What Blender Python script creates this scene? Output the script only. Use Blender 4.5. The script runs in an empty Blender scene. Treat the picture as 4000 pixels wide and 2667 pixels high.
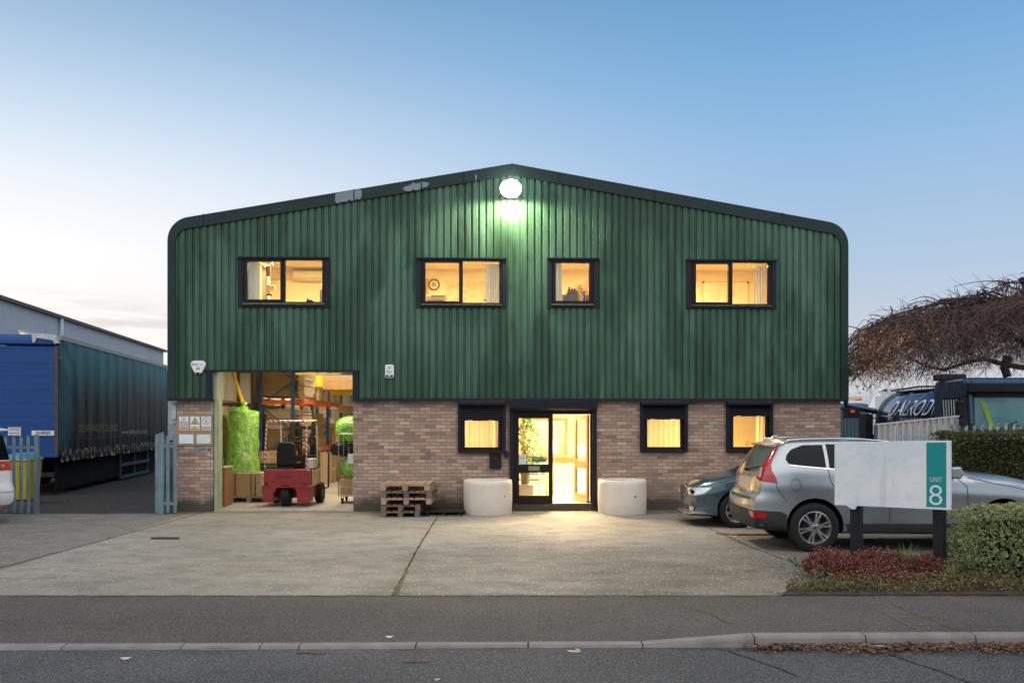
import bpy, bmesh, math, random
from mathutils import Vector, Matrix, noise
sc = bpy.context.scene
COL = sc.collection
R = math.radians
PI = math.pi
random.seed(7)

# ------------------------------------------------------------ camera
H = 1.93            # eye height
F = 3500.0          # focal length in pixels of the 4000 px wide photograph
HY = 1648.0         # horizon row
cam = bpy.data.cameras.new('camera')
camo = bpy.data.objects.new('camera', cam)
COL.objects.link(camo)
camo.location = (0, 0, H)
camo.rotation_euler = (PI / 2, 0, 0)
cam.sensor_width = 36
cam.lens = 36 * F / 4000
cam.shift_y = (HY - 1333.5) / 4000
cam.clip_start = .1
cam.clip_end = 3000
sc.camera = camo

# ------------------------------------------------------------ world: dusk sky
SUN_EL, SUN_AZ = 3.0, -58.0      # low sun behind the building, to the left
world = bpy.data.worlds.new('World')
sc.world = world
world.use_nodes = True
wn = world.node_tree
for n_ in list(wn.nodes): wn.nodes.remove(n_)
def WN(t, **k):
    n = wn.nodes.new(t)
    for a, b in k.items(): setattr(n, a, b)
    return n
def wl(a, b): wn.links.new(a, b)
wout = WN('ShaderNodeOutputWorld'); wbg = WN('ShaderNodeBackground')
wl(wbg.outputs[0], wout.inputs[0])
sky = WN('ShaderNodeTexSky', sky_type='NISHITA', sun_disc=False)
sky.sun_elevation = R(SUN_EL); sky.sun_rotation = R(SUN_AZ)
sky.ozone_density = 3; sky.dust_density = .4
wtc = WN('ShaderNodeTexCoord'); wsep = WN('ShaderNodeSeparateXYZ')
wl(wtc.outputs['Generated'], wsep.inputs[0])
def wmath(op, a, b=None, c=False):
    n = WN('ShaderNodeMath', operation=op); n.use_clamp = c
    for i, v in enumerate((a, b)):
        if v is None: continue
        if isinstance(v, (int, float)): n.inputs[i].default_value = v
        else: wl(v, n.inputs[i])
    return n.outputs[0]
def s2l(c):
    return tuple((v / 255 / 12.92 if v <= 10 else ((v / 255 + .055) / 1.055) ** 2.4) for v in c)
def wramp(src, stops):
    n = WN('ShaderNodeValToRGB'); e = n.color_ramp.elements
    while len(e) < len(stops): e.new(.5)
    for i, (p, c) in enumerate(stops):
        e[i].position = p; e[i].color = s2l(c) + (1,)
    wl(src, n.inputs[0]); return n.outputs[0]
zz = wsep.outputs[2]
cool = wramp(zz, [(0, (222, 216, 216)), (.07, (212, 216, 224)), (.16, (184, 206, 230)), (.27, (156, 194, 231)), (.36, (128, 178, 224)), (.44, (106, 160, 207)), (.8, (70, 125, 190))])
warm = wramp(zz, [(0, (255, 238, 224)), (.07, (255, 248, 242)), (.17, (254, 252, 252)), (.24, (234, 240, 248)), (.30, (204, 222, 240)), (.37, (166, 194, 222)), (.44, (134, 168, 203)), (.8, (80, 130, 190))])
# how far the view direction turns towards the afterglow on the left
glow = wmath('ADD', wmath('MULTIPLY', wsep.outputs[0], -.92), wmath('MULTIPLY', wsep.outputs[1], .39))
gf = WN('ShaderNodeMapRange', interpolation_type='SMOOTHSTEP')
wl(glow, gf.inputs[0]); gf.inputs[1].default_value = .05; gf.inputs[2].default_value = .86
mx = WN('ShaderNodeMixRGB'); wl(gf.outputs[0], mx.inputs[0]); wl(cool, mx.inputs[1])
wb = WN('ShaderNodeMixRGB', blend_type='MULTIPLY'); wb.inputs[0].default_value = 1; wl(warm, wb.inputs[1]); wb.inputs[2].default_value = (1.10, 1.09, 1.08, 1); wl(wb.outputs[0], mx.inputs[2])
# thin cloud bars low on the left
cmap = WN('ShaderNodeMapping'); cmap.inputs['Scale'].default_value = (5, 5, 48)
wl(wtc.outputs['Generated'], cmap.inputs[0])
cn = WN('ShaderNodeTexNoise'); cn.inputs['Scale'].default_value = 1; cn.inputs['Detail'].default_value = 7; cn.inputs['Roughness'].default_value = .6
wl(cmap.outputs[0], cn.inputs['Vector'])
cr = WN('ShaderNodeMapRange', interpolation_type='SMOOTHSTEP'); wl(cn.outputs[0], cr.inputs[0]); cr.inputs[1].default_value = .52; cr.inputs[2].default_value = .66
band = wmath('MULTIPLY', wmath('SUBTRACT', 1.0, wmath('ABSOLUTE', wmath('MULTIPLY', wmath('SUBTRACT', zz, .088), 19.0)), True), cr.outputs[0], True)
cf = wmath('MULTIPLY', wmath('MULTIPLY', band, gf.outputs[0]), .5)
mc = WN('ShaderNodeMixRGB'); wl(cf, mc.inputs[0]); wl(mx.outputs[0], mc.inputs[1]); mc.inputs[2].default_value = s2l((188, 178, 182)) + (1,)
# blend with the physical sky
ms = WN('ShaderNodeMixRGB', blend_type='MIX'); ms.inputs[0].default_value = .04
wl(mc.outputs[0], ms.inputs[1])
sk = WN('ShaderNodeMixRGB', blend_type='MULTIPLY'); sk.inputs[0].default_value = 1; wl(sky.outputs[0], sk.inputs[1]); sk.inputs[2].default_value = (.12, .12, .12, 1)
wl(sk.outputs[0], ms.inputs[2])
# unseen sky behind the photographer, brightened as added soft fill for the front
bf = WN('ShaderNodeMapRange', interpolation_type='SMOOTHSTEP'); wl(wmath('SUBTRACT', wmath('MULTIPLY', zz, .5), wsep.outputs[1]), bf.inputs[0])
bf.inputs[1].default_value = -.05; bf.inputs[2].default_value = .75
up = WN('ShaderNodeMapRange', interpolation_type='SMOOTHSTEP'); wl(zz, up.inputs[0]); up.inputs[1].default_value = .05; up.inputs[2].default_value = .55
mb_ = WN('ShaderNodeMixRGB'); wl(wmath('MULTIPLY', bf.outputs[0], up.outputs[0]), mb_.inputs[0]); wl(ms.outputs[0], mb_.inputs[1]); mb_.inputs[2].default_value = (1.85, 1.78, 1.72, 1)
wl(mb_.outputs[0], wbg.inputs[0])
wbg.inputs[1].default_value = .66
# sun lamp (already at the horizon, weak and soft)
sl = bpy.data.lights.new('sun', 'SUN'); sl.energy = .5; sl.angle = R(10); sl.color = (1, .78, .6)
slo = bpy.data.objects.new('sun', sl); COL.objects.link(slo)
d_ = Vector((math.sin(R(SUN_AZ)) * math.cos(R(SUN_EL)), math.cos(R(SUN_AZ)) * math.cos(R(SUN_EL)), math.sin(R(SUN_EL))))
slo.rotation_euler = d_.to_track_quat('Z', 'Y').to_euler()
vs = sc.view_settings
sc.display_settings.display_device = 'sRGB'
vs.view_transform = 'Standard'; vs.look = 'None'; vs.gamma = 1; vs.exposure = .6
sc.cycles.max_bounces = 6; sc.cycles.diffuse_bounces = 3; sc.cycles.transparent_max_bounces = 12
sc.cycles.use_denoising = True
try: sc.cycles.sample_clamp_indirect = 6
except Exception: pass

# ------------------------------------------------------------ mesh builder
class MB:
    def __init__(s): s.v = []; s.f = []; s.mi = []; s.m = 0
    def add(s, vs_, fs):
        o = len(s.v); s.v += [tuple(p) for p in vs_]
        for f in fs: s.f.append(tuple(i + o for i in f)); s.mi.append(s.m)
        return s
    def quad(s, a, b, c, d): return s.add([a, b, c, d], [(0, 1, 2, 3)])
    def box(s, x0, x1, y0, y1, z0, z1, M=None):
        p = [(x, y, z) for z in (z0, z1) for y in (y0, y1) for x in (x0, x1)]
        if M is not None: p = [M @ Vector(q) for q in p]
        return s.add(p, [(0, 2, 3, 1), (4, 5, 7, 6), (0, 1, 5, 4), (2, 6, 7, 3), (0, 4, 6, 2), (1, 3, 7, 5)])
    def cbox(s, c, d, M=None):
        return s.box(c[0] - d[0] / 2, c[0] + d[0] / 2, c[1] - d[1] / 2, c[1] + d[1] / 2, c[2] - d[2] / 2, c[2] + d[2] / 2, M)
    def beam(s, a, b, w, h, up=(0, 0, 1)):
        a = Vector(a); b = Vector(b); z = (b - a); L = z.length; z.normalize()
        x = z.cross(Vector(up))
        if x.length < 1e-4: x = z.cross(Vector((0, 1, 0)))
        x.normalize(); y = x.cross(z)
        M = Matrix((x, y, z)).transposed().to_4x4(); M.translation = a
        return s.box(-w / 2, w / 2, -h / 2, h / 2, 0, L, M)
    def tube(s, pts, r, n=8, cap=True, closed=False):
        pts = [Vector(p) for p in pts]; k = len(pts)
        rs = [r] * k if isinstance(r, (int, float)) else r
        rings = []; px = None
        for i, p in enumerate(pts):
            if closed: t = pts[(i + 1) % k] - pts[i - 1]
            else: t = pts[min(i + 1, k - 1)] - pts[max(i - 1, 0)]
            t.normalize()
            if px is None:
                px = t.cross(Vector((0, 0, 1)))
                if px.length < .05: px = t.cross(Vector((0, 1, 0)))
            px = px - t * px.dot(t); px.normalize(); py = t.cross(px)
            rings.append([p + (px * math.cos(2 * PI * j / n) + py * math.sin(2 * PI * j / n)) * rs[i] for j in range(n)])
        vs_ = [q for g in rings for q in g]; fs = []
        m = k if closed else k - 1
        for i in range(m):
            a = i * n; b = ((i + 1) % k) * n
            for j in range(n):
                fs.append((a + j, a + (j + 1) % n, b + (j + 1) % n, b + j))
        if cap and not closed:
            fs.append(tuple(range(n - 1, -1, -1))); fs.append(tuple(range((k - 1) * n, k * n)))
        return s.add(vs_, fs)
    def lathe(s, prof, M=None, n=32, cap=False):
        # profile of (radius, z) turned about z
        vs_ = []; fs = []
        for (r, z) in prof:
            for j in range(n):
                q = Vector((r * math.cos(2 * PI * j / n), r * math.sin(2 * PI * j / n), z))
                vs_.append(M @ q if M is not None else q)
        for i in range(len(prof) - 1):
            for j in range(n):
                a = i * n; b = a + n
                fs.append((a + j, a + (j + 1) % n, b + (j + 1) % n, b + j))
        if cap:
            fs.append(tuple(range(n - 1, -1, -1))); k = (len(prof) - 1) * n; fs.append(tuple(range(k, k + n)))
        return s.add(vs_, fs)
    def prism(s, poly, axis, a, b, M=None):
        # 2D polygon extruded along an axis ('x': poly=(y,z), 'y': poly=(x,z), 'z': poly=(x,y))
        def P(p, t):
            q = {'x': (t, p[0], p[1]), 'y': (p[0], t, p[1]), 'z': (p[0], p[1], t)}[axis]
            return M @ Vector(q) if M is not None else q
        n = len(poly); vs_ = [P(p, a) for p in poly] + [P(p, b) for p in poly]
        fs = [tuple(range(n)), tuple(range(2 * n - 1, n - 1, -1))]
        for i in range(n): fs.append((i, i + n, (i + 1) % n + n, (i + 1) % n))
        return s.add(vs_, fs)
    def build(s, name, mats, parent=None, smooth=False, bevel=0, M=None, autos=None, fix=True):
        me = bpy.data.meshes.new(name); me.from_pydata(s.v, [], s.f)
        mats = mats if isinstance(mats, (list, tuple)) else [mats]
        for m in mats: me.materials.append(m)
        if len(mats) > 1: me.polygons.foreach_set('material_index', s.mi)
        if fix:
            bm = bmesh.new(); bm.from_mesh(me); bmesh.ops.recalc_face_normals(bm, faces=bm.faces); bm.to_mesh(me); bm.free()
        if smooth or autos:
            me.polygons.foreach_set('use_smooth', [True] * len(me.polygons))
            if autos:
                try: me.set_sharp_from_angle(angle=R(autos))
                except Exception: pass
        me.update()
        o = bpy.data.objects.new(name, me); COL.objects.link(o)
        if parent is not None: o.parent = parent
        if M is not None: o.matrix_local = M
        if bevel:
            b = o.modifiers.new('bevel', 'BEVEL'); b.width = bevel; b.segments = 2; b.limit_method = 'ANGLE'; b.angle_limit = R(35)
        return o

def tag(o, label=None, cat=None, group=None, kind=None):
    if label: o['label'] = label
    if cat: o['category'] = cat
    if group: o['group'] = group
    if kind: o['kind'] = kind
    return o
def thing(name, label, cat, M=None, group=None):
    o = bpy.data.objects.new(name, None); COL.objects.link(o); o.empty_display_size = .2
    if M is not None: o.matrix_world = M
    return tag(o, label, cat, group)
def copy_tree(o, parent=None):
    c = o.copy(); COL.objects.link(c)
    if parent is not None: c.parent = parent
    for ch in list(o.children): copy_tree(ch, c)
    return c
def T(x, y, z, rz=0, rx=0, ry=0):
    return Matrix.Translation((x, y, z)) @ Matrix.Rotation(rz, 4, 'Z') @ Matrix.Rotation(ry, 4, 'Y') @ Matrix.Rotation(rx, 4, 'X')

# ------------------------------------------------------------ facade frame: the front is turned 1.9 degrees
FA = R(1.9); FY = 19.49
MF = Matrix.Translation((0, FY, 0)) @ Matrix.Rotation(FA, 4, 'Z')
def FP(px, py, w=0.0):
    """pixel of the photo -> (u, z) on the plane w metres behind the brick face"""
    k = (px - 2000) / F; c, s_ = math.cos(FA), math.sin(FA)
    u = (k * (FY + w * c) + w * s_) / (c - k * s_)
    Y = FY + u * s_ + w * c
    return u, H - (py - HY) / F * Y
def FU(px, w=0.0): return FP(px, HY, w)[0]
def FZ(py, w=0.0, px=2000): return FP(px, py, w)[1]
def WP(px, py, Y): return ((px - 2000) / F * Y, Y, H - (py - HY) / F * Y)
# ------------------------------------------------------------ materials
class NT:
    def __init__(s, name):
        s.m = bpy.data.materials.new(name); s.m.use_nodes = True; s.t = s.m.node_tree
        s.b = s.t.nodes['Principled BSDF']; s.o = s.t.nodes['Material Output']
        s.tc = s.n('ShaderNodeTexCoord')
    def n(s, t, **k):
        x = s.t.nodes.new(t)
        for a, b in k.items(): setattr(x, a, b)
        return x
    def l(s, a, b): s.t.links.new(a, b)
    def map(s, sc_=(1, 1, 1), src='Object', loc=(0, 0, 0)):
        m = s.n('ShaderNodeMapping'); m.inputs['Scale'].default_value = sc_; m.inputs['Location'].default_value = loc
        s.l(s.tc.outputs[src], m.inputs[0]); return m.outputs[0]
    def noise(s, scale, vec=None, detail=4, rough=.5, dist=0):
        x = s.n('ShaderNodeTexNoise'); x.inputs['Scale'].default_value = scale; x.inputs['Detail'].default_value = detail
        x.inputs['Roughness'].default_value = rough; x.inputs['Distortion'].default_value = dist
        s.l(vec if vec is not None else s.tc.outputs['Object'], x.inputs['Vector']); return x.outputs[0]
    def voro(s, scale, vec=None, out='Color', feature='F1', rnd=1):
        x = s.n('ShaderNodeTexVoronoi', feature=feature); x.inputs['Scale'].default_value = scale
        x.inputs['Randomness'].default_value = rnd
        s.l(vec if vec is not None else s.tc.outputs['Object'], x.inputs['Vector']); return x.outputs[out]
    def rng(s, src, a, b, c=0, d=1, smooth=False):
        x = s.n('ShaderNodeMapRange'); s.l(src, x.inputs[0])
        if smooth: x.interpolation_type = 'SMOOTHSTEP'
        for i, v in enumerate((a, b, c, d)): x.inputs[i + 1].default_value = v
        return x.outputs[0]
    def math(s, op, a, b=0, clamp=False):
        x = s.n('ShaderNodeMath', operation=op); x.use_clamp = clamp
        for i, v in enumerate((a, b)):
            if isinstance(v, (int, float)): x.inputs[i].default_value = v
            else: s.l(v, x.inputs[i])
        return x.outputs[0]
    def mix(s, f, a, b, mode='MIX'):
        x = s.n('ShaderNodeMixRGB', blend_type=mode)
        for i, v in enumerate((f, a, b)):
            if isinstance(v, (int, float)): x.inputs[i].default_value = v if i == 0 else (v, v, v, 1)
            elif isinstance(v, tuple): x.inputs[i].default_value = v if len(v) == 4 else v + (1,)
            else: s.l(v, x.inputs[i])
        return x.outputs[0]
    def ramp(s, src, stops, interp='LINEAR'):
        x = s.n('ShaderNodeValToRGB'); e = x.color_ramp.elements; x.color_ramp.interpolation = interp
        while len(e) < len(stops): e.new(.5)
        for i, (p, c) in enumerate(stops): e[i].position = p; e[i].color = c + (1,)
        s.l(src, x.inputs[0]); return x.outputs[0]
    def sep(s, vec=None):
        x = s.n('ShaderNodeSeparateXYZ'); s.l(vec if vec is not None else s.tc.outputs['Object'], x.inputs[0]); return x.outputs
    def comb(s, a, b, c):
        x = s.n('ShaderNodeCombineXYZ')
        for i, v in enumerate((a, b, c)):
            if isinstance(v, (int, float)): x.inputs[i].default_value = v
            else: s.l(v, x.inputs[i])
        return x.outputs[0]
    def bump(s, h, strength=.3, dist=.01, prev=None):
        x = s.n('ShaderNodeBump'); x.inputs['Strength'].default_value = strength; x.inputs['Distance'].default_value = dist
        s.l(h, x.inputs['Height'])
        if prev is not None: s.l(prev, x.inputs['Normal'])
        return x.outputs[0]
    def base(s, c): s.set('Base Color', c)
    def set(s, k, v):
        if isinstance(v, (int, float)): s.b.inputs[k].default_value = v
        elif isinstance(v, tuple): s.b.inputs[k].default_value = v if len(v) == 4 else v + (1,)
        else: s.l(v, s.b.inputs[k])
MC = {}
def mat(name, col, rough=.6, metal=0, var=.15, vs_=4, bump=.1, bs=50, coat=0, stretch=(1, 1, 1), dirt=0, dcol=(.05, .045, .04), bd=.004, spec=None):
    if name in MC: return MC[name]
    t = NT(name); v = t.map(stretch)
    n1 = t.noise(vs_, v, 5, .55)
    lo = tuple(c * (1 - var) for c in col); hi = tuple(min(1, c * (1 + var)) for c in col)
    c = t.mix(t.rng(n1, .3, .7), lo, hi)
    n2 = t.noise(bs, v, 4, .6)
    c = t.mix(t.rng(n2, .35, .65, 0, .35), c, tuple(x * .8 for x in col))
    if dirt:
        n3 = t.noise(vs_ * .7, t.map(stretch, loc=(5, 3, 1)), 8, .7)
        c = t.mix(t.rng(n3, .5, .72, 0, dirt, True), c, dcol)
    t.base(c); t.set('Metallic', metal)
    t.set('Roughness', t.rng(n1, .3, .7, max(0, rough - .08), min(1, rough + .08)))
    t.set('Specular IOR Level', spec if spec is not None else (.22 if max(col) < .05 else .4))
    if coat: t.set('Coat Weight', coat); t.set('Coat Roughness', .06)
    if bump: t.set('Normal', t.bump(n2, bump, bd))
    MC[name] = t.m; return t.m
def emis(name, col, st):
    if name in MC: return MC[name]
    t = NT(name); t.base(col); t.set('Emission Color', col); t.set('Emission Strength', st); MC[name] = t.m; return t.m
def glassmat(name, tint=(1, 1, 1), refl=1.0, dark=0.0, rough=0.0):
    if name in MC: return MC[name]
    t = NT(name); tr = t.n('ShaderNodeBsdfTransparent'); tr.inputs[0].default_value = tint + (1,)
    gl = t.n('ShaderNodeBsdfGlossy'); gl.inputs['Roughness'].default_value = rough
    wob = t.bump(t.noise(1.6, None, 2), .06, .02); t.l(wob, gl.inputs['Normal'])
    fr = t.n('ShaderNodeFresnel'); fr.inputs[0].default_value = 1.5
    mx_ = t.n('ShaderNodeMixShader'); t.l(t.math('MULTIPLY', fr.outputs[0], refl, True), mx_.inputs[0]); t.l(tr.outputs[0], mx_.inputs[1]); t.l(gl.outputs[0], mx_.inputs[2])
    t.l(mx_.outputs[0], t.o.inputs[0]); MC[name] = t.m; return t.m
def thinmat(name, col, trans=.5, rough=.5, gloss=.15, var=.15, bump=0, bs=20, vs_=6):
    """thin sheet that lets some light through: diffuse + translucent + gloss"""
    if name in MC: return MC[name]
    t = NT(name); c = t.mix(t.rng(t.noise(vs_, None, 4), .3, .7), tuple(x * (1 - var) for x in col), tuple(min(1, x * (1 + var)) for x in col))
    df = t.n('ShaderNodeBsdfDiffuse'); tl = t.n('ShaderNodeBsdfTranslucent'); gl = t.n('ShaderNodeBsdfGlossy'); gl.inputs['Roughness'].default_value = rough
    t.l(c, df.inputs[0]); t.l(c, tl.inputs[0])
    if bump:
        bn = t.bump(t.noise(bs, None, 5, .6, 1.5), bump, .03)
        for x in (df, tl, gl): t.l(bn, x.inputs['Normal'])
    m1 = t.n('ShaderNodeMixShader'); m1.inputs[0].default_value = trans; t.l(df.outputs[0], m1.inputs[1]); t.l(tl.outputs[0], m1.inputs[2])
    m2 = t.n('ShaderNodeMixShader'); m2.inputs[0].default_value = gloss; t.l(m1.outputs[0], m2.inputs[1]); t.l(gl.outputs[0], m2.inputs[2])
    t.l(m2.outputs[0], t.o.inputs[0]); MC[name] = t.m; return t.m
def leafmat(name, cols, trans=.3, rough=.5, edge=None):
    """leaf colour chosen per leaf; optional pale edge by UV"""
    if name in MC: return MC[name]
    t = NT(name); g = t.n('ShaderNodeNewGeometry')
    c = t.ramp(g.outputs['Random Per Island'], [(i / max(1, len(cols) - 1), x) for i, x in enumerate(cols)], 'LINEAR')
    if edge:
        uv = t.sep(t.tc.outputs['UV'])
        d = t.math('ABSOLUTE', t.math('SUBTRACT', uv[0], .5))
        nz = t.noise(9, t.tc.outputs['UV'], 2)
        c = t.mix(t.rng(t.math('ADD', d, t.math('MULTIPLY', nz, .25)), .24, .32), c, edge)
    df = t.n('ShaderNodeBsdfDiffuse'); tl = t.n('ShaderNodeBsdfTranslucent'); gl = t.n('ShaderNodeBsdfGlossy'); gl.inputs['Roughness'].default_value = rough
    t.l(c, df.inputs[0]); t.l(c, tl.inputs[0])
    m1 = t.n('ShaderNodeMixShader'); m1.inputs[0].default_value = trans; t.l(df.outputs[0], m1.inputs[1]); t.l(tl.outputs[0], m1.inputs[2])
    m2 = t.n('ShaderNodeMixShader'); m2.inputs[0].default_value = .06; t.l(m1.outputs[0], m2.inputs[1]); t.l(gl.outputs[0], m2.inputs[2])
    t.l(m2.outputs[0], t.o.inputs[0]); MC[name] = t.m; return t.m

def m_brick():
    t = NT('brick_masonry'); p = t.sep()
    u = t.math('ADD', t.math('ADD', p[0], p[1]), 50.03); z = t.math('ADD', p[2], .004)
    row = t.math('FLOOR', t.math('DIVIDE', z, .075))
    odd = t.math('MODULO', row, 2)
    u2 = t.math('ADD', u, t.math('MULTIPLY', odd, .1125))
    ucell = t.math('DIVIDE', u2, .225)
    col = t.math('FLOOR', ucell)
    fx = t.math('MULTIPLY', t.math('SUBTRACT', ucell, col), .225)
    fz = t.math('MULTIPLY', t.math('SUBTRACT', t.math('DIVIDE', z, .075), row), .075)
    wob = t.math('MULTIPLY', t.math('SUBTRACT', t.noise(30, None, 3), .5), .006)
    dx = t.math('MINIMUM', fx, t.math('SUBTRACT', .225, fx)); dz = t.math('MINIMUM', fz, t.math('SUBTRACT', .075, fz))
    d = t.math('ADD', t.math('MINIMUM', dx, dz), wob)
    face = t.rng(d, .0045, .0085, 0, 1, True)     # 1 on brick, 0 in joint
    wnz = t.n('ShaderNodeTexWhiteNoise', noise_dimensions='2D'); t.l(t.comb(row, col, 0), wnz.inputs['Vector'])
    bc = t.ramp(wnz.outputs['Value'], [(0, (.20, .125, .10)), (.16, (.31, .20, .155)), (.35, (.40, .27, .205)), (.55, (.50, .355, .27)), (.7, (.36, .255, .21)), (.82, (.25, .20, .19)), (.92, (.60, .47, .37)), (1, (.18, .12, .11))])
    nf = t.noise(22, None, 5, .65)
    bc = t.mix(t.rng(nf, .35, .7, 0, .45), bc, (.24, .18, .155))
    nm = t.noise(1.3, None, 4)
    bc = t.mix(t.rng(nm, .4, .7, 0, .3), bc, (.46, .35, .26))
    mc_ = t.mix(t.rng(t.noise(60), .3, .7), (.17, .135, .11), (.25, .20, .165))
    c = t.mix(face, mc_, bc)
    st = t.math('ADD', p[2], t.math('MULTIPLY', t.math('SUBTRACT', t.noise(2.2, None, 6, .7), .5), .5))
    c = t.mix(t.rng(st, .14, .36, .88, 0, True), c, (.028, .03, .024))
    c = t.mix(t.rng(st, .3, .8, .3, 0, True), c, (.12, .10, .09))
    t.base(c); t.set('Roughness', .9); t.set('Specular IOR Level', .2)
    h = t.math('ADD', face, t.math('MULTIPLY', nf, .5))
    t.set('Normal', t.bump(h, .7, .006))
    return t.m
def m_cladding():
    t = NT('green_coated_steel'); p = t.sep()
    sm = t.map((1, 1, .1)); blot = t.noise(.55, t.map((1, 1, .45)), 5, .55, .3)
    strk = t.noise(9, sm, 5, .6)
    c = t.mix(t.rng(blot, .36, .64, 0, 1, True), (.042, .108, .068), (.080, .170, .128))
    c = t.mix(t.rng(strk, .35, .7, 0, .5), c, (.026, .072, .045))
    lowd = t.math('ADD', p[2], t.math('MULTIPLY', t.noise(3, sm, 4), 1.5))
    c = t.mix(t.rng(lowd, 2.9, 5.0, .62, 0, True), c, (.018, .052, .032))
    # algae and dirt, with tree shadows painted into the colour, in soft columns
    alg_shade = t.noise(.9, t.map((1.2, 1, .35), loc=(3.3, 0, 7)), 5, .6)
    c = t.mix(t.rng(alg_shade, .46, .60, 0, .8, True), c, (.017, .050, .030))
    run = t.noise(5, t.map((1, 1, .05), loc=(1, 1, 1)), 4, .6); c = t.mix(t.rng(run, .56, .68, 0, .45, True), c, (.02, .05, .032))
    pale = t.noise(7, t.map((1, 1, .06), loc=(8, 2, 1)), 4, .6); c = t.mix(t.rng(pale, .6, .72, 0, .35, True), c, (.13, .22, .17))
    sp = t.voro(26, None, 'Distance'); c = t.mix(t.rng(sp, .0, .045, .5, 0), c, (.12, .15, .12))
    t.base(c); t.set('Roughness', t.rng(blot, .3, .7, .38, .52)); t.set('Specular IOR Level', .35)
    t.set('Normal', t.bump(t.noise(4, t.map((1, 1, .5)), 3), .12, .02)); return t.m
def m_concrete():
    t = NT('yard_concrete'); p = t.sep()
    n1 = t.noise(.28, None, 5, .55, .4); n2 = t.noise(2.0, t.map((.85, 1.15, 1)), 7, .66); n3 = t.noise(40, None, 4, .6)
    c = t.mix(t.rng(n1, .35, .65), (.205, .186, .158), (.285, .263, .228))
    c = t.mix(t.rng(n2, .42, .66, 0, .7, True), c, (.145, .132, .114))
    oil = t.noise(.9, t.map((1, 1, 1), loc=(4, 4, 0)), 6, .7); c = t.mix(t.rng(oil, .57, .68, 0, .55, True), c, (.085, .078, .068))
    c = t.mix(t.rng(n3, .3, .7, 0, .5), c, (.175, .163, .145))
    # worn patches where the aggregate shows, near the street
    wn_ = t.noise(.5, t.map((.5, 1, 1), loc=(9, 2, 0)), 4)
    nr = t.math('MULTIPLY', t.math('MULTIPLY', t.rng(p[1], 14.5, 12.2), t.rng(p[0], -2.2, -.8, .25, 1, True)), t.rng(wn_, .38, .56, .35, 1, True), True)
    dk = t.rng(t.voro(55, t.map((.6, 1, 1)), 'Distance'), .2, .5)
    c = t.mix(t.math('MULTIPLY', t.math('MULTIPLY', nr, dk), .92), c, (.062, .053, .045))
    c = t.mix(t.rng(t.math('ADD', p[0], t.math('MULTIPLY', p[1], .02)), -6.44, -6.40, .42, 0), c, (.06, .055, .048))
    sp = t.sep(t.voro(26)); dd = t.voro(26, None, 'Distance')
    chip = t.math('MULTIPLY', t.rng(sp[0], .80, .82), t.rng(dd, .32, .2))
    c = t.mix(t.math('MULTIPLY', chip, .85), c, (.60, .57, .50))
    sp2 = t.sep(t.voro(60)); dd2 = t.voro(60, None, 'Distance')
    chip2 = t.math('MULTIPLY', t.rng(sp2[0], .72, .75), t.rng(dd2, .34, .2))
    c = t.mix(t.math('MULTIPLY', chip2, .45), c, (.42, .39, .35))
    st = t.math('MULTIPLY', t.rng(sp[1], .93, .95), t.rng(dd, .3, .16)); c = t.mix(t.math('MULTIPLY', st, .7), c, (.06, .05, .04))
    # damp algae close to the building
    ay = t.math('ADD', p[1], t.math('MULTIPLY', t.noise(1.5, None, 5), 1.1))
    c = t.mix(t.rng(ay, 19.0, 19.9, 0, .6, True), c, (.06, .065, .035))
    t.base(c); t.set('Roughness', t.rng(n2, .3, .7, .62, .88)); t.set('Specular IOR Level', .3)
    hh = t.math('ADD', t.math('MULTIPLY', n3, .5), t.math('ADD', t.math('MULTIPLY', chip, .4), t.math('MULTIPLY', n2, .8)))
    t.set('Normal', t.bump(hh, .45, .01)); return t.m
def m_tarmac(name, lo, hi, scale, chipc, chipf, bump, rough=.85):
    t = NT(name); n1 = t.noise(.5, None, 5, .6); n2 = t.noise(3, t.map((.8, 1.2, 1)), 6, .65)
    c = t.mix(t.rng(n1, .38, .62), tuple(x * .85 for x in lo), hi); big = t.noise(.35, t.map((.6, 2.5, 1), loc=(2, 5, 0)), 6, .65); c = t.mix(t.rng(big, .48, .62, 0, .5, True), c, tuple(x * .62 for x in lo))
    spot = t.noise(2.1, t.map((1, 1, 1), loc=(7, 1, 0)), 3); c = t.mix(t.rng(spot, .64, .70, 0, .55, True), c, tuple(x * .5 for x in lo))
    c = t.mix(t.rng(n2, .45, .7, 0, .4), c, tuple(x * .7 for x in lo))
    v = t.voro(scale); vd = t.voro(scale, None, 'Distance'); s = t.sep(v)
    c = t.mix(t.math('MULTIPLY', t.rng(vd, .55, .25), t.rng(s[1], 0, 1, .1, .65)), c, tuple(x * 1.9 for x in hi))
    c = t.mix(t.math('MULTIPLY', t.rng(vd, .35, .6), .8), c, tuple(x * .4 for x in lo))
    c = t.mix(t.math('MULTIPLY', t.math('MULTIPLY', t.rng(s[0], chipf, chipf + .03), t.rng(vd, .4, .25)), .8), c, chipc)
    t.base(c); t.set('Roughness', rough); t.set('Specular IOR Level', .35)
    t.set('Normal', t.bump(t.math('ADD', t.rng(vd, .6, .1), t.noise(120)), bump, .006)); return t.m
def m_gravel():
    t = NT('dark_gravel'); s = t.sep(t.voro(22)); vd = t.voro(22, None, 'Distance')
    c = t.ramp(s[0], [(0, (.015, .013, .010)), (.6, (.045, .037, .029)), (1, (.12, .105, .085))])
    c = t.mix(t.rng(vd, .3, .6), c, (.015, .013, .01)); t.base(c); t.set('Roughness', .9)
    t.set('Normal', t.bump(t.rng(vd, .6, 0), 1, .02)); return t.m
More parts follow.
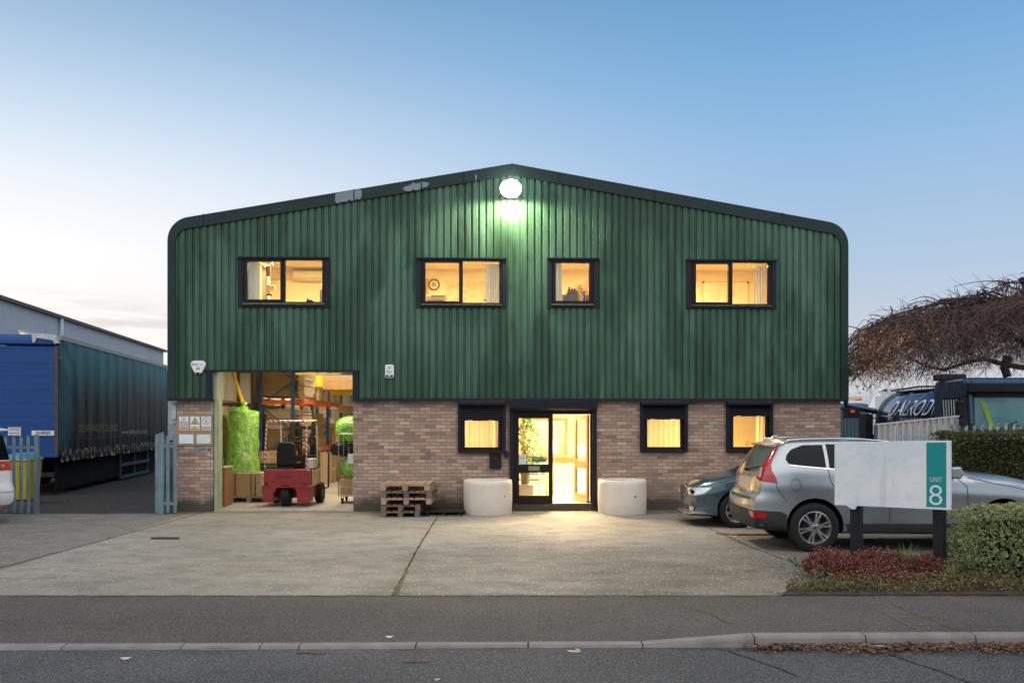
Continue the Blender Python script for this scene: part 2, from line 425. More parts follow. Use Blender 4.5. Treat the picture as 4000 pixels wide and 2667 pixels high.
def m_wood(name, c1, c2, dark=.3, sc_=(1.2, 14, 14)):
    if name in MC: return MC[name]
    t = NT(name); g = t.noise(3, t.map(sc_), 6, .65, .6); big = t.noise(3)
    c = t.mix(t.rng(g, .3, .7), c1, c2); c = t.mix(t.rng(big, .5, .75, 0, dark), c, tuple(x * .35 for x in c1))
    gi = t.n('ShaderNodeNewGeometry'); c = t.mix(t.math('MULTIPLY', gi.outputs['Random Per Island'], .4), c, tuple(x * .5 for x in c1))
    t.base(c); t.set('Roughness', .8); t.set('Normal', t.bump(g, .4, .003)); MC[name] = t.m; return t.m
def m_board(name, c1=(.42, .27, .14), layers=0):
    if name in MC: return MC[name]
    t = NT(name); n = t.noise(5, None, 4); c = t.mix(t.rng(n, .3, .7), tuple(x * .82 for x in c1), c1)
    p = t.sep()
    if layers:
        z = t.math('MULTIPLY', t.math('ADD', p[2], t.math('MULTIPLY', t.noise(3), .02)), layers)
        wv = t.math('SUBTRACT', z, t.math('FLOOR', z)); wnz = t.n('ShaderNodeTexWhiteNoise', noise_dimensions='1D'); t.l(t.math('FLOOR', z), wnz.inputs['W'])
        c = t.mix(t.rng(wv, .75, .95, 0, .75), c, (.10, .055, .025)); c = t.mix(t.math('MULTIPLY', wnz.outputs['Value'], .35), c, (.22, .13, .06))
        t.set('Normal', t.bump(t.rng(wv, 1, .7), .6, .01))
    t.base(c); t.set('Roughness', .85); MC[name] = t.m; return t.m
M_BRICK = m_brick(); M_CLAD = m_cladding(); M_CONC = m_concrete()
M_PAVE = m_tarmac('pavement_tarmac', (.075, .066, .062), (.105, .095, .09), 90, (.42, .39, .36), .93, .5)
M_ROAD = m_tarmac('road_chippings', (.065, .068, .075), (.10, .105, .115), 62, (.26, .26, .26), .9, 1.0, .8)
M_GRAV = m_gravel()
M_TRIM = mat('grey_green_flashing', (.018, .036, .036), .45, 0, .15, 2, .08, 20, dirt=.3, dcol=(.02, .025, .025))
M_DARKT = mat('dark_slate_paint', (.012, .018, .026), .55, 0, .15, 3, .1, 30, dirt=.25, dcol=(.012, .014, .016))
M_SHUT = mat('dark_shutter_coating', (.010, .011, .020), .5, 0, .12, 3, .05, 30)
M_FRAME = mat('brown_black_frame', (.012, .010, .010), .45, 0, .15, 3, .05, 30)
M_SILL = mat('weathered_timber_sill', (.11, .12, .11), .85, 0, .6, 14, .6, 40, stretch=(1, 1, 4), dirt=.8, dcol=(.025, .028, .03), bd=.01)
M_GLASS = glassmat('window_glass', (.97, .98, .97), .7)
M_CREAM = mat('cream_wall_paint', (.66, .56, .40), .8, 0, .05, 2, .03, 40)
M_WHITEP = mat('white_painted_sheet', (.72, .69, .62), .6, 0, .06, 2, .03, 30)
M_BLACK = mat('black_rubber', (.012, .012, .013), .7, 0, .2, 8, .15, 60)
M_BLKP = mat('black_plastic', (.014, .015, .017), .45, 0, .15, 6, .1, 80)
M_STEEL = mat('galvanised_steel', (.30, .34, .37), .45, .7, .3, 9, .15, 60, dirt=.3, dcol=(.12, .14, .16))
M_GALV = mat('galvanised_palisade', (.16, .24, .28), .5, .25, .3, 7, .2, 50, stretch=(1, 1, .4), dirt=.4, dcol=(.07, .10, .12))
M_CHROME = mat('chrome_trim', (.7, .7, .72), .15, 1, .03, 5, 0)
M_PALLET = m_wood('pallet_wood', (.30, .21, .14), (.46, .34, .24), .4)
M_PALLETD = m_wood('grey_brown_pallet_wood', (.13, .085, .06), (.24, .165, .12), .5)
M_CARD = m_board('brown_cardboard'); M_CARDL = m_board('stacked_cardboard_layers', (.40, .255, .125), 38)
M_PALE = m_board('pale_carton', (.55, .42, .27))
M_WHITE = mat('white_plastic', (.74, .76, .78), .4, 0, .04, 3, 0)
M_PAPER = mat('white_sign_face', (.70, .76, .82), .45, 0, .04, 5, 0)
# ------------------------------------------------------------ helpers: text, ground pixels
def text_part(name, s, x0, x1, z0, z1, w, m, parent, bold=0, shear=0, thick=.0015, fn=None, keep=False, space=1):
    cu = bpy.data.curves.new('txt', 'FONT'); cu.body = s; cu.size = 1; cu.offset = bold; cu.shear = shear; cu.fill_mode = 'FRONT'; cu.space_character = space
    o = bpy.data.objects.new('txt', cu); COL.objects.link(o)
    me = bpy.data.meshes.new_from_object(o.evaluated_get(bpy.context.evaluated_depsgraph_get()))
    bpy.data.objects.remove(o); bpy.data.curves.remove(cu)
    xs = [v.co.x for v in me.vertices]; ys = [v.co.y for v in me.vertices]
    ax, bx, ay, by = min(xs), max(xs), min(ys), max(ys)
    if keep:
        k = min((x1 - x0) / (bx - ax), (z1 - z0) / (by - ay)); cx, cz = (x0 + x1) / 2, (z0 + z1) / 2
        x0, x1, z0, z1 = cx - k * (bx - ax) / 2, cx + k * (bx - ax) / 2, cz - k * (by - ay) / 2, cz + k * (by - ay) / 2
    for v in me.vertices:
        x = x0 + (v.co.x - ax) / (bx - ax) * (x1 - x0); z = z0 + (v.co.y - ay) / (by - ay) * (z1 - z0)
        v.co = Vector(fn(x, z)) if fn else Vector((x, w, z))
    me.name = name; me.materials.clear(); me.materials.append(m)
    me.polygons.foreach_set('use_smooth', [False] * len(me.polygons))
    q = bpy.data.objects.new(name, me); COL.objects.link(q)
    if parent is not None: q.parent = parent
    if not fn:
        sm_ = q.modifiers.new('thickness', 'SOLIDIFY'); sm_.thickness = thick; sm_.offset = 0
    return q
def G(px, py, z=0.0):
    Y = (H - z) * F / (py - HY); return ((px - 2000) / F * Y, Y)
def strip(mb, pts, w, zf, jit=0.0, seed=0, step=.12, gap=-9):
    """thin wobbling strip on the ground"""
    rr = random.Random(seed); P = []
    for a, b in zip(pts, pts[1:]):
        L = math.hypot(b[0] - a[0], b[1] - a[1]); n = max(1, int(L / step))
        P += [(a[0] + (b[0] - a[0]) * i / n, a[1] + (b[1] - a[1]) * i / n) for i in range(n)]
    P.append(pts[-1]); Lf = []; Rt = []
    for i, p in enumerate(P):
        a = P[max(0, i - 1)]; b = P[min(len(P) - 1, i + 1)]; dx, dy = b[0] - a[0], b[1] - a[1]; l = math.hypot(dx, dy) or 1
        nx, ny = -dy / l, dx / l; o = rr.uniform(-jit, jit); ww = w * rr.uniform(.5, 1.3) if jit else w
        x, y = p[0] + nx * o, p[1] + ny * o
        Lf.append((x + nx * ww / 2, y + ny * ww / 2)); Rt.append((x - nx * ww / 2, y - ny * ww / 2))
    vs_ = [(x, y, zf(x, y)) for x, y in Lf] + [(x, y, zf(x, y)) for x, y in Rt]; n = len(P)
    mb.add(vs_, [(i, i + 1, n + i + 1, n + i) for i in range(n - 1) if noise.noise(Vector((P[i][0] * 3, P[i][1] * 3, seed))) > gap])

# ------------------------------------------------------------ the ground
def sheet(name, poly, z, m):
    b = MB(); b.add([(x, y, z) for x, y in poly], [tuple(range(len(poly)))]); o = b.build(name, m, fix=False)
    if o.data.polygons[0].normal.z < 0: o.data.flip_normals()
    return tag(o, kind='structure')
M_GND = mat('distant_ground', (.10, .095, .085), .9, 0, .2, .2, .1, 5)
sheet('ground', [(-900, -300), (900, -300), (900, 1500), (-900, 1500)], -.16, M_GND)
def yk(x): return 8.05 + .0157 * x
def zk(x):
    t = min(1, max(0, (x - 1.18) / (2.19 - 1.18))); return -.074 + .074 * t
sheet('road', [(-60, -25), (60, -25), (60, yk(60)), (-60, yk(-60))], -.10, M_ROAD)
PE = 9.96
def zp(x, y):
    a = yk(x) + .12; t = min(1, max(0, (y - a) / 1.15)); return zk(x) * (1 - t)
b = MB(); xs = [-60, -30, -15] + [-10 + .25 * i for i in range(81)] + [15, 30, 60]; V = []; Fs = []; ny = 9
for x in xs:
    a = yk(x) + .12
    for j in range(ny): 
        y = a + (PE - a) * j / (ny - 1); V.append((x, y, zp(x, y)))
for i in range(len(xs) - 1):
    for j in range(ny - 1):
        k = i * ny + j; Fs.append((k, k + ny, k + ny + 1, k + 1))
b.add(V, Fs); tag(b.build('pavement', M_PAVE, smooth=True, fix=False), kind='structure')
# kerb stones
M_KERB = mat('kerb_stone', (.185, .175, .17), .85, 0, .22, 5, .4, 70, dirt=.5, dcol=(.11, .10, .095))
b = MB(); js = [-60, -30, -15.5] + [-12.4 + 1.04 * i for i in range(8)] + [-4.02, -2.96, -2.26, -1.91, -.865, .145, 1.18, 2.19, 3.2, 4.2, 5.24, 6.28, 7.32, 8.36, 15, 30, 60]
for a, c in zip(js, js[1:]):
    a2, c2 = a + .006, c - .006; d = .008 * math.sin(a * 7)
    def sec(x, dd):
        y = yk(x) + dd; z = zk(x); return [(x, y - .012, -.11), (x, y, z - .022), (x, y + .018, z), (x, y + .125, z + .003), (x, y + .125, -.11)]
    n = 4; vv = []
    for i in range(n + 1): vv += sec(a2 + (c2 - a2) * i / n, d * .6)
    ff = [(i * 5 + k, (i + 1) * 5 + k, (i + 1) * 5 + k + 1, i * 5 + k + 1) for i in range(n) for k in range(4)]
    ff += [(0, 1, 2, 3, 4), tuple(n * 5 + k for k in (4, 3, 2, 1, 0))]
    b.add(vv, ff)
tag(b.build('kerb', M_KERB, fix=True), kind='structure')
M_JNT = mat('dark_joint_dirt', (.028, .026, .02), .95, 0, .4, 6, .3, 40)
M_MOSS = mat('moss', (.085, .10, .022), .95, 0, .6, 9, .5, 60, dirt=.6, dcol=(.05, .045, .03))
sheet('yard', [(-26, PE), (15, PE), (15, 22.5), (-26, 22.5)], 0, M_CONC)
sheet('gravel_yard', [(-60, 18.95), (-7.15, 18.95), (-7.15, 21.0), (-9, 80), (-60, 80)], .004, M_GRAV)
sheet('side_yard', [(7.0, 19.6), (60, 19.6), (60, 80), (7.0, 80)], .006, mat('side_tarmac', (.07, .07, .07), .9, 0, .2, 1, .3, 40))
gz = lambda z: (lambda x, y: z)
b = MB(); strip(b, [(-26, PE), (-9.5, PE)], .02, gz(.005), .006, 1); strip(b, [(-9.5, PE + .005), (3.05, PE), (15, PE)], .022, gz(.005), .006, 2)
strip(b, [(-1.53, 18.7), (-1.45, 14), (-1.33, PE)], .026, gz(.004), .006, 3)
strip(b, [(-6.6, 19.4), (-6.7, 14), (-6.85, PE)], .026, gz(.004), .008, 4)
strip(b, [(3.36, 19.4), (3.47, 18.8), (3.69, 13.93), (3.92, 11.8)], .026, gz(.004), .008, 5)
strip(b, [(-8.5, 19.0), (-30, 18.6)], .03, gz(.009), .01, 6)
tag(b.build('joint_lines', M_JNT, fix=False), kind='structure')
b = MB(); strip(b, [(-9.5, PE - .03), (-4.0, PE - .028)], .03, gz(.006), .014, 11, .1, -.05); strip(b, [(-2.6, PE - .03), (3.2, PE - .03)], .028, gz(.006), .016, 12, .1, -.1)
strip(b, [(-1.36, 11.6), (-1.31, PE + .05)], .045, gz(.006), .012, 13); strip(b, [(-6.74, 13.2), (-6.8, 11.4)], .03, gz(.006), .012, 14)
for q in ([(2730, 2378), (2790, 2400), (2845, 2432)], [(3355, 2352), (3440, 2390), (3600, 2470)], [(3475, 2352), (3560, 2392), (3690, 2440), (3765, 2470)]):
    strip(b, [G(*p) for p in q], .026, lambda x, y: zp(x, y) + .005, .02, int(q[0][0]), .05, -.12)
tag(b.build('moss_lines', M_MOSS, fix=False), kind='structure')
b = MB()
for q in ([(130, 2512), (420, 2502), (620, 2508), (900, 2500)], [(1560, 2512), (1700, 2500), (2150, 2500), (2560, 2488)], [(1650, 2500), (1500, 2514)]):
    strip(b, [G(*p) for p in q], .012, lambda x, y: zp(x, y) + .006, .015, int(q[0][0]))
for q in ([(2840, 2540), (2960, 2580), (3120, 2640)], [(3450, 2545), (3640, 2610), (3800, 2667)]):
    strip(b, [G(p[0], p[1], -.1) for p in q], .02, gz(-.094), .02, int(q[0][0]))
tag(b.build('cracks', M_JNT, fix=False), kind='structure')
# planting bed
b = MB(); out = [(3.02, 10.0), (3.55, 10.72), (3.95, 11.75), (5.5, 12.1), (13, 12.1), (13, 10.0)]
cx, cy = 8, 11; inn = [(cx + (x - cx) * .93, cy + (y - cy) * .75) for x, y in out]; n = len(out)
b.add([(x, y, .008) for x, y in out] + [(x, y, .07) for x, y in inn], [(i, (i + 1) % n, (i + 1) % n + n, i + n) for i in range(n)] + [tuple(range(n, 2 * n))])
tag(b.build('planting_bed', mat('bed_soil', (.055, .04, .028), .95, 0, .4, 5, .9, 40, bd=.03)), kind='structure')
b = MB()
for p, q in (((2.98, 9.99), (3.28, 10.39)), ((3.29, 10.41), (3.55, 10.76))): b.beam((p[0], p[1], .012), (q[0], q[1], .012), .05, .05)
tag(b.build('bed_edging', M_KERB), kind='structure')
# manhole-like drain cover in the yard, and a small wet patch
o = sheet('drain_cover', [G(590, 2098), G(700, 2098), G(700, 2106), G(590, 2106)], .005, M_JNT)
# leaf litter
def leaf_quads(mb, pts, size, rr, flat=.5):
    for (x, y, z) in pts:
        a = rr.uniform(0, 2 * PI); s = size * rr.uniform(.55, 1.2); tx, ty = rr.uniform(-flat, flat), rr.uniform(-flat, flat)
        ca, sa = math.cos(a), math.sin(a)
        q = [(-.5, 0), (-.1, .28), (.5, 0), (-.1, -.28)]
        vv = []
        for i, (u, v) in enumerate(q):
            X, Y = (u * ca - v * sa) * s, (u * sa + v * ca) * s
            vv.append((x + X, y + Y, z + abs(tx * X + ty * Y) + (.3 * s * abs(v))))
        mb.add(vv, [(0, 1, 2), (0, 2, 3)])
M_LITTER = leafmat('dead_leaves', [(.05, .022, .012), (.11, .045, .02), (.17, .07, .03), (.08, .04, .025), (.26, .14, .06), (.035, .018, .012)], .1)
rr = random.Random(3); P = []
for i in range(9000):
    x = rr.uniform(1.9, 8.5); dens = .25 + .75 * noise.noise(Vector((x * 1.7, 0, 0))) + .3
    w = .05 + .22 * max(0, .45 + noise.noise(Vector((x * 1.1, 3, 0))))
    if rr.random() < dens and x > 2.0 + rr.random() * .5: 
        y = yk(x) - .015 - abs(rr.gauss(0, .03 + w * .55)); P.append((x, y, -.096 + rr.uniform(0, .035)))
b = MB(); leaf_quads(b, P, .045, rr, .9); tag(b.build('leaf_litter', M_LITTER, fix=False), 'band of dead brown leaves lying in the gutter along the raised kerb', 'leaves', kind='stuff')
P = []
for i in range(330):
    x, y = rr.uniform(-7.5, 4), rr.uniform(10.1, 18.6); P.append((x, y, .004))
for i in range(90):
    x = rr.uniform(-6, 6); y = rr.uniform(8.4, 9.8); P.append((x, y, zp(x, y) + .004))
for i in range(60): P.append((rr.uniform(-4.5, 4.5), rr.uniform(7.2, 8.0), -.096))
b = MB(); leaf_quads(b, P, .026, rr, .4); tag(b.build('scattered_leaves', M_LITTER, fix=False), 'small dry leaf fragments scattered over yard, pavement and road', 'leaves', kind='stuff')
# single bits of litter one can point at
def flatbit(name, px, py, z, L, W, ang, col, label, cat, h=.01):
    x, y = G(px, py, z); t = []
    n = 10
    for i in range(n):
        a = 2 * PI * i / n; r = 1 + .25 * math.sin(3 * a + px); t.append((L / 2 * math.cos(a) * r, W / 2 * math.sin(a) * r))
    b = MB(); b.add([(p[0], p[1], .002 + h * abs(p[0]) / L) for p in t] + [(p[0] * .6, p[1] * .3, h * .8) for p in t], [(i, (i + 1) % n, (i + 1) % n + n, i + n) for i in range(n)] + [tuple(range(n, 2 * n))])
    o = b.build(name, mat('litter_' + col[0], col[1], .8, 0, .25, 30, .3, 90), M=T(x, y, z, ang), smooth=True); return tag(o, label, cat)
PALEB = ('pale', (.55, .45, .36)); BRN = ('brown', (.2, .1, .05)); TEALP = ('grey', (.34, .34, .36))
flatbit('feather', 2238, 2546, -.1, .13, .03, -.35, PALEB, 'pale curled feather lying on the road just below the dropped kerb', 'litter', .02)
flatbit('feather', 2258, 2540, -.1, .07, .025, -1.0, PALEB, 'short pale scrap touching the longer feather on the road', 'litter', .02)
flatbit('leaf', 490, 2573, -.1, .09, .05, .1, PALEB, 'single beige leaf on the road at the left', 'leaf', .02)
flatbit('leaf', 1705, 2655, -.1, .05, .03, .4, PALEB, 'small tan leaf on the road at the bottom centre', 'leaf', .015)
flatbit('paper_scrap', 1521, 2489, -.03, .07, .035, .2, ('whitish', (.6, .6, .58)), 'crumpled white paper scrap on the dark pavement', 'litter', .02)
flatbit('plastic_wrapper', 3400, 2527, -.085, .28, .05, -.2, TEALP, 'torn grey plastic wrapper lying on the leaves in the gutter', 'litter', .03)
flatbit('paper_scrap', 2873, 2094, 0, .06, .04, 0, ('mint', (.35, .6, .5)), 'tiny mint green scrap in front of the brown board', 'litter', .02)
flatbit('paper_scrap', 3462, 2100, 0, .06, .03, .5, ('whitish', (.6, .6, .58)), 'small white scrap on the ground beneath the silver car', 'litter', .02)
def twig(px, py, L, a, lab):
    x, y = G(px, py, -.1); b = MB(); b.tube([(-L / 2, 0, .006), (-L * .1, .012, .009), (L * .2, -.004, .008), (L / 2, .01, .006)], [.005, .006, .006, .003], 6)
    tag(b.build('twig', mat('twig_bark', (.16, .10, .08), .9), M=T(x, y, -.1, a), smooth=True), lab, 'twig')
twig(1215, 2552, .27, -.15, 'thin brown twig on the road left of centre, below the kerb')
twig(1628, 2587, .24, .1, 'thin reddish twig on the road at the centre, further from the kerb')
b = MB(); pt = [G(p, q) for p, q in ((190 * .85, 2031), (205, 2030), (218, 2032), (165, 2033))]
x, y = G(185, 2031); b.tube([(-.25, 0, .006), (-.08, .02, .008), (.06, -.01, .006), (.25, .015, .006)], .006, 5)
tag(b.build('plastic_strap', mat('bright_green_strap', (.05, .6, .15), .5), M=T(x, y, 0)), 'short bright green strap lying on the yard before the left fence', 'litter')
# ------------------------------------------------------------ the warehouse unit
bld = thing('warehouse_building', 'green ribbed steel and brick warehouse unit with lit windows and low pitched gable', 'building', MF)
def holed(mb, u0, u1, z0, z1, w0, w1, holes, mapf=None):
    """flat wall u0..u1 x z0..z1, thickness w0..w1, with rectangular holes (u0,u1,z0,z1)"""
    us = sorted({u0, u1} | {min(max(v, u0), u1) for h in holes for v in h[:2]}); zs = sorted({z0, z1} | {min(max(v, z0), z1) for h in holes for v in h[2:]})
    full = lambda i, j: 0 <= i < len(us) - 1 and 0 <= j < len(zs) - 1 and not any(h[0] < (us[i] + us[i + 1]) / 2 < h[1] and h[2] < (zs[j] + zs[j + 1]) / 2 < h[3] for h in holes)
    for i in range(len(us) - 1):
        for j in range(len(zs) - 1):
            if not full(i, j): continue
            a, c, d, e = us[i], us[i + 1], zs[j], zs[j + 1]
            mb.quad((a, w0, d), (c, w0, d), (c, w0, e), (a, w0, e)); mb.quad((c, w1, d), (a, w1, d), (a, w1, e), (c, w1, e))
            if not full(i - 1, j): mb.quad((a, w1, d), (a, w0, d), (a, w0, e), (a, w1, e))
            if not full(i + 1, j): mb.quad((c, w0, d), (c, w1, d), (c, w1, e), (c, w0, e))
            if not full(i, j - 1): mb.quad((a, w1, d), (c, w1, d), (c, w0, d), (a, w0, d))
            if not full(i, j + 1): mb.quad((a, w0, e), (c, w0, e), (c, w1, e), (a, w1, e))
    return mb
def rect(x0, x1, y0, y1, w):
    u0, z1 = FP(x0, y0, w); u1, z0 = FP(x1, y1, w); return (u0, u1, z0, z1)
UW = [dict(o=(930, 1286, 1005, 1202), p=[(966.5, 1096, 1021, 1170), (1114.5, 1259, 1016, 1179)], s=(948, 1268, 1181.5, 1191.5)),
      dict(o=(1626, 1979, 1008, 1203), p=[(1662.5, 1793, 1025.5, 1177), (1808, 1950, 1019.6, 1182.7)], s=(1646, 1961, 1186, 1193)),
      dict(o=(2138, 2339, 1009, 1203), p=[(2171, 2300.6, 1026.7, 1176)], s=(2155, 2318, 1186, 1193.5)),
      dict(o=(2680, 3033, 1015, 1207), p=[(2718, 2845, 1031, 1181), (2860.7, 2999.8, 1026, 1187.5)], s=(2704, 3015, 1190.5, 1197.5))]
for d in UW: d['R'] = rect(*d['o'], -.12)
ZB = 2.41
def ztop(u):
    u = abs(u)
    if u <= 6.937: return 7.51 - .1724 * u
    return 5.8 + math.sqrt(max(0, .51 ** 2 - (u - 6.85) ** 2))
DO = rect(828, 1377, 1452, 1984, -.12)      # loading doorway
DO = (DO[0], DO[1], 0, DO[3])
# ribbed cladding: wide crests, narrow troughs
b = MB(); pitch = .1525; u = -7.25; holes = [(r[0] + .02, r[1] - .02, r[2] + .02, r[3] - .02) for r in (d['R'] for d in UW)] + [(DO[0] + .0, DO[1], -1, DO[3] + .01)]
prof = [(0, .092, -.104, -.104), (.092, .108, -.104, -.070), (.108, .1365, -.070, -.070), (.1365, .1525, -.070, -.104)]
while u < 7.2:
    for (a, c, wa, wc) in prof:
        ua, uc = u + a, u + c; mid = (ua + uc) / 2; za, zc = ztop(ua) - .06, ztop(uc) - .06
        iv = [[ZB + .02, 99]]
        for h in holes:
            if h[0] < mid < h[1]:
                nv = []
                for s0, s1 in iv:
                    if h[2] > s0: nv.append([s0, min(s1, h[2])])
                    if h[3] < s1: nv.append([max(s0, h[3]), s1])
                iv = nv
        for s0, s1 in iv:
            if s0 >= s1: continue
            b.quad((ua, wa, s0), (uc, wc, s0), (uc, wc, min(s1, zc)), (ua, wa, min(s1, za)))
    u += pitch
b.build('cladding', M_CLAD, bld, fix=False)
# inner lining wall behind the sheet (keeps the rooms dark-tight)
b = MB()
lin = [(r[0] + .08, r[1] - .08, r[2] + .06, r[3] - .05) for r in (d['R'] for d in UW)] + [(DO[0], DO[1], 2.0, DO[3] + .02)]
holed(b, -7.2, 7.2, 2.46, 6.2, -.03, .12, lin)
b.build('upper_wall', M_CREAM, bld)
# rounded corners and gable flashing
def outline(r0, r1, zb, dz, n=8):
    pts = [(-6.85 - r0, zb)]
    for i in range(n + 1):
        a = R(180 - (80.2) * i / n); r = r0 + (r1 - r0) * i / n; pts.append((-6.85 + r * math.cos(a), 5.8 + r * math.sin(a)))
    pts.append((0, 7.51 - dz))
    return pts + [(-x, z) for x, z in pts[-2::-1]]
oo = outline(.51, .51, ZB, 0); ii = outline(.345, .27, ZB, .245)
b = MB()
def ribbon(mb, A, wa, Bp, wb):
    n = len(A); mb.add([(x, wa, z) for x, z in A] + [(x, wb, z) for x, z in Bp], [(i, i + 1, n + i + 1, n + i) for i in range(n - 1)])
ribbon(b, oo, -.135, ii, -.135); ribbon(b, ii, -.135, ii, -.08); ribbon(b, oo, -.135, oo, .35)
for s_ in (-1, 1): b.quad((s_ * 7.36, -.135, ZB), (s_ * 7.195, -.135, ZB), (s_ * 7.195, -.08, ZB), (s_ * 7.36, .35, ZB))
b.build('gable_flashing', M_TRIM, bld, autos=30)
# lap joints and bare patches on the flashing
b = MB()
def onslope(u, d): s_ = 1 if u > 0 else -1; return (u + s_ * -d * math.sin(R(9.8)) * -1 * -1, 7.51 - .1724 * abs(u) - d)
for u_ in (-6.6, -3.4, -1.95, -1.05, 1.0, 3.1, 5.9):
    b = MB(); z = ztop(u_); b.box(u_ - .012, u_ + .012, -.141, -.134, z - .245, z); b.build('lap_joint', M_DARKT, bld)
M_BARE = mat('bare_steel_patch', (.19, .235, .27), .4, .3, .12, 9, .1, 30)
for (x0, x1, dz0, dz1, sd) in ((1309, 1413, .02, .22, 1), (1574, 1676, .07, .215, 5), (1856, 1862, .1, .22, 9)):
    rr = random.Random(sd); ua, ub = FU(x0, -.14), FU(x1, -.14); up = []; dn = []; n = 17
    for i in range(n):
        t = i / (n - 1); uu = ua + (ub - ua) * t; e = .05 * (rr.random() - .3); k = math.sin(PI * t) ** .35 if sd > 1 else min(1, .75 + t * 3, (1.08 - t) * 7)
        mid = (dz0 + dz1) / 2; hf = (dz1 - dz0) / 2 * max(.12, k)
        up.append((uu, ztop(uu) - (mid - hf) - e * (sd > 1))); dn.append((uu, ztop(uu) - (mid + hf) - e))
    b = MB(); b.prism(up + dn[::-1], 'y', -.1385, -.1355); b.build('bare_patch', M_BARE, bld)
# drip flashing along the bottom, door head flashing
b = MB(); b.box(-7.36, DO[0], -.14, -.03, ZB - .03, ZB + .035); b.box(DO[1], 7.36, -.14, -.03, ZB - .03, ZB + .035)
b.build('drip_flashing', M_DARKT, bld)
b = MB(); b.box(DO[0] - .13, DO[0] - .002, -.125, .0, ZB - .03, DO[3]); b.box(DO[1] + .002, DO[1] + .13, -.125, .0, ZB - .03, DO[3]); b.box(DO[0] - .16, DO[1] + .16, -.132, .0, DO[3] + .002, DO[3] + .045)
b.build('doorway_flashing', M_DARKT, bld)
# screw heads
b = MB()
for z in (FZ(1268, -.1), FZ(1005, -.1), 6.2):
    for i in range(1, 94, 2):
        uu = -7.25 + i * pitch + .128
        if z > ztop(uu) - .3 or any(h[0] - .05 < uu < h[1] + .05 and h[2] - .1 < z < h[3] + .1 for h in holes): continue
        b.cbox((uu, -.07, z), (.018, .012, .018))
tag(b.build('fixing_screw', M_DARKT, bld), kind='stuff')
# brick ground floor
SH = [dict(g=(1788, 1975.5), bx=(1788, 1977), box=(1563, 1580), sl=1641, p=(1816, 1946, 1642.7, 1746), bot=1764),
      dict(g=(2501, 2687), bx=(2506, 2690), box=(1564, 1580), sl=1636, p=(2528, 2657.5, 1637, 1745), bot=1762),
      dict(g=(2837, 3020.6), bx=(2843, 3022), box=(1564, 1580), sl=1624, p=(2864, 2989, 1625, 1745), bot=1761.6)]
for d in SH:
    d['R'] = (FU(d['g'][0]) + .03, FU(d['g'][1]) - .03, FZ(d['bot'], 0, d['g'][0]) + .02, 2.40)
DR = (FU(1990) + .02, FU(2331) - .02, .155, 2.40)
b = MB(); BL = (FU(690), FU(834)); 
holed(b, BL[0], 7.24, -.05, 2.47, 0, .22, [d['R'] for d in SH] + [DR, (BL[1], FU(1380), -1, 9)])
b.box(BL[0], BL[0] + .22, .2205, 29.8, -.05, 2.47); b.box(7.02, 7.24, .2205, 29.8, -.05, 2.47); b.box(BL[0], 7.24, 29.8, 30, -.05, 2.47)
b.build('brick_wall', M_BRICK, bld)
# roof, side sheets and back gable
b = MB(); so = outline(.49, .49, ZB + .01, .02); ribbon(b, so, .35, so, 30); n = len(so)
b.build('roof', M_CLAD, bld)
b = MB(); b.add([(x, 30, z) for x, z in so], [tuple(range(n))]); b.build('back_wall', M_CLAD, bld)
# floors, partitions
M_FLOOR = mat('worn_screed_floor', (.34, .31, .27), .55, 0, .2, 2, .1, 20, dirt=.4, dcol=(.16, .14, .12))
b = MB(); b.box(-7.1, 7.1, .12, 29.9, -.02, .035); b.box(DO[0], DO[1], -.0, .12, -.02, .03); b.build('warehouse_floor', M_FLOOR, bld)
b = MB(); b.box(-.28, 2.42, .14, 4.2, .036, .15); b.box(-3.2, 7.0, .13, 4.2, 3.3, 3.42); b.box(-7.0, -3.2, .13, 4.2, 3.42, 3.5)
b.build('office_floor', mat('office_floor_vinyl', (.42, .36, .27), .6), bld)
b = MB(); b.box(-7.0, 7.0, .13, 4.2, 5.95, 6.0); b.build('office_ceiling', M_CREAM, bld)
b = MB(); b.box(-3.0, 7.0, .23, 4.19, 2.55, 2.6); b.build('ground_ceiling', M_CREAM, bld)
b = MB()
for u_ in (-3.25, .3, 2.85): b.box(u_, u_ + .1, .125, 4.2, 3.5, 5.95)
b.box(-7.0, 7.0, 4.2, 4.3, 3.3, 6.1); b.box(-7.02, -6.95, .13, 4.2, 3.5, 5.95); b.box(6.95, 7.01, .23, 4.2, .0, 5.95)
b.box(-3.1, -3.0, .225, 4.2, .036, 3.3); b.box(-.36, -.28, .225, 4.2, .036, 2.55); b.box(2.42, 2.5, .225, 4.2, .036, 2.55)
b.build('partition_wall', M_CREAM, bld)
HT = (WP(2063, 1638, 23.5), WP(2213, 1778, 23.5))
hu0, hu1 = FU(2050, 4.0), FU(2207, 4.0); hz0, hz1 = FZ(1778, 4.0), FZ(1643, 4.0)
b = MB(); holed(b, -3.0, 6.95, .036, 2.55, 4.0, 4.1, [(hu0, hu1, hz0, hz1)]); b.box(-3, 6.95, 5.6, 5.7, 0, 2.9); b.box(-3, 6.95, 4.31, 5.6, 2.7, 2.8)
b.box(-3.02, -2.95, 4.21, 5.6, 0, 2.7); b.box(3, 3.1, 4.11, 5.6, 0, 2.7)
b.build('reception_wall', M_CREAM, bld)
M_PINE = m_wood('orange_pine', (.36, .17, .05), (.48, .25, .09), .2, (14, 14, 1.5))
b = MB(); holed(b, hu0 - .07, hu1 + .07, hz0 - .01, hz1 + .07, 3.95, 4.02, [(hu0, hu1, hz0, hz1)]); b.build('hatch_frame', M_PINE, bld)
b = MB(); b.box(hu0 - .2, hu1 + .55, 3.72, 3.945, hz0 - .05, hz0 - .012); b.build('counter_shelf', M_PINE, bld)
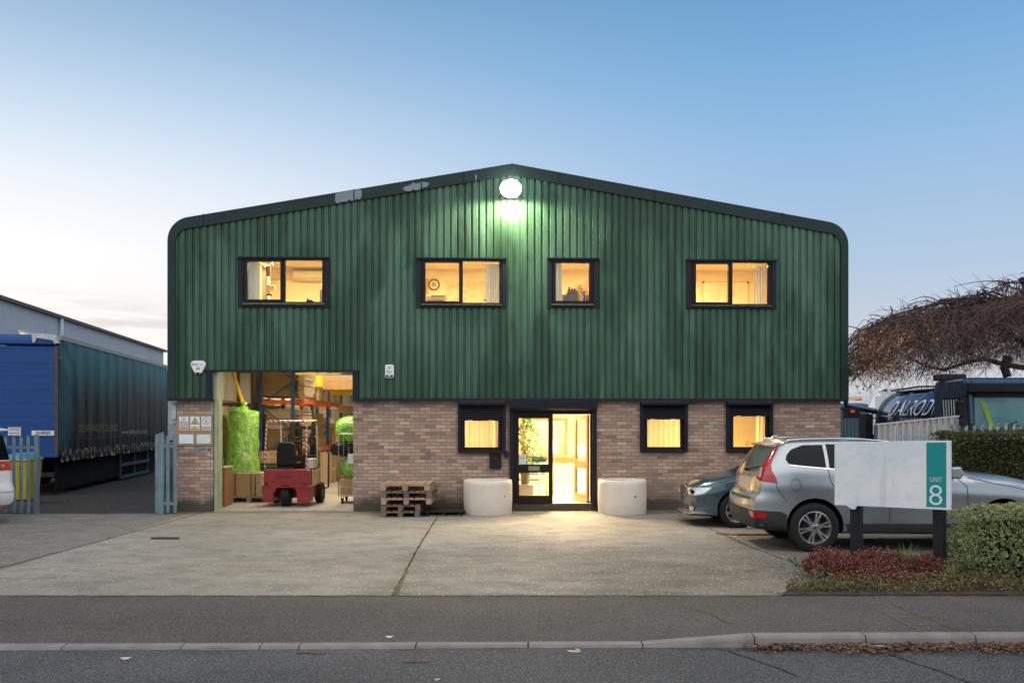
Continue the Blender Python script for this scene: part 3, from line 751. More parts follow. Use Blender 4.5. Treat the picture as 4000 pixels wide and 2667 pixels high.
b = MB(); b.box(-.27, 2.41, 3.96, 3.995, .151, .26); b.build('skirting', M_WHITE, bld)

# ---- upper windows
M_BLIND = thinmat('blind_fabric', (.50, .58, .74), .10, .6, .05, .04)  # blue sky light on the slats is put into the fabric colour
for d in UW:
    r = d['R']; w = bpy.data.objects.new('window', None); COL.objects.link(w); w.parent = bld
    wf = -.12
    ob = (r[0] + .095, r[1] - .095, r[2] + .075, r[3] - .045)
    b = MB(); holed(b, r[0], r[1], r[2], r[3], -.128, -.03, [ob]); b.build('window_surround', M_DARKT, w, bevel=.004)
    b = MB(); b.box(r[0] - .012, r[1] + .012, -.16, -.1285, r[3] - .018, r[3] + .012); b.build('drip_strip', M_DARKT, w)
    P_ = [rect(*p, -.09) for p in d['p']]
    b = MB(); holed(b, ob[0], ob[1], ob[2], ob[3], -.105, -.02, P_); b.build('frame', M_FRAME, w, bevel=.004)
    p = P_[0]; b = MB(); holed(b, p[0] - .05, p[1] + .045, p[2] - .05, p[3] + .05, -.118, -.1055, [p]); b.build('casement', M_FRAME, w, bevel=.003)
    s0 = rect(*d['s'], -.15); b = MB(); nseg = 40
    pts = []
    rr = random.Random(int(d['o'][0]))
    for i in range(nseg):
        a = s0[0] + (s0[1] - s0[0]) * i / nseg; c = s0[0] + (s0[1] - s0[0]) * (i + 1) / nseg
        b.box(a, c, -.165 - rr.uniform(0, .006), -.119, s0[2] + rr.uniform(0, .006), s0[3] - rr.uniform(0, .005))
    b.build('sill', M_SILL, w)
    for p in P_:
        b = MB(); b.box(p[0] - .005, p[1] + .005, -.066, -.060, p[2] - .005, p[3] + .005); b.build('pane', M_GLASS, w)
# ---- shuttered ground windows
for d in SH:
    w = bpy.data.objects.new('window', None); COL.objects.link(w); w.parent = bld
    g0, g1 = FU(d['g'][0], -.06), FU(d['g'][1], -.06); zb = FZ(d['bot'], -.06, d['g'][0]); zt = 2.375
    zbox = FZ(d['box'][1], -.2, d['bx'][0]); x0, x1 = FU(d['bx'][0], -.2), FU(d['bx'][1], -.2)
    b = MB(); b.prism([(-.02, zt), (-.2, zt), (-.2, zbox), (-.17, zbox - .02), (-.02, zbox - .02)], 'x', x0, x1); b.build('shutter_box', M_SHUT, w, bevel=.006)
    gw = .075
    for a in (g0, g1 - gw):
        b = MB(); b.box(a, a + gw, -.07, -.002, zb, zbox - .02)
        for k in range(3): b.cbox((a + .03, -.072, zb + .12 + k * .27), (.014, .006, .014))
        b.build('guide_rail', M_SHUT, w, bevel=.004)
    b = MB(); b.box(g0 + .01, g1 - .01, -.085, -.003, zb - .02, zb + .022); b.build('bottom_rail', M_SHUT, w, bevel=.004)
    zs = FZ(d['sl'], -.04, d['g'][0]); b = MB(); nsl = max(3, int((zbox - zs) / .042)); hh = (zbox - zs) / nsl
    for k in range(nsl):
        z = zs + k * hh; b.prism([(-.02, z + .002), (-.045, z + .006), (-.05, z + hh * .5), (-.045, z + hh - .006), (-.02, z + hh - .002)], 'x', g0 + gw, g1 - gw)
    b.box(g0 + gw, g1 - gw, -.055, -.0, zs - .012, zs + .003)
    b.build('shutter_curtain', M_SHUT, w)
    p = rect(*d['p'], .05); rr_ = (d['R'][0], d['R'][1], d['R'][2], 2.3)
    b = MB(); holed(b, rr_[0], rr_[1], rr_[2], rr_[3], .03, .10, [p]); b.build('frame', M_FRAME, w)
    b = MB(); b.box(p[0] - .005, p[1] + .005, .062, .068, p[2] - .005, p[3] + .005); b.build('pane', M_GLASS, w)
    for k in (.22, .72):
        b = MB(); b.cbox((g0 + gw + (g1 - g0 - 2 * gw) * k, -.058, zs - .004), (.09, .008, .012)); b.build('shutter_catch', M_WHITE, w)
# ---- entrance
ent = bpy.data.objects.new('entrance', None); COL.objects.link(ent); ent.parent = bld
g0, g1 = FU(1990, -.06), FU(2331, -.06); zb = FZ(1976, -.02)
zbox = FZ(1599, -.22); x0, x1 = FU(1991, -.22), FU(2333, -.22)
b = MB(); b.prism([(-.02, 2.375), (-.22, 2.375), (-.22, zbox + .03), (-.16, zbox - .02), (-.02, zbox - .02)], 'x', x0, x1); b.build('shutter_box', M_SHUT, ent, bevel=.006)
for a in (g0, g1 - .09):
    b = MB(); b.box(a, a + .09, -.075, -.002, zb, zbox - .02)
    for k in range(4): b.cbox((a + .012, -.078, .4 + k * .5), (.014, .006, .014))
    b.build('guide_rail', M_SHUT, ent, bevel=.004)
op = rect(2159.6, 2305.7, 1617.6, 1966, .03); pu = rect(2026.5, 2142, 1633.6, 1813, .05); pl = rect(2028, 2143, 1845, 1935, .05)
b = MB(); holed(b, DR[0], DR[1], DR[2], 2.40, .01, .11, [(op[0], op[1], .165, op[3]), (pu[0] - .05, pu[1] + .02, pl[2] - .05, pu[3] + .05)]); b.build('door_frame', M_FRAME, ent, bevel=.004)
b = MB(); holed(b, pu[0] - .05, pu[1] + .02, pl[2] - .05, pu[3] + .05, .025, .09, [pu, pl]); b.box(pu[0] - .06, pu[1] + .02, .0, .024, pl[2] - .20, pl[2] - .12); b.build('fixed_leaf', M_FRAME, ent, bevel=.003)
for p in (pu, pl):
    b = MB(); b.box(p[0] - .004, p[1] + .004, .055, .061, p[2] - .004, p[3] + .004); b.build('pane', M_GLASS, ent)
M_BRASS = mat('worn_brass', (.36, .32, .22), .4, .7, .2, 20, .1)
lb = rect(2064, 2108, 1820.5, 1837, .02); b = MB(); holed(b, lb[0], lb[1], lb[2], lb[3], .010, .024, [(lb[0] + .03, lb[1] - .03, lb[2] + .022, lb[3] - .022)]); b.box(lb[0] + .03, lb[1] - .03, .018, .0245, lb[2] + .02, lb[3] - .02); b.build('letterbox', M_BRASS, ent)
b = MB(); b.box(op[0] - .02, op[1] + .02, -.02, .12, .152, .168); b.build('threshold', mat('aluminium_threshold', (.5, .45, .38), .4, .6), ent)
# open leaf, hinged right and swung into the room
lf = bpy.data.objects.new('door', None); COL.objects.link(lf); lf.parent = ent
lf.matrix_local = T(op[1] - .035, .09, .175, R(180 - 76))
LW, LH = .86, op[3] - .19
M_LEAF = mat('bronze_door_leaf', (.26, .14, .05), .35, .2, .1, 3, 0)
b = MB(); holed(b, 0, LW, 0, LH, -.022, .022, [(.1, LW - .1, LH * .47, LH - .1), (.1, LW - .1, .16, LH * .38)]); b.build('leaf_frame', M_LEAF, lf, bevel=.003)
for (a, c) in ((LH * .47, LH - .1), (.16, LH * .38)):
    b = MB(); b.box(.098, LW - .098, -.003, .003, a, c); b.build('pane', glassmat('leaf_glass', (.97, .97, .95), .3), lf)
b = MB(); b.prism([(.022, .05), (.06, .0), (.06, -.012), (.022, -.012)], 'x', .02, LW - .02); b.prism([(-.022, .05), (-.06, .0), (-.06, -.012), (-.022, -.012)], 'x', .02, LW - .02); b.build('weather_bar', M_LEAF, lf)
b = MB(); 
for s_ in (-1, 1): b.tube([(LW - .05, s_ * .022, LH * .43), (LW - .05, s_ * .07, LH * .43), (LW - .17, s_ * .07, LH * .43)], .009, 8)
b.cbox((LW - .12, 0, LH * .425), (.14, .054, .05)); b.build('handle', M_CHROME, lf)
# ---- roller door side frames and shutter tube behind the loading doorway
M_BEIGE = mat('beige_reveal', (.42, .40, .34), .6); M_PGRN = mat('pale_green_jamb', (.30, .36, .23), .6)
b = MB(); b.box(FU(828, .0), FU(850, .0), -.02, .22, FZ(1560, 0, 830), DO[3]); b.build('door_reveal', M_BEIGE, bld)
b = MB(); b.box(FU(838, .0), FU(848, .0), -.012, .3, .0, FZ(1560, 0, 830) - .002); b.box(FU(848, .0) + .001, FU(850.5, .0), .05, .35, .0, DO[3]); b.build('door_jamb', M_PGRN, bld)
b = MB(); b.box(BL[1] - .0, FU(852, .3), .23, .45, .036, 3.3); b.build('door_guide', mat('dark_guide', (.03, .035, .04), .5), bld)
# inner side wall: blocks below, white sheet above, tarred pipe between

t = NT('painted_blockwork'); p_ = t.sep(); br = t.n('ShaderNodeTexBrick'); t.l(t.comb(p_[1], p_[2], 0), br.inputs['Vector']); br.inputs['Scale'].default_value = 1
br.inputs['Brick Width'].default_value = .45; br.inputs['Row Height'].default_value = .225; br.inputs['Mortar Size'].default_value = .008
br.inputs['Color1'].default_value = (.42, .36, .25, 1); br.inputs['Color2'].default_value = (.36, .30, .21, 1); br.inputs['Mortar'].default_value = (.24, .2, .15, 1)
t.base(br.outputs['Color']); t.set('Roughness', .9); t.set('Normal', t.bump(t.noise(30), .3, .01)); M_BLOCK = t.m
b = MB(); b.box(BL[0] + .225, BL[0] + .3, .5, 29, .036, 2.42); b.build('block_wall', M_BLOCK, bld)
b = MB(); b.box(BL[0] + .05, BL[0] + .12, .23, 29, 2.45, 5.9); b.box(6.9, 6.98, 6, 29, 0, 5.9); b.box(-7, 7, 29, 29.1, 0, 6.3)
for k in range(28): b.box(BL[0] + .12, BL[0] + .135, .8 + k, .82 + k, 2.45, 5.9)
b.build('lining_sheet', M_WHITEP, bld)
b = MB(); b.box(FU(935, 4.3), FU(981, 4.3), 4.32, 4.4, 2.42, 3.4); b.build('lining_panel', M_WHITEP, bld)
b = MB(); b.box(FU(981, 4.3), FU(984.5, 4.3), 4.28, 4.42, 2.3, 3.6); b.box(FU(930, 4.3), FU(933, 4.3), 4.28, 4.42, 2.3, 3.6); b.box(FU(930, 4.3), FU(984, 4.3), 4.28, 4.42, FZ(1458, 4.3) , FZ(1456, 4.3) + .04); b.build('angle_frame', mat('dark_angle_iron', (.10, .09, .08), .6), bld)
b = MB(); b.tube([(BL[0] + .36, .6, 2.36), (BL[0] + .36, 4.6, 2.40)], .035, 8)
for k in range(6): b.tube([(BL[0] + .36, .9 + k * .65, 2.363), (BL[0] + .36, .95 + k * .65, 2.364)], .045, 8)
b.build('wall_pipe', mat('tarred_pipe', (.05, .035, .02), .5, 0, .4), bld)

# ---- lights of the place
def area(name, u, w, z, sx, sy, power, col, parent, rx=0, spread=None):
    l = bpy.data.lights.new(name, 'AREA'); l.shape = 'RECTANGLE'; l.size = sx; l.size_y = sy; l.energy = power; l.color = col
    if spread: l.spread = spread
    o = bpy.data.objects.new(name, l); COL.objects.link(o)
    o.parent = parent; o.matrix_local = T(0, 0, -.04, 0, rx); return o
WARM = (1.0, .72, .30)
M_TUBE = emis('lit_diffuser', (1, .82, .55), 6)
def ceiling_light(u, w, z, sx, sy, power, label, col=WARM, group=None):
    t_ = thing('ceiling_light', label, 'ceiling light', MF @ T(u, w, z), group)
    b = MB(); b.box(-sx / 2, sx / 2, -sy / 2, sy / 2, -.025, 0); b.build('housing', M_WHITE, t_)
    b = MB(); b.box(-sx / 2 + .03, sx / 2 - .03, -sy / 2 + .03, sy / 2 - .03, -.035, -.0252); b.build('diffuser', M_TUBE, t_)
    area('lamp', 0, 0, 0, sx * .9, sy * .9, power, col, t_); return t_
KL = 1.0
ceiling_light(-5.0, 1.9, 5.95, 1.2, .6, 175 * KL, 'flat ceiling light of the office behind the leftmost upper window')
ceiling_light(-1.3, 1.9, 5.95, 1.2, .6, 200 * KL, 'flat ceiling light of the office with the octagonal clock')
ceiling_light(1.6, 1.9, 5.95, 1.2, .6, 165 * KL, 'flat ceiling light of the office behind the narrow upper window')
ceiling_light(4.9, 1.9, 5.95, 1.2, .6, 230 * KL, 'flat ceiling light of the office with the whiteboard', (1, .66, .24))
ceiling_light(1.3, 1.25, 2.55, 1.2, .6, 560 * KL, 'flat ceiling light inside the open reception', (1, .74, .40))
ceiling_light(.9, 4.8, 2.7, 1.0, .5, 60 * KL, 'ceiling light behind the reception hatch', (1, .8, .55))
ceiling_light(-1.6, 1.6, 2.55, 1.2, .6, 125 * KL, 'ceiling light of the ground room left of the entrance')
ceiling_light(4.4, 1.6, 2.55, 1.2, .6, 210 * KL, 'ceiling light of the ground room right of the entrance', (1, .66, .24))
WH = (1, .84, .58)
ceiling_light(-4.9, 1.6, 3.42, 1.5, .3, 60, 'tube light under the slab just inside the loading doorway', WH)
ceiling_light(-5.2, 6.5, 5.6, 2.0, .5, 260, 'strip light in front of the pallet racking', WH)
ceiling_light(-3.6, 10.5, 5.6, 2.0, .5, 300, 'strip light above the middle of the racking aisle', WH)
ceiling_light(-1.5, 16, 5.6, 2.0, .5, 300, 'strip light deep inside the warehouse', WH)
# floodlight on the gable
fu, fz = FP(1995, 739, -.35)
fl = thing('floodlight', 'round white floodlight glaring just below the gable peak', 'floodlight', MF @ T(fu, -.14, fz))
b = MB(); b.box(-.07, .07, .0, .06, -.05, .12); b.beam((0, 0, .05), (0, -.12, .06), .05, .05); b.build('bracket', M_DARKT, fl)
MH = T(0, -.22, 0, 0, R(90 - 22))
b = MB(); b.lathe([(.02, -.12), (.12, -.10), (.20, -.03), (.215, .03), (.20, .035)], MH @ T(0, 0, 0), 32); b.build('housing', M_DARKT, fl, smooth=True)
b = MB(); b.lathe([(.001, .07), (.1, .066), (.17, .052), (.212, .042), (.222, .02), (.216, -.01)], MH, 32); b.build('lens', emis('floodlight_glow', (1, .97, .9), 60), fl, smooth=True)
l = bpy.data.lights.new('flood_beam', 'SPOT'); l.energy = 280; l.spot_size = R(178); l.spot_blend = .3; l.shadow_soft_size = .07; l.color = (1, .90, .52)
o = bpy.data.objects.new('flood_beam', l); COL.objects.link(o); o.parent = fl; o.matrix_local = T(0, -.37, -.22, 0, R(14))
l = bpy.data.lights.new('yard_beam', 'SPOT'); l.energy = 900; l.spot_size = R(118); l.spot_blend = .6; l.shadow_soft_size = .12; l.color = (1, .93, .76)
o = bpy.data.objects.new('yard_beam', l); COL.objects.link(o); o.parent = fl; o.matrix_local = T(0, -.42, -.12, 0, R(-60))
# ------------------------------------------------------------ things fixed to or standing at the front
M_INK = mat('black_ink', (.02, .02, .025), .6, 0, 0, 3, 0); M_NAVY = mat('navy_ink', (.015, .04, .13), .5, 0, 0, 3, 0)
M_LBLUE = mat('light_blue_ink', (.25, .48, .68), .5, 0, 0, 3, 0); M_REDF = mat('faded_red_ink', (.52, .26, .21), .6, 0, .05, 5, 0)
M_PEACH = mat('faded_peach_ink', (.52, .37, .27), .6, 0, .05, 5, 0); M_YEL = mat('warning_yellow', (.72, .62, .25), .5, 0, .05, 5, 0)
def disc(mb, cx, cz, r, w, n=24, r0=0):
    if r0: 
        V = [(cx + q * math.cos(2 * PI * i / n), w, cz + q * math.sin(2 * PI * i / n)) for q in (r0, r) for i in range(n)]
        mb.add(V, [(i, (i + 1) % n, (i + 1) % n + n, i + n) for i in range(n)])
    else: mb.add([(cx + r * math.cos(2 * PI * i / n), w, cz + r * math.sin(2 * PI * i / n)) for i in range(n)], [tuple(range(n))])
# burglar alarm, shield shaped
a = FP(742, 1408, -.2); c = FP(800, 1458, -.2); cx = (a[0] + c[0]) / 2; cz = (a[1] + c[1]) / 2; W2 = (c[0] - a[0]) / 2; H2 = (a[1] - c[1]) / 2
t_ = thing('burglar_alarm', 'white shield shaped burglar alarm beside the loading doorway', 'alarm box', MF @ T(cx, -.1, cz))
pf = [(-.6, 1), (.6, 1), (.9, .82), (1, .45), (.92, .1), (.5, -.85), (.38, -1), (-.38, -1), (-.5, -.85), (-.92, .1), (-1, .45), (-.9, .82)]
b = MB(); b.prism([(x * W2, z * H2) for x, z in pf], 'y', -.07, 0); b.build('housing', M_WHITE, t_, bevel=.012)
b = MB(); b.prism([(-.36 * W2, -.82 * H2), (.36 * W2, -.82 * H2), (.3 * W2, -1.1 * H2), (-.3 * W2, -1.1 * H2)], 'y', -.074, -.01); b.build('siren_base', M_BLKP, t_)
for s_ in (-1, 1):
    b = MB(); b.cbox((s_ * .25 * W2, -.076, -1.0 * H2), (.012, .006, .012)); b.build('red_light', emis('red_led', (1, .05, .03), 2), t_)
text_part('lettering', 'Business', -.82 * W2, -.02 * W2, .32 * H2, .52 * H2, -.073, M_INK, t_, .02)
text_part('lettering', 'Watch', .02 * W2, .7 * W2, .32 * H2, .52 * H2, -.073, M_LBLUE, t_, .02)
def crest(t_, cx, cz, r, w):
    b = MB(); m2 = MB()
    for i in range(4):
        for j in range(2):
            if (i + j) % 2 == 0: b.quad((cx - r + i * r / 2, w, cz - r * .5 + j * r * .35), (cx - r / 2 + i * r / 2, w, cz - r * .5 + j * r * .35), (cx - r / 2 + i * r / 2, w, cz - r * .15 + j * r * .35), (cx - r + i * r / 2, w, cz - r * .15 + j * r * .35))
    b.build('crest', M_INK, t_, fix=False)
    disc(m2, cx - r * .45, cz + r * .6, r * .4, w, 10); disc(m2, cx + r * .45, cz + r * .6, r * .4, w - .0006, 10); m2.build('crest', M_LBLUE, t_, fix=False)
crest(t_, 0, -.25 * H2, .28 * W2, -.0735)
# second alarm, upright plate with rounded corners
a = FP(1504, 1424, -.16); c = FP(1538, 1476, -.16); cx = (a[0] + c[0]) / 2; cz = (a[1] + c[1]) / 2; W2 = (c[0] - a[0]) / 2; H2 = (a[1] - c[1]) / 2
t_ = thing('burglar_alarm', 'upright white and blue alarm box on the ribbed sheet right of the doorway', 'alarm box', MF @ T(cx, -.1, cz))
rp = []
for (sx, sz, a0) in ((1, 1, 0), (-1, 1, 90), (-1, -1, 180), (1, -1, 270)):
    for k in range(5): an = R(a0 + k * 22.5); rp.append((sx * (W2 - .03) + .03 * math.cos(an), sz * (H2 - .03) + .03 * math.sin(an)))
b = MB(); b.prism(rp, 'y', -.06, 0); b.build('housing', M_WHITE, t_, bevel=.006)
b = MB(); b.box(-W2 * .86, W2 * .86, -.066, -.0605, -H2 * .9, -H2 * .55); b.build('blue_panel', M_NAVY, t_)
b = MB(); disc(b, 0, -H2 * .68, .008, -.067, 8); b.build('light', emis('white_led', (.8, .9, 1), 2), t_, fix=False)
text_part('lettering', 'Home', -.62 * W2, .62 * W2, -.08 * H2, .12 * H2, -.062, M_INK, t_, .03)
text_part('lettering', 'Watch', -.66 * W2, .66 * W2, -.34 * H2, -.14 * H2, -.062, M_LBLUE, t_, .03)
crest(t_, 0, .48 * H2, .36 * W2, -.0615)
# sign board with its five plates
def plate(name, px0, px1, py0, py1, w, m, lab, cat, grp=None, th=.006):
    u0, z1 = FP(px0, py0, w); u1, z0 = FP(px1, py1, w); t_ = thing(name, lab, cat, MF @ T(u0, w, z0), grp)
    b = MB(); b.box(0, u1 - u0, 0, th, 0, z1 - z0); b.build('panel', m, t_); return t_, u1 - u0, z1 - z0
u0, z1 = FP(691, 1616); u1, z0 = FP(832, 1739.7)
b = MB(); b.box(0, u1 - u0, -.02, 0, 0, z1 - z0)
tag(b.build('backing_board', mat('weathered_ply', (.30, .225, .135), .8, 0, .15, 3, .2, 30, stretch=(8, 1, 1)), M=MF @ T(u0, -.001, z0)), 'brown plywood board on the brick pier carrying five plates', 'board')
t_, w_, h_ = plate('no_smoking_sign', 699, 736.5, 1626, 1680.6, -.03, M_PAPER, 'faded peach No smoking sign, leftmost on the plywood board', 'sign')
b = MB(); b.box(.05 * w_, .95 * w_, -.002, -.0005, .2 * h_, .66 * h_); b.build('faded_block', M_PEACH, t_)
b = MB(); b.box(.05 * w_, .95 * w_, -.002, -.0005, .04 * h_, .195 * h_); b.build('faded_block', M_REDF, t_)
text_part('lettering', 'No', .36 * w_, .64 * w_, .40 * h_, .50 * h_, -.004, M_PAPER, t_, .03); text_part('lettering', 'smoking', .12 * w_, .88 * w_, .22 * h_, .33 * h_, -.004, M_PAPER, t_, .03)
b = MB(); disc(b, .5 * w_, .83 * h_, .14 * h_, -.002, 24, .125 * h_); b.build('ring', M_INK, t_, fix=False)
b = MB(); b.beam((.4 * w_, -.003, .77 * h_), (.62 * w_, -.003, .88 * h_), .002, .008); b.build('cigarette', M_INK, t_)
t_, w_, h_ = plate('forklift_warning_sign', 743, 780, 1626, 1680.6, -.03, M_PAPER, 'white sign with black edged yellow triangle, Danger Forklift trucks', 'sign')
b = MB(); b.prism([(.06 * w_, .44 * h_), (.94 * w_, .44 * h_), (.5 * w_, .96 * h_)], 'y', -.002, -.0005); b.build('triangle_border', M_INK, t_)
b = MB(); b.prism([(.17 * w_, .475 * h_), (.83 * w_, .475 * h_), (.5 * w_, .875 * h_)], 'y', -.0035, -.0022); b.build('triangle', M_YEL, t_)
b = MB(); b.box(.34 * w_, .66 * w_, -.005, -.0036, .53 * h_, .60 * h_); b.box(.42 * w_, .45 * w_, -.005, -.0036, .60 * h_, .72 * h_); b.box(.56 * w_, .585 * w_, -.005, -.0036, .60 * h_, .72 * h_); b.box(.42 * w_, .585 * w_, -.005, -.0036, .72 * h_, .74 * h_); b.box(.26 * w_, .34 * w_, -.005, -.0036, .51 * h_, .53 * h_)
disc(b, .42 * w_, .525 * h_, .022 * h_, -.0055, 10); disc(b, .6 * w_, .525 * h_, .022 * h_, -.0055, 10); b.build('forklift_symbol', M_INK, t_)
b = MB(); b.box(.03 * w_, .97 * w_, -.002, -.0005, .03 * h_, .30 * h_); b.build('yellow_block', M_YEL, t_)
text_part('lettering', 'Danger', .28 * w_, .72 * w_, .18 * h_, .27 * h_, -.004, M_INK, t_, .02); text_part('lettering', 'Forklift trucks', .08 * w_, .92 * w_, .07 * h_, .15 * h_, -.004, M_INK, t_, .02)
t_, w_, h_ = plate('no_admittance_sign', 786.5, 824, 1626, 1680.6, -.03, M_PAPER, 'sign with a walking figure struck out by a faded red ring', 'sign')
b = MB(); disc(b, .5 * w_, .68 * h_, .43 * w_, -.002, 28, .35 * w_); b.build('ring', M_REDF, t_, fix=False)
b = MB(); b.beam((.3 * w_, -.003, .8 * h_), (.72 * w_, -.003, .52 * h_), .002, .012, (0, 1, 0)); b.build('bar', M_REDF, t_)
b = MB(); c_ = (.5 * w_, .68 * h_); disc(b, c_[0], c_[1] + .17 * h_, .025 * h_, -.004, 10)
for p, q in (((0, .13), (0, 0)), ((0, 0), (-.2, -.2)), ((0, 0), (.16, -.2)), ((0, .11), (-.17, .0)), ((0, .11), (.2, .02))): b.beam((c_[0] + p[0] * w_, -.0045, c_[1] + p[1] * h_), (c_[0] + q[0] * w_, -.0045, c_[1] + q[1] * h_), .0015, .009, (0, 1, 0))
b.build('walking_figure', M_INK, t_)
b = MB(); b.box(.04 * w_, .96 * w_, -.002, -.0005, .04 * h_, .30 * h_); b.build('red_block', M_REDF, t_)
for k, s_ in enumerate(('No admittance', 'Authorised', 'personnel only')): text_part('lettering', s_, .1 * w_, .9 * w_, (.215 - .075 * k) * h_, (.265 - .075 * k) * h_, -.004, M_PAPER, t_, .01)
plate('blank_plate', 699, 755, 1696, 1732, -.03, M_PAPER, 'blank bluish white plate, left of the lower pair on the board', 'sign')
plate('blank_plate', 767.8, 822.6, 1696.3, 1732, -.03, mat('offwhite_plate', (.62, .67, .68), .5), 'blank greyer plate, right of the lower pair on the board', 'sign')
t_, w_, h_ = plate('bell_plate', 768, 808, 1750, 1760, -.01, mat('blue_grey_plate', (.16, .30, .40), .5), 'small blue plate reading please ring for attention', 'sign')
text_part('lettering', 'PLEASE RING', .18 * w_, .82 * w_, .56 * h_, .84 * h_, -.001, M_NAVY, t_, .01); text_part('lettering', 'FOR ATTENTION', .08 * w_, .92 * w_, .16 * h_, .44 * h_, -.001, M_NAVY, t_, .01)
u0, z1 = FP(813, 1750.5); u1, z0 = FP(818.5, 1760.5)
t_ = thing('doorbell', 'black bell push right of the small blue plate', 'doorbell', MF @ T(u0, 0, z0)); b = MB(); b.box(0, u1 - u0, -.02, -.001, 0, z1 - z0); b.build('casing', M_BLKP, t_, bevel=.003)
b = MB(); b.box(.01, .02, -.024, -.0205, .025, .035); b.build('button', M_WHITE, t_)
b = MB(); x = (u1 - u0) / 2; b.tube([(x, -.005, 0), (x, -.006, -.09), (x + .02, -.006, -.11), (x + .09, -.006, -.112)], .0035, 6); b.build('cable', M_WHITE, t_)
# meter box on the side of the pier
t_ = thing('meter_box', 'pale grey electricity meter box on the left side of the brick pier', 'meter box', MF @ T(-7.21, .06, FZ(1655, 0, 680)))
b = MB(); b.box(-.19, 0, 0, .32, 0, .47); b.build('cabinet', mat('grey_grp', (.34, .40, .43), .5), t_, bevel=.008)
b = MB(); b.box(-.1, -.02, -.045, -.001, .1, .40); b.build('cover', mat('pale_grp', (.42, .49, .52), .5), t_, bevel=.006)
b = MB(); b.tube([(-.05, -.03, .0), (-.05, -.03, -.02)], .02, 8); b.build('gland', M_BLKP, t_)
# post box, keypad by the door
a = FP(1912, 1771, -.05); c = FP(1959, 1829, -.05)
t_ = thing('post_box', 'black steel post box on the brick between window and entrance', 'post box', MF @ T(a[0], 0, c[1])); w_, h_ = c[0] - a[0], a[1] - c[1]
b = MB(); b.box(0, w_, -.1, -.001, 0, h_ - .012); b.build('box', M_BLKP, t_, bevel=.006)
b = MB(); b.prism([(-.001, h_ - .01), (-.115, h_ - .035), (-.115, h_ - .02), (-.001, h_ + .004)], 'x', -.006, w_ + .006); b.build('lid', M_BLKP, t_)
b = MB(); b.tube([(w_ * .5, -.10, h_ * .72), (w_ * .5, -.106, h_ * .72)], .009, 10); b.build('lock', M_CHROME, t_)
a = FP(1969, 1760, -.06); c = FP(1989, 1784, -.06)
t_ = thing('key_switch', 'small dark shutter switch box just left of the entrance frame', 'switch box', MF @ T(a[0], 0, c[1])); b = MB(); b.box(0, c[0] - a[0] - .02, -.07, -.001, 0, a[1] - c[1]); b.build('casing', M_DARKT, t_, bevel=.008)
b = MB(); b.tube([(.04, -.07, .06), (.04, -.078, .06)], .012, 10); b.build('key_slot', M_BLKP, t_)
# stickers inside the fixed door pane
def sticker(px0, px1, py0, py1, m, name, lab):
    u0, z1 = FP(px0, py0, .06); u1, z0 = FP(px1, py1, .06); t_ = thing(name, lab, 'sticker', MF @ T(u0, .052, z0)); b = MB(); b.box(0, u1 - u0, 0, .002, 0, z1 - z0); b.build('film', m, t_); return t_, u1 - u0, z1 - z0
t_, w_, h_ = sticker(2028, 2054, 1774, 1812, M_PAPER, 'no_smoking_sticker', 'white no smoking sticker in the corner of the door side glass')
b = MB(); disc(b, .5 * w_, .66 * h_, .33 * w_, -.001, 20, .26 * w_); b.build('ring', mat('red_ink', (.5, .05, .05), .5), t_, fix=False)
b = MB(); b.beam((.28 * w_, -.0015, .76 * h_), (.72 * w_, -.0015, .56 * h_), .001, .012, (0, 1, 0)); b.box(.3 * w_, .7 * w_, -.0025, -.0015, .635 * h_, .665 * h_); b.build('struck_cigarette', M_INK, t_)
text_part('lettering', 'NO SMOKING', .1 * w_, .9 * w_, .24 * h_, .31 * h_, -.001, M_REDF, t_); text_part('lettering', 'It is against the law', .12 * w_, .88 * w_, .12 * h_, .18 * h_, -.001, M_INK, t_)
t_, w_, h_ = sticker(2078, 2134, 1784, 1805, M_NAVY, 'banner_sticker', 'navy and green web address sticker on the door side glass')
b = MB(); b.box(0, w_, -.001, 0, 0, .3 * h_); b.build('green_band', mat('green_band', (.16, .42, .08), .5), t_)
text_part('lettering', 'safe', .02 * w_, .19 * w_, .52 * h_, .85 * h_, -.002, mat('lime_ink', (.3, .6, .1), .5), t_, .02); text_part('lettering', 'local', .2 * w_, .42 * w_, .52 * h_, .85 * h_, -.002, M_WHITE, t_, .03); text_part('lettering', 'services', .43 * w_, .78 * w_, .52 * h_, .85 * h_, -.002, mat('lime_ink', (.3, .6, .1), .5), t_, .02); text_part('lettering', '.com', .79 * w_, .97 * w_, .52 * h_, .85 * h_, -.002, M_WHITE, t_, .03)
text_part('lettering', 'Approved Member', .22 * w_, .78 * w_, .06 * h_, .22 * h_, -.002, M_INK, t_, .01)

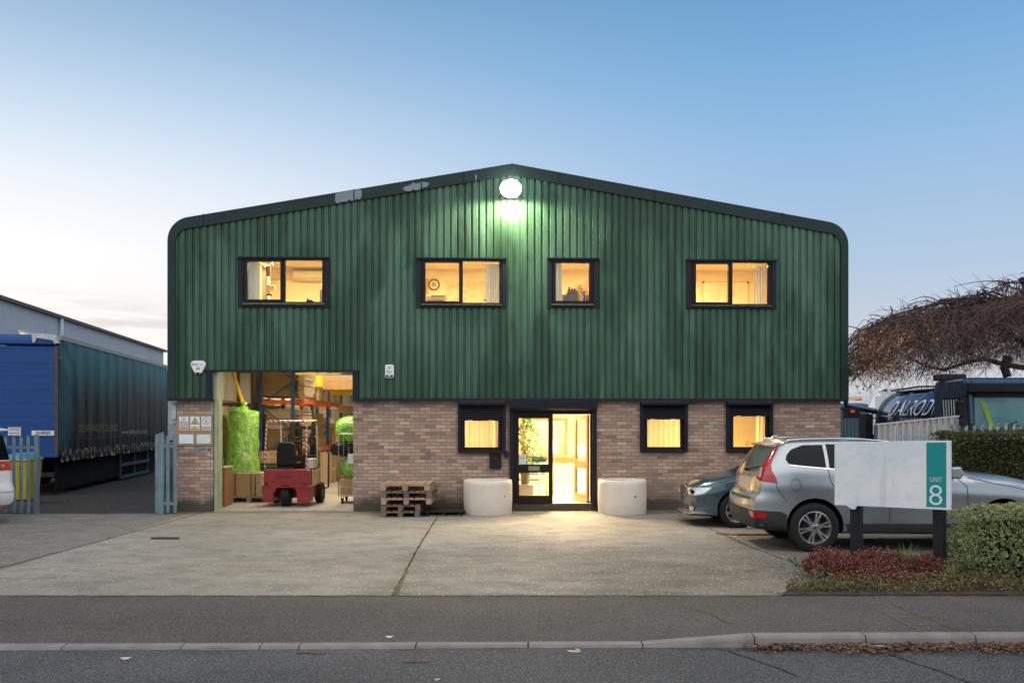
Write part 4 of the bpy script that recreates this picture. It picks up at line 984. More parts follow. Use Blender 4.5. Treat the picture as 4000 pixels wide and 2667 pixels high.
# ---- concrete ring planters
M_RING = mat('cream_painted_concrete', (.62, .57, .50), .8, 0, .06, 2.2, .25, 90, dirt=.22, dcol=(.40, .37, .31), bd=.006)
def ring_planter(x, y, lab, seed):
    t_ = thing('planter', lab, 'planter', T(x, y, 0), 'concrete ring planters beside the entrance'); rr = random.Random(seed); ro = .515; n = 64
    prof = [(ro * .975, 0), (ro * .985, .02), (ro, .3), (ro, .62), (ro * .985, .70), (ro * .955, .712), (ro * .90, .705), (ro * .87, .67), (ro * .86, .45)]
    V = []; 
    for k, (r, z) in enumerate(prof):
        for j in range(n):
            a = 2 * PI * j / n; e = .004 * noise.noise(Vector((3 * math.cos(a), 3 * math.sin(a), z * 4 + seed)))
            if k in (4, 5) : e -= .006 * max(0, noise.noise(Vector((9 * math.cos(a), 9 * math.sin(a), seed))) - .1)
            V.append(((r + e) * math.cos(a), (r + e) * math.sin(a), z + (e if k > 3 else 0)))
    b = MB(); b.add(V, [(i * n + j, i * n + (j + 1) % n, (i + 1) * n + (j + 1) % n, (i + 1) * n + j) for i in range(len(prof) - 1) for j in range(n)])
    b.build('ring_wall', M_RING, t_, smooth=True)
    b = MB(); b.add([(ro * .865 * math.cos(2 * PI * j / 32), ro * .865 * math.sin(2 * PI * j / 32), .52 + .02 * rr.random()) for j in range(32)] + [(0, 0, .55)], [(j, (j + 1) % 32, 32) for j in range(32)])
    b.build('soil', mat('dark_soil', (.05, .04, .03), .95, 0, .4, 9, .8, 30, bd=.02), t_, smooth=True)
    return t_
def plug(t_, ang, z, r=.02):
    x, y = .516 * math.cos(ang), .516 * math.sin(ang); b = MB(); b.tube([(x * .985, y * .985, z), (x * 1.004, y * 1.004, z)], r, 12); b.build('lifting_hole', M_INK, t_)
p1 = ring_planter((1906 - 2000) / F * 19.0, 18.96, 'cream concrete ring left of the entrance steps', 3); plug(p1, -PI / 2 + math.asin(.70), .39, .016); plug(p1, -PI / 2 - math.asin(.97), .40, .016)
p2 = ring_planter(2430.5 / F * 19.02 - 2000 / F * 19.02, 19.03, 'cream concrete ring right of the entrance, with a chipped rim', 8); plug(p2, -PI / 2 + math.asin(.42), .385, .022)

# ---- pallets
def pallet(w, d, h, m, lab, M, group=None, blue=False, seed=0, open_=False):
    t_ = thing('pallet', lab, 'pallet', M, group); rr = random.Random(seed)
    n = 9 if w > .9 else 7
    pm_ = [m]
    b = MB(); sw = .1 if n == 9 else .095
    for i in range(n):
        x = (w - sw) * i / (n - 1); j = rr.uniform(-.006, .006); b.box(x + j, x + sw + j - (.02 if i % 2 else 0), rr.uniform(0, .008), d - rr.uniform(0, .008), h - .022, h)
    b.build('deck', m, t_, bevel=.002)
    b = MB()
    for y in (0, d / 2 - .05, d - .1): b.box(0, w, y, y + .1, h - .044, h - .0225)
    b.build('cross_board', m, t_, bevel=.002)
    b = MB()
    for i, x in enumerate((0, w / 2 - .055, w - .11)):
        for y in (0.002, d / 2 - .06, d - .122):
            if blue and i == 2 and y < .01: continue
            b.box(x + .003, x + .112, y, y + .12, .022, h - .0445)
    b.build('block', m, t_, bevel=.003)
    if blue: b = MB(); b.box(w - .107, w + .002, .002, .12, .022, h - .0445); tag(b.build('block', mat('blue_painted_block', (.05, .14, .22), .7, 0, .3, 8, .3, 40, dirt=.5, dcol=(.12, .09, .06)), t_), 'blue painted corner block')
    b = MB()
    for x in (0, w / 2 - .05, w - .1): b.box(x, x + .1, 0, d, 0, .0215)
    b.build('bottom_board', m, t_, bevel=.002)
    return t_
px0 = (1487 - 2000) / F * 18.2
GRP = 'pallets stacked against the brick wall'
pallet(.79, 1.15, .125, M_PALLETD, 'narrow pallet with a blue corner block at the bottom of the outdoor stack', T(px0, 18.2, .002, .01), GRP, True, 1)
pallet(.80, 1.15, .125, M_PALLETD, 'narrow grey brown pallet, second from the bottom of the outdoor stack', T(px0 + .0, 18.22, .13, -.005), GRP, False, 2)
pallet(1.02, 1.15, .135, M_PALLET, 'wide pallet in the middle of the outdoor stack', T(px0 + .005, 18.19, .258, .012), GRP, False, 3)
pallet(1.03, 1.15, .135, M_PALLETD, 'wide darker pallet, second from the top of the outdoor stack', T(px0, 18.21, .396, -.02), GRP, False, 4)
pallet(1.0, 1.15, .14, M_PALLET, 'topmost pallet of the outdoor stack with pale worn deck boards', T(px0 - .01, 18.2, .535, .0), GRP, False, 5)
xa = (1658 - 2000) / F * 18.35
t_ = thing('plastic_pallet', 'low black plastic pallet on the ground between stack and planter', 'pallet', T(xa, 18.35, 0))
b = MB(); b.box(0, .79, 0, .9, .075, .105)
for i in range(9): b.box(.02 + i * .088, .07 + i * .088, .02, .88, .1055, .112)
b.build('deck', M_BLKP, t_, bevel=.003)
b = MB()
for x in (.02, .35, .68):
    for y in (.03, .4, .77): b.box(x, x + .09, y, y + .1, 0, .0745)
b.build('foot', M_BLKP, t_, bevel=.004)
b = MB(); xg = xa + .12
for i in range(9):
    for j in range(5):
        b.cbox((xg + .3 * (i / 8), 18.3 + .09 * j, .012), (.02, .08, .02)); b.cbox((xg + .36 + .25 * (i / 8), 18.3 + .09 * j, .012), (.018, .08, .02))
b2 = MB(); b2.box(xg - .03, xg + .65, 18.27, 18.72, .003, .01); 
t_ = thing('floor_grating', 'worn yellowish grating on the ground under the black plastic pallet', 'grating', T(0, 0, 0)); b.build('bars', mat('mossy_grating', (.22, .21, .10), .8), t_); b2.build('tray', M_JNT, t_)

# ---- behind the windows
def blinds(u0, u1, w, z0, z1, n, ang, lab, lean=0.0):
    t_ = thing('vertical_blind', lab, 'blind', MF @ T(0, w, 0)); sw = .089
    for i in range(n):
        u = u0 + (u1 - u0) * (i + .5) / n; a = ang + .12 * math.sin(i * 2.3)
        M_ = T(u, 0, 0, a); b = MB(); pts = [(-sw / 2, .004), (-sw / 4, -.004), (sw / 4, -.004), (sw / 2, .004)]
        L = lean if i < 1 else lean * .25 * (i % 2)
        V = [M_ @ Vector((x, y, z1)) for x, y in pts] + [M_ @ Vector((x - L, y, z0)) for x, y in pts]
        b.add(V, [(k, k + 1, k + 5, k + 4) for k in range(3)]); b.build('slat', M_BLIND if abs(ang) > .5 else M_BLIND2, t_, smooth=True, fix=False)
    b = MB(); b.box(u0 - .02, u1 + .02, -.02, .02, z1 + .001, z1 + .035); b.build('headrail', M_WHITE, t_); return t_
M_BLIND2 = thinmat('warm_blind_fabric', (.70, .60, .46), .55, .6, .03, .04)
R_ = lambda i: UW[i]['R']
blinds(FU(967, .18), FU(1012, .18), .18, R_(0)[2] - .1, R_(0)[3] - .03, 6, 1.0, 'gathered pale blind at the left of the leftmost upper window')
blinds(FU(1898, .18), FU(1952, .18), .18, R_(1)[2] - .1, R_(1)[3] - .11, 6, 1.05, 'gathered blue grey blind in the window with the octagonal clock')
blinds(FU(2168, .18), FU(2196, .18), .18, R_(2)[2] - .1, R_(2)[3] - .03, 4, 1.0, 'gathered blind at the left of the narrow upper window')
blinds(FU(2948, .18), FU(2998, .18), .18, R_(3)[2] - .1, R_(3)[3] - .11, 5, .9, 'gathered blind beside the whiteboard in the rightmost upper window', .1)
for d, n, lb_ in ((SH[0], 9, 'closed vertical blind glowing in the shuttered window left of the entrance'), (SH[1], 9, 'closed vertical blind glowing in the shuttered window right of the entrance')):
    blinds(d['R'][0] + .0, d['R'][1] - .0, .2, d['R'][2] - .1, 2.28, n, .10, lb_, .03)
d = SH[2]; blinds(FU(2953, .2), FU(2992, .2), .2, d['R'][2] - .1, 2.28, 3, .35, 'drawn back blind at the right of the window behind the silver car')
# low-level light for the ground rooms comes from their ceiling lights; fittings and furniture
def fbox(name, lab, cat, px0, px1, py0, py1, w, depth, m, parts=None, rz=0):
    u0, z1 = FP(px0, py0, w); u1, z0 = FP(px1, py1, w); t_ = thing(name, lab, cat, MF @ T(u0, w, z0, rz)); b = MB(); b.box(0, u1 - u0, 0, depth, 0, z1 - z0); b.build('body', m, t_, bevel=.008); return t_, u1 - u0, z1 - z0
# clock
cu_, cz_ = FP(1695.5, 1112, 4.15); t_ = thing('wall_clock', 'octagonal dark framed wall clock seen through an upper window', 'clock', MF @ T(cu_, 4.17, cz_)); r = .15
o8 = lambda q: [(q * math.cos(R(22.5 + 45 * i)) / math.cos(R(22.5)), q * math.sin(R(22.5 + 45 * i)) / math.cos(R(22.5))) for i in range(8)]
b = MB(); b.prism(o8(r), 'y', -.03, 0); b.build('case', mat('clock_case', (.10, .075, .04), .4), t_, bevel=.008)
b = MB(); disc(b, 0, 0, .107, -.032, 32); b.build('dial', mat('clock_dial', (.6, .5, .33), .6), t_, fix=False)
b = MB(); disc(b, 0, 0, .065, -.034, 28); b.build('centre_disc', mat('clock_centre', (.30, .15, .09), .6), t_, fix=False)
b = MB(); b.beam((0, -.037, 0), (.04, -.037, .02), .002, .008, (0, 1, 0)); b.beam((0, -.037, 0), (.035, -.037, -.035), .002, .006, (0, 1, 0)); b.build('hands', M_PAPER, t_)
u0, z1 = FP(1737, 1097, 4.15); u1, z0 = FP(1896, 1182, 4.15)
tn = NT('wall_chart_print'); tn.base(tn.mix(tn.rng(tn.noise(6, None, 8, .75), .45, .62), (.62, .48, .33), (.44, .30, .20))); tn.set('Roughness', .7)
t_ = thing('wall_map', 'large faded wall map right of the octagonal clock', 'map', MF @ T(u0, 4.19, z0)); b = MB(); b.box(0, u1 - u0, 0, .006, 0, z1 - z0); b.build('sheet', tn.m, t_)
fbox('picture', 'narrow orange framed picture left of the octagonal clock', 'picture', 1664, 1673, 1088, 1146, 4.1, .02, M_PINE)
t_, w_, h_ = fbox('printer', 'beige office printer on the sill of the window with the clock', 'printer', 1664, 1742, 1156, 1178, .5, .4, mat('beige_plastic', (.55, .43, .35), .5)); b = MB(); b.box(.12, w_ - .01, -.02, .41, h_, h_ + .02); b.build('lid', mat('beige_lid', (.40, .32, .27), .5), t_, bevel=.005)
b = MB(); b.box(.02, w_ - .05, -.006, -.001, .02, .03); b.build('paper_slot', M_INK, t_)
fbox('stapler', 'small dark stapler on the desk by the clock window blind', 'stapler', 1889, 1898, 1168, 1175, .35, .05, mat('brown_plastic', (.12, .07, .04), .5))
# air conditioner and fittings, leftmost room
t_, w_, h_ = fbox('air_conditioner', 'wide wall mounted air conditioner in the leftmost upper room', 'air conditioner', 1144, 1300, 1058, 1092, 4.0, .2, mat('warm_white_casing', (.62, .54, .42), .5))
b = MB(); b.box(.02, w_ - .02, -.012, -.001, -.03, .05); b.build('louvre', mat('warm_grey_louvre', (.42, .36, .28), .5), t_, bevel=.006)
b = MB(); b.box(-6.9, -3.3, 4.17, 4.198, FZ(1098, 4.1), FZ(1096, 4.1) + .02); tag(b.build('cable_trunking', mat('trunking', (.5, .42, .3), .6), M=MF), 'long thin trunking along the back wall of the leftmost upper room', 'trunking')
t_, w_, h_ = fbox('glass_screen', 'grey tinted glass screen with pale posts behind the leftmost blind', 'screen', 1023, 1046, 1050, 1170, 2.2, .05, mat('grey_screen', (.20, .19, .18), .4)); 
for x in (-.04, w_): b = MB(); b.box(x, x + .035, -.02, .07, 0, h_ + .12 * (x < 0)); b.build('post', M_CREAM, t_)
b = MB(); b.prism([(-.06, h_ + .14), (w_ + .05, h_ - .02), (w_ + .05, h_ + .08), (-.06, h_ + .26)], 'y', -.05, .1); b.build('canopy_rail', M_CREAM, t_)
t_ = thing('desk_fan', 'pale cylindrical desk fan between the blind and the mullion', 'fan', MF @ T(FU(1052, 1.2), 1.2, FZ(1152, 1.2))); b = MB(); b.lathe([(.001, 0), (.045, 0), (.045, .19), (.001, .19)], None, 20); b.build('column', M_CREAM, t_, smooth=True, autos=40)
b = MB(); b.tube([(0, 0, .14), (.13, 0, .15)], [.045, .05], 14); b.build('head', M_CREAM, t_, autos=40, smooth=True); b = MB(); b.lathe([(.001, -.04), (.07, -.04), (.07, -.01), (.001, 0)], None, 20); b.build('foot', mat('brown_plastic', (.12, .07, .04), .5), t_)
t_ = thing('swivel_bracket', 'white ceiling bracket near the top of the leftmost window', 'bracket', MF @ T(FU(1040, 1.3), 1.3, FZ(1034, 1.3))); b = MB(); b.tube([(-.1, 0, .05), (.0, 0, .03), (.1, 0, -.0), (.13, 0, -.05)], [.05, .06, .05, .04], 10); b.build('arm', M_WHITE, t_, smooth=True)
b = MB(); b.box(.0, .1, -.03, .03, -.3, -.06); b.build('pillar', mat('brown_post', (.22, .15, .1), .6), t_)
t_ = thing('telephone', 'dark desk telephone on the sill of the leftmost window', 'telephone', MF @ T(FU(1195, .3), .3, FZ(1183, .3))); b = MB(); b.prism([(0, 0), (.17, 0), (.13, .045), (.03, .085)], 'y', 0, .15); b.build('base', M_BLKP, t_, bevel=.006)
b = MB(); b.tube([(.02, -.03, .1), (.11, -.03, .04)], .015, 8); b.build('handset', M_WHITE, t_)
fbox('file_stack', 'small stack of grey boxes at the right edge of the leftmost window', 'boxes', 1249, 1262, 1131, 1182, .3, .2, mat('grey_box_card', (.28, .26, .26), .7))
# narrow window room
u0, z0 = FP(2216, 1150, 2.2); t_ = thing('coat_board', 'sloping red brown board with hooks in the narrow upper window', 'board', MF); a = FP(2215.5, 1105, 2.2); c = FP(2295, 1088, 1.6)
b = MB(); b.add([(a[0], 2.2, 4.6), (a[0], 2.2, a[1]), (c[0], 1.6, c[1]), (c[0], 1.6, 4.6), (a[0] + .01, 2.24, 4.6), (a[0] + .01, 2.24, a[1]), (c[0] + .01, 1.64, c[1]), (c[0] + .01, 1.64, 4.6)], [(0, 1, 2, 3), (7, 6, 5, 4), (0, 4, 5, 1), (1, 5, 6, 2), (2, 6, 7, 3)]); b.build('panel', mat('red_brown_board', (.30, .11, .06), .6), t_)
t_, w_, h_ = fbox('storage_box', 'slate grey flat box on the sill of the narrow upper window', 'box', 2199, 2263, 1152, 1176, .3, .3, mat('slate_box', (.13, .14, .17), .6))
b = MB(); b.box(-.005, w_ + .005, -.006, .306, h_, h_ + .012); b.build('lid', mat('pale_lid', (.5, .4, .3), .5), t_)
t_ = thing('cap', 'grey cap lying on the slate grey box', 'cap', MF @ T(FU(2236, .4), .4, FZ(1152, .4) + .015)); b = MB(); b.lathe([(.12, 0), (.125, .03), (.11, .08), (.07, .125), (.001, .14)], T(.02, .03, 0), 20); b.build('crown', mat('grey_cloth', (.17, .16, .15), .9), t_, smooth=True)
b = MB(); b.prism([(-.14, 0), (-.06, 0), (-.08, .09), (-.1, .16), (-.06, .17), (-.04, .05)], 'y', -.02, .02); b.build('peak', mat('dark_grey_cloth', (.09, .09, .1), .9), t_)
t_ = thing('rolled_towel', 'yellow white and blue rolled cloth next to the cap', 'cloth', MF @ T(FU(2265, .3), .3, FZ(1176, .3)))
for k, (x, m_) in enumerate(((-.005, mat('yellow_cloth', (.8, .62, .1), .8)), (.045, mat('white_cloth', (.7, .66, .62), .8)), (.085, mat('blue_cloth', (.1, .14, .4), .8)))):
    b = MB(); b.tube([(x, 0, 0), (x + .01, .01, .15), (x - .01, 0, .33 - .06 * k), (x + .03, 0, .36 - .07 * k)], [.03, .028, .03, .02], 8); b.build('fold', m_, t_, smooth=True)
t_ = thing('basket', 'round wicker basket in the corner of the narrow window', 'basket', MF @ T(FU(2293, .35), .35, FZ(1178, .35))); b = MB(); b.lathe([(.05, 0), (.08, .06), (.085, .12), (.07, .15)], None, 16); b.build('bowl', m_wood('wicker', (.2, .1, .05), (.4, .25, .15)), t_, smooth=True)
b = MB(); b.tube([(-.075, 0, .13), (-.05, 0, .2), (0, 0, .22), (.05, 0, .2), (.075, 0, .13)], .008, 6); b.build('handle', m_wood('wicker', (.2, .1, .05), (.4, .25, .15)), t_)
# whiteboard with handwriting
u0, z1 = FP(2750, 1101, 4.1); u1, _ = FP(2925, 1104, 4.1); z0 = z1 - .9
t_ = thing('whiteboard', 'whiteboard ruled into columns of handwriting, in the rightmost upper room', 'whiteboard', MF @ T(u0, 4.18, z0)); w_, h_ = u1 - u0, z1 - z0
b = MB(); b.box(0, w_, -.01, 0, 0, h_); b.build('surface', mat('whiteboard_face', (.68, .58, .44), .3), t_)
b = MB(); holed(b, -.012, w_ + .012, -.01, h_ + .012, -.02, .0, [(0, w_, .0, h_)]); b.build('rim', mat('pale_rim', (.42, .33, .22), .5), t_)
for x in (0, w_): b = MB(); b.cbox((x, -.02, h_), (.05, .012, .045)); b.build('corner_cap', M_BLKP, t_)
M_PEN = mat('pen_ink', (.25, .13, .06), .7, 0, 0, 3, 0)
b = MB()
for k in range(5): x = w_ * (.13 + .165 * k); b.box(x, x + .004, -.0125, -.0115, .02, h_ - .15)
b.box(.02, w_ * .9, -.013, -.0125, h_ - .20, h_ - .196); b.build('ruled_lines', M_PEN, t_)
rr = random.Random(5)
for k, (x, n) in enumerate(((.02, 1), (.15, 5), (.32, 5), (.49, 6), (.65, 3), (.8, 1))):
    for j in range(n): text_part('handwriting', rr.choice(('nnumm', 'umnnu', 'mwnum un', 'nmu wm')), w_ * x, w_ * (x + rr.uniform(.06, .13)), h_ - .25 - .05 * j, h_ - .232 - .05 * j, -.0135, M_PEN, t_, 0, .3)
for k in range(4): text_part('handwriting', 'nmwu', w_ * (.13 + k * .1), w_ * (.2 + k * .1), h_ - .075, h_ - .06, -.0135, M_PEN, t_, 0, .3)
fbox('notice_board', 'edge of a second pale board at the far left of the rightmost upper window', 'board', 2700, 2731, 1098, 1180, 4.14, .03, mat('pale_board_face', (.70, .55, .42), .5))
fbox('wall_vent', 'small slatted wall vent low in the window behind the silver car', 'vent', 2911, 2929, 1720, 1740, 3.6, .03, mat('vent_brown', (.52, .36, .18), .6))
# reception furniture
t_ = thing('potted_fig', 'leafy weeping fig in a tall pot behind the fixed door glass', 'plant', MF @ T(FU(2052, .75), .75, .15))
b = MB(); b.prism([(-.17, 0), (.17, 0), (.17, .38), (-.17, .38)], 'y', -.17, .17); b.build('pot_stand', mat('cream_box', (.62, .55, .42), .6), t_, bevel=.006)
b = MB(); b.lathe([(.08, .38), (.10, .40), (.12, .7), (.125, .74), (.11, .74), (.11, .7)], None, 20); b.build('pot', mat('grey_brown_pot', (.20, .17, .14), .6), t_, smooth=True)
b = MB(); rr = random.Random(2)
for k in range(5): b.tube([(rr.uniform(-.03, .03), rr.uniform(-.03, .03), .72), (rr.uniform(-.05, .05), rr.uniform(-.05, .05), 1.05), (rr.uniform(-.2, .2), rr.uniform(-.12, .12), 1.5), (rr.uniform(-.28, .3), rr.uniform(-.1, .1), 1.8)], [.012, .01, .007, .004], 6)
b.build('stem', mat('fig_stem', (.22, .15, .09), .8), t_, smooth=True)
def leaves(mb, pts, size, rr, droop=.4, uv=False, wid=.3):
    for p in pts:
        p = Vector(p); d = Vector((rr.gauss(0, 1), rr.gauss(0, 1), rr.gauss(0, .6) - droop)); d.normalize(); sd = d.cross(Vector((rr.gauss(0, 1), rr.gauss(0, 1), rr.gauss(0, 1)))); sd.normalize(); s = size * rr.uniform(.6, 1.2); up_ = d.cross(sd) * s * .12
        mb.add([p, p + d * s * .5 + sd * s * wid + up_, p + d * s, p + d * s * .5 - sd * s * wid + up_, p + d * s * .5], [(0, 1, 4), (1, 2, 4), (2, 3, 4), (3, 0, 4)])
P = []
for i in range(1050):
    a = rr.uniform(0, 2 * PI); h = rr.random(); q = rr.random() ** .5; wdt = (.14 + .32 * math.sin(min(1, h * 1.15) * PI)) 
    P.append((math.cos(a) * q * wdt + .07 * math.sin(h * 9), math.sin(a) * q * .26, .80 + h * 1.12))
for i in range(60): P.append((rr.uniform(-.2, .2), rr.uniform(-.2, .0), rr.uniform(.62, .85)))
b = MB(); leaves(b, P, .075, rr, .9); b.build('foliage', leafmat('fig_leaves', [(.04, .09, .02), (.10, .20, .04), (.18, .30, .07), (.06, .14, .04)], .35), t_, fix=False)
M_CHW = m_wood('chair_wood', (.45, .27, .12), (.55, .36, .18), .1); M_CHF = mat('grey_blue_upholstery', (.12, .15, .17), .9)
t_ = thing('waiting_chair', 'wooden armchair with grey blue seat inside the reception', 'chair', MF @ T(FU(2078, 2.0), 2.0, .15, R(-25)))
b = MB(); b.box(-.26, .26, -.25, .25, .38, .45); b.build('seat', M_CHF, t_, bevel=.02)
b = MB(); b.box(-.24, .24, .22, .27, .5, .82); b.build('backrest', M_CHF, t_, bevel=.02)
for s_ in (-1, 1):
    b = MB(); b.tube([(s_ * .29, -.27, 0), (s_ * .29, -.25, .55), (s_ * .29, -.2, .66), (s_ * .29, -.05, .68), (s_ * .29, .25, .66)], .02, 8); b.build('arm_frame', M_CHW, t_, smooth=True)
    b = MB(); b.tube([(s_ * .26, .3, 0), (s_ * .26, .25, .85)], .018, 8); b.build('leg', M_CHW, t_, smooth=True)
t_ = thing('desk_printer', 'pale box shaped machine on the hatch counter', 'printer', MF @ T(FU(2180, 4.3), 4.35, hz0)); b = MB(); b.box(-.25, 0, 0, .3, 0, .4); b.build('body', M_WHITE, t_, bevel=.02); b = MB(); b.box(.1, .3, 0, .2, 0, .2); b.prism([(.08, .2), (.32, .2), (.26, .34), (.14, .34)], 'y', 0, .2); b.build('tray', M_PALE, t_, bevel=.01)
fbox('wall_notice', 'pale framed notice on the reception wall beside the open door', 'notice', 2236, 2244, 1652, 1702, 3.9, .02, mat('notice_edge', (.5, .4, .25), .6))
t_ = thing('water_cooler', 'cream water cooler behind the open glass door', 'water cooler', MF @ T(FU(2283, 1.4), 1.9, .15)); b = MB(); b.box(-.15, .15, -.15, .15, 0, .85); b.build('body', M_WHITE, t_, bevel=.02); b = MB(); b.lathe([(.05, .85), (.05, .9), (.13, .95), (.13, 1.2), (.001, 1.22)], None, 20); b.build('bottle', mat('bottle_plastic', (.5, .55, .55), .2), t_, smooth=True)
# ------------------------------------------------------------ goods inside the loading doorway
M_RBLUE = mat('rack_blue_paint', (.03, .10, .26), .45, 0, .15, 5, .05, 40, dirt=.25); M_RORG = mat('rack_orange_paint', (.70, .16, .035), .45, 0, .12, 5, .05, 40, dirt=.2)
M_YPIPE = mat('yellow_paint', (.78, .52, .04), .45, 0, .1, 4, .05, 30, dirt=.15)
def L2(px, w): return FU(px, w)
rack = thing('pallet_rack', 'blue and orange pallet racking running back from the loading doorway', 'racking', MF)
wq = [4.5, 7.2, 9.9, 12.6, 15.3]; ua, ub = L2(1018, 4.5), L2(1144, 4.5)
for w in wq:
    for u_ in (ua, ub):
        b = MB(); b.box(u_ - .045, u_ + .045, w - .04, w + .04, .036, 4.4); b.box(u_ - .07, u_ + .07, w - .07, w + .07, .036, .045); b.build('upright', M_RBLUE, rack, bevel=.004)
for w in wq[:3]:
    for k in range(6):
        z = .35 + k * .68; b = MB(); p, q = ((ua, ub) if k % 2 else (ub, ua)); b.beam((p, w + .005, z), (q, w + .005, z + .62), .035, .02, (0, 1, 0)); b.build('brace', M_RBLUE, rack)
for i, (w0, w1) in enumerate(zip(wq, wq[1:])):
    for z in ([.25, 1.05, 2.45] if i % 2 == 0 else [1.05, 2.45, 3.0]):
        for u_ in (ua, ub):
            b = MB(); b.box(u_ - .025, u_ + .025, w0 + .045, w1 - .045, z, z + .11); b.box(u_ - .055, u_ + .055, w0 + .041, w0 + .047, z - .04, z + .15); b.box(u_ - .055, u_ + .055, w1 - .047, w1 - .041, z - .04, z + .15); b.build('beam', M_RORG, rack, bevel=.003)
rr = random.Random(11)
# short visible front beam tying the two near uprights at level two
b = MB(); b.box(ua + .05, ub - .05, 4.45, 4.5, 2.40, 2.51); b.build('beam', M_RORG, rack)
def carton(u0, u1, w0, w1, z0, z1, lab, cat='box', m=None, name='carton', grp=None, rz=0, tape=True):
    cu, cw = (u0 + u1) / 2, (w0 + w1) / 2; t_ = thing(name, lab, cat, MF @ T(cu, cw, z0, rz), grp)
    a, c, h = (u1 - u0) / 2, (w1 - w0) / 2, z1 - z0; b = MB(); b.box(-a, a, -c, c, 0, h); b.build('box', m or M_CARD, t_, bevel=.006)
    if tape: b = MB(); b.box(-a - .001, a + .001, -c - .002, -c - .0005, h * .47, h * .56); b.box(-.03, .03, -c - .003, -c - .001, 0, h); b.build('tape', M_PALE, t_)
    return t_
def layered(u0, u1, w0, w1, z0, z1, lab, seed=0, m=None, step=.045, ragged=.03):
    r_ = random.Random(seed); b = MB(); z = z0; t_ = None
    cu, cw = (u0 + u1) / 2, (w0 + w1) / 2
    while z < z1 - .01:
        h = min(step * r_.uniform(.6, 1.4), z1 - z); d0, d1, d2, d3 = (r_.uniform(0, ragged) for _ in range(4))
        b.box(u0 - cu + d0, u1 - cu - d1, w0 - cw + d2, w1 - cw - d3, z - z0 + .002, z - z0 + h); z += h
    return tag(b.build('cardboard_stack', m or M_CARDL, M=MF @ T(cu, cw, z0)), lab, 'cardboard stack', 'cardboard stacks on the racking')
layered(ua - .35, ub - .04, 4.62, 6.9, 2.62, 3.9, 'tall stack of brown sheets filling the top of the first rack bay', 1, step=.06, ragged=.02)
layered(ub + .06, ub + .28, 4.7, 6.0, 2.62, 3.9, 'ragged ends of folded card overhanging the first rack bay at the top', 2, M_PALE, .035, .06)
layered(ub + .06, ub + .12, 6.5, 7.1, 2.75, 4.1, 'pale upright bundle beside the second upright, near the ceiling', 3, M_PALE, .03, .03)
layered(ua + .1, ub - .05, 4.6, 6.6, 1.75, 2.0, 'flat wrapped packs on the middle level of the first bay', 4, M_PALE, .08, .05)
layered(ua + .05, ub - .06, 4.6, 6.8, 2.02, 2.28, 'wrapped flat packs lying highest on the middle level', 5, M_PALE, .10, .09)
layered(ua + .12, ub - .06, 4.65, 6.9, 1.17, 1.72, 'brown sheets stacked behind the forklift guard at middle height', 6)
layered(ub + .06, ub + .17, 4.9, 6.4, 1.17, 2.25, 'ragged pale card edges right of the near uprights', 7, M_PALE, .03, .10)
layered(ub - .4, ub - .05, 7.5, 9.6, 1.18, 2.2, 'mixed card bundles in the second bay at middle height', 8, M_CARD, .07, .08)
layered(ua + .1, ub - .06, 4.6, 6.9, .36, .98, 'brown sheets near the floor behind the forklift seat', 9)
for k in range(8):
    w = 7.5 + k * .62; u_ = ub - .16 + .02 * (k % 3); hgt = (.62, .75, .5, .8, .7, .55, .6, .66)[k]
    carton(u_ - .35, u_ + .12 + .05 * (k % 2), w, w + .5, 2.58, 2.58 + hgt, ('tall narrow carton', 'pale upright carton', 'lower brown carton', 'tall pale carton', 'leaning brown carton', 'short wrapped carton', 'rear brown carton', 'rearmost pale carton')[k] + ' on the upper rack beams, ' + ('nearest', 'second', 'third', 'fourth', 'fifth', 'sixth', 'seventh', 'furthest')[k] + ' to the doorway', m=(M_CARD, M_PALE)[k % 2], grp='cartons on the upper rack level')
for k in range(5):
    w = 9.9 + k * .9; carton(ub - .45, ub - .04, w, w + .6, 1.18, 1.18 + (.8, .55, .7, .5, .65)[k], ('brown carton', 'wrapped pale carton', 'brown carton with tape', 'low pale carton', 'far brown carton')[k] + ' on the middle rack beams, ' + ('nearest', 'second', 'third', 'fourth', 'last')[k] + ' of its row', m=(M_CARD, M_PALE)[(k + 1) % 2], grp='cartons on the middle rack level')
for k in range(5):
    w = 8.3 + k * .85; u_ = ub + .22 + .05 * k; carton(u_ - .18, u_ + .10, w, w + .5, .036, .036 + (.95, .8, 1.0, .7, .85)[k], ('tall plain carton', 'pale leaning carton', 'tallest brown carton', 'shorter pale carton', 'far brown carton')[k] + ' standing before the racking, ' + ('first', 'second', 'third', 'fourth', 'fifth')[k] + ' from the forklift', m=(M_PALE, M_CARD)[k % 2], grp='cartons on the floor before the racking')
# things under the mezzanine edge further right
mz = thing('mezzanine_edge', 'raised platform edge with treadplate and brown fascia at the doorway top right', 'platform', MF)
x0, x1 = L2(1258, 8), L2(1480, 8); b = MB(); b.box(x0, x1, 8, 13, FZ(1487, 8), FZ(1466, 8)); b.build('treadplate', mat('treadplate', (.35, .27, .18), .4, .4, .1, 30, .4, 60), mz)
b = MB(); b.box(x0, x1, 7.95, 8.0, FZ(1522, 8), FZ(1488, 8)); b.build('fascia', m_wood('brown_fascia', (.30, .17, .06), (.42, .25, .10), .3, (3, 3, 3)), mz)
b = MB(); b.box(L2(1295, 8.4), x1, 8.4, 8.6, FZ(1542, 8.4), FZ(1524, 8.4)); b.build('yellow_beam', M_YPIPE, mz)
b = MB(); b.tube([(L2(1240, 7.6), 7.6, FZ(1465, 7.6)), (L2(1240, 7.6), 7.6, FZ(1512, 7.6))], .16, 18); tag(b.build('air_receiver', M_YPIPE, M=MF, smooth=True, autos=40), 'yellow round tank end hanging high between racking and platform', 'tank')
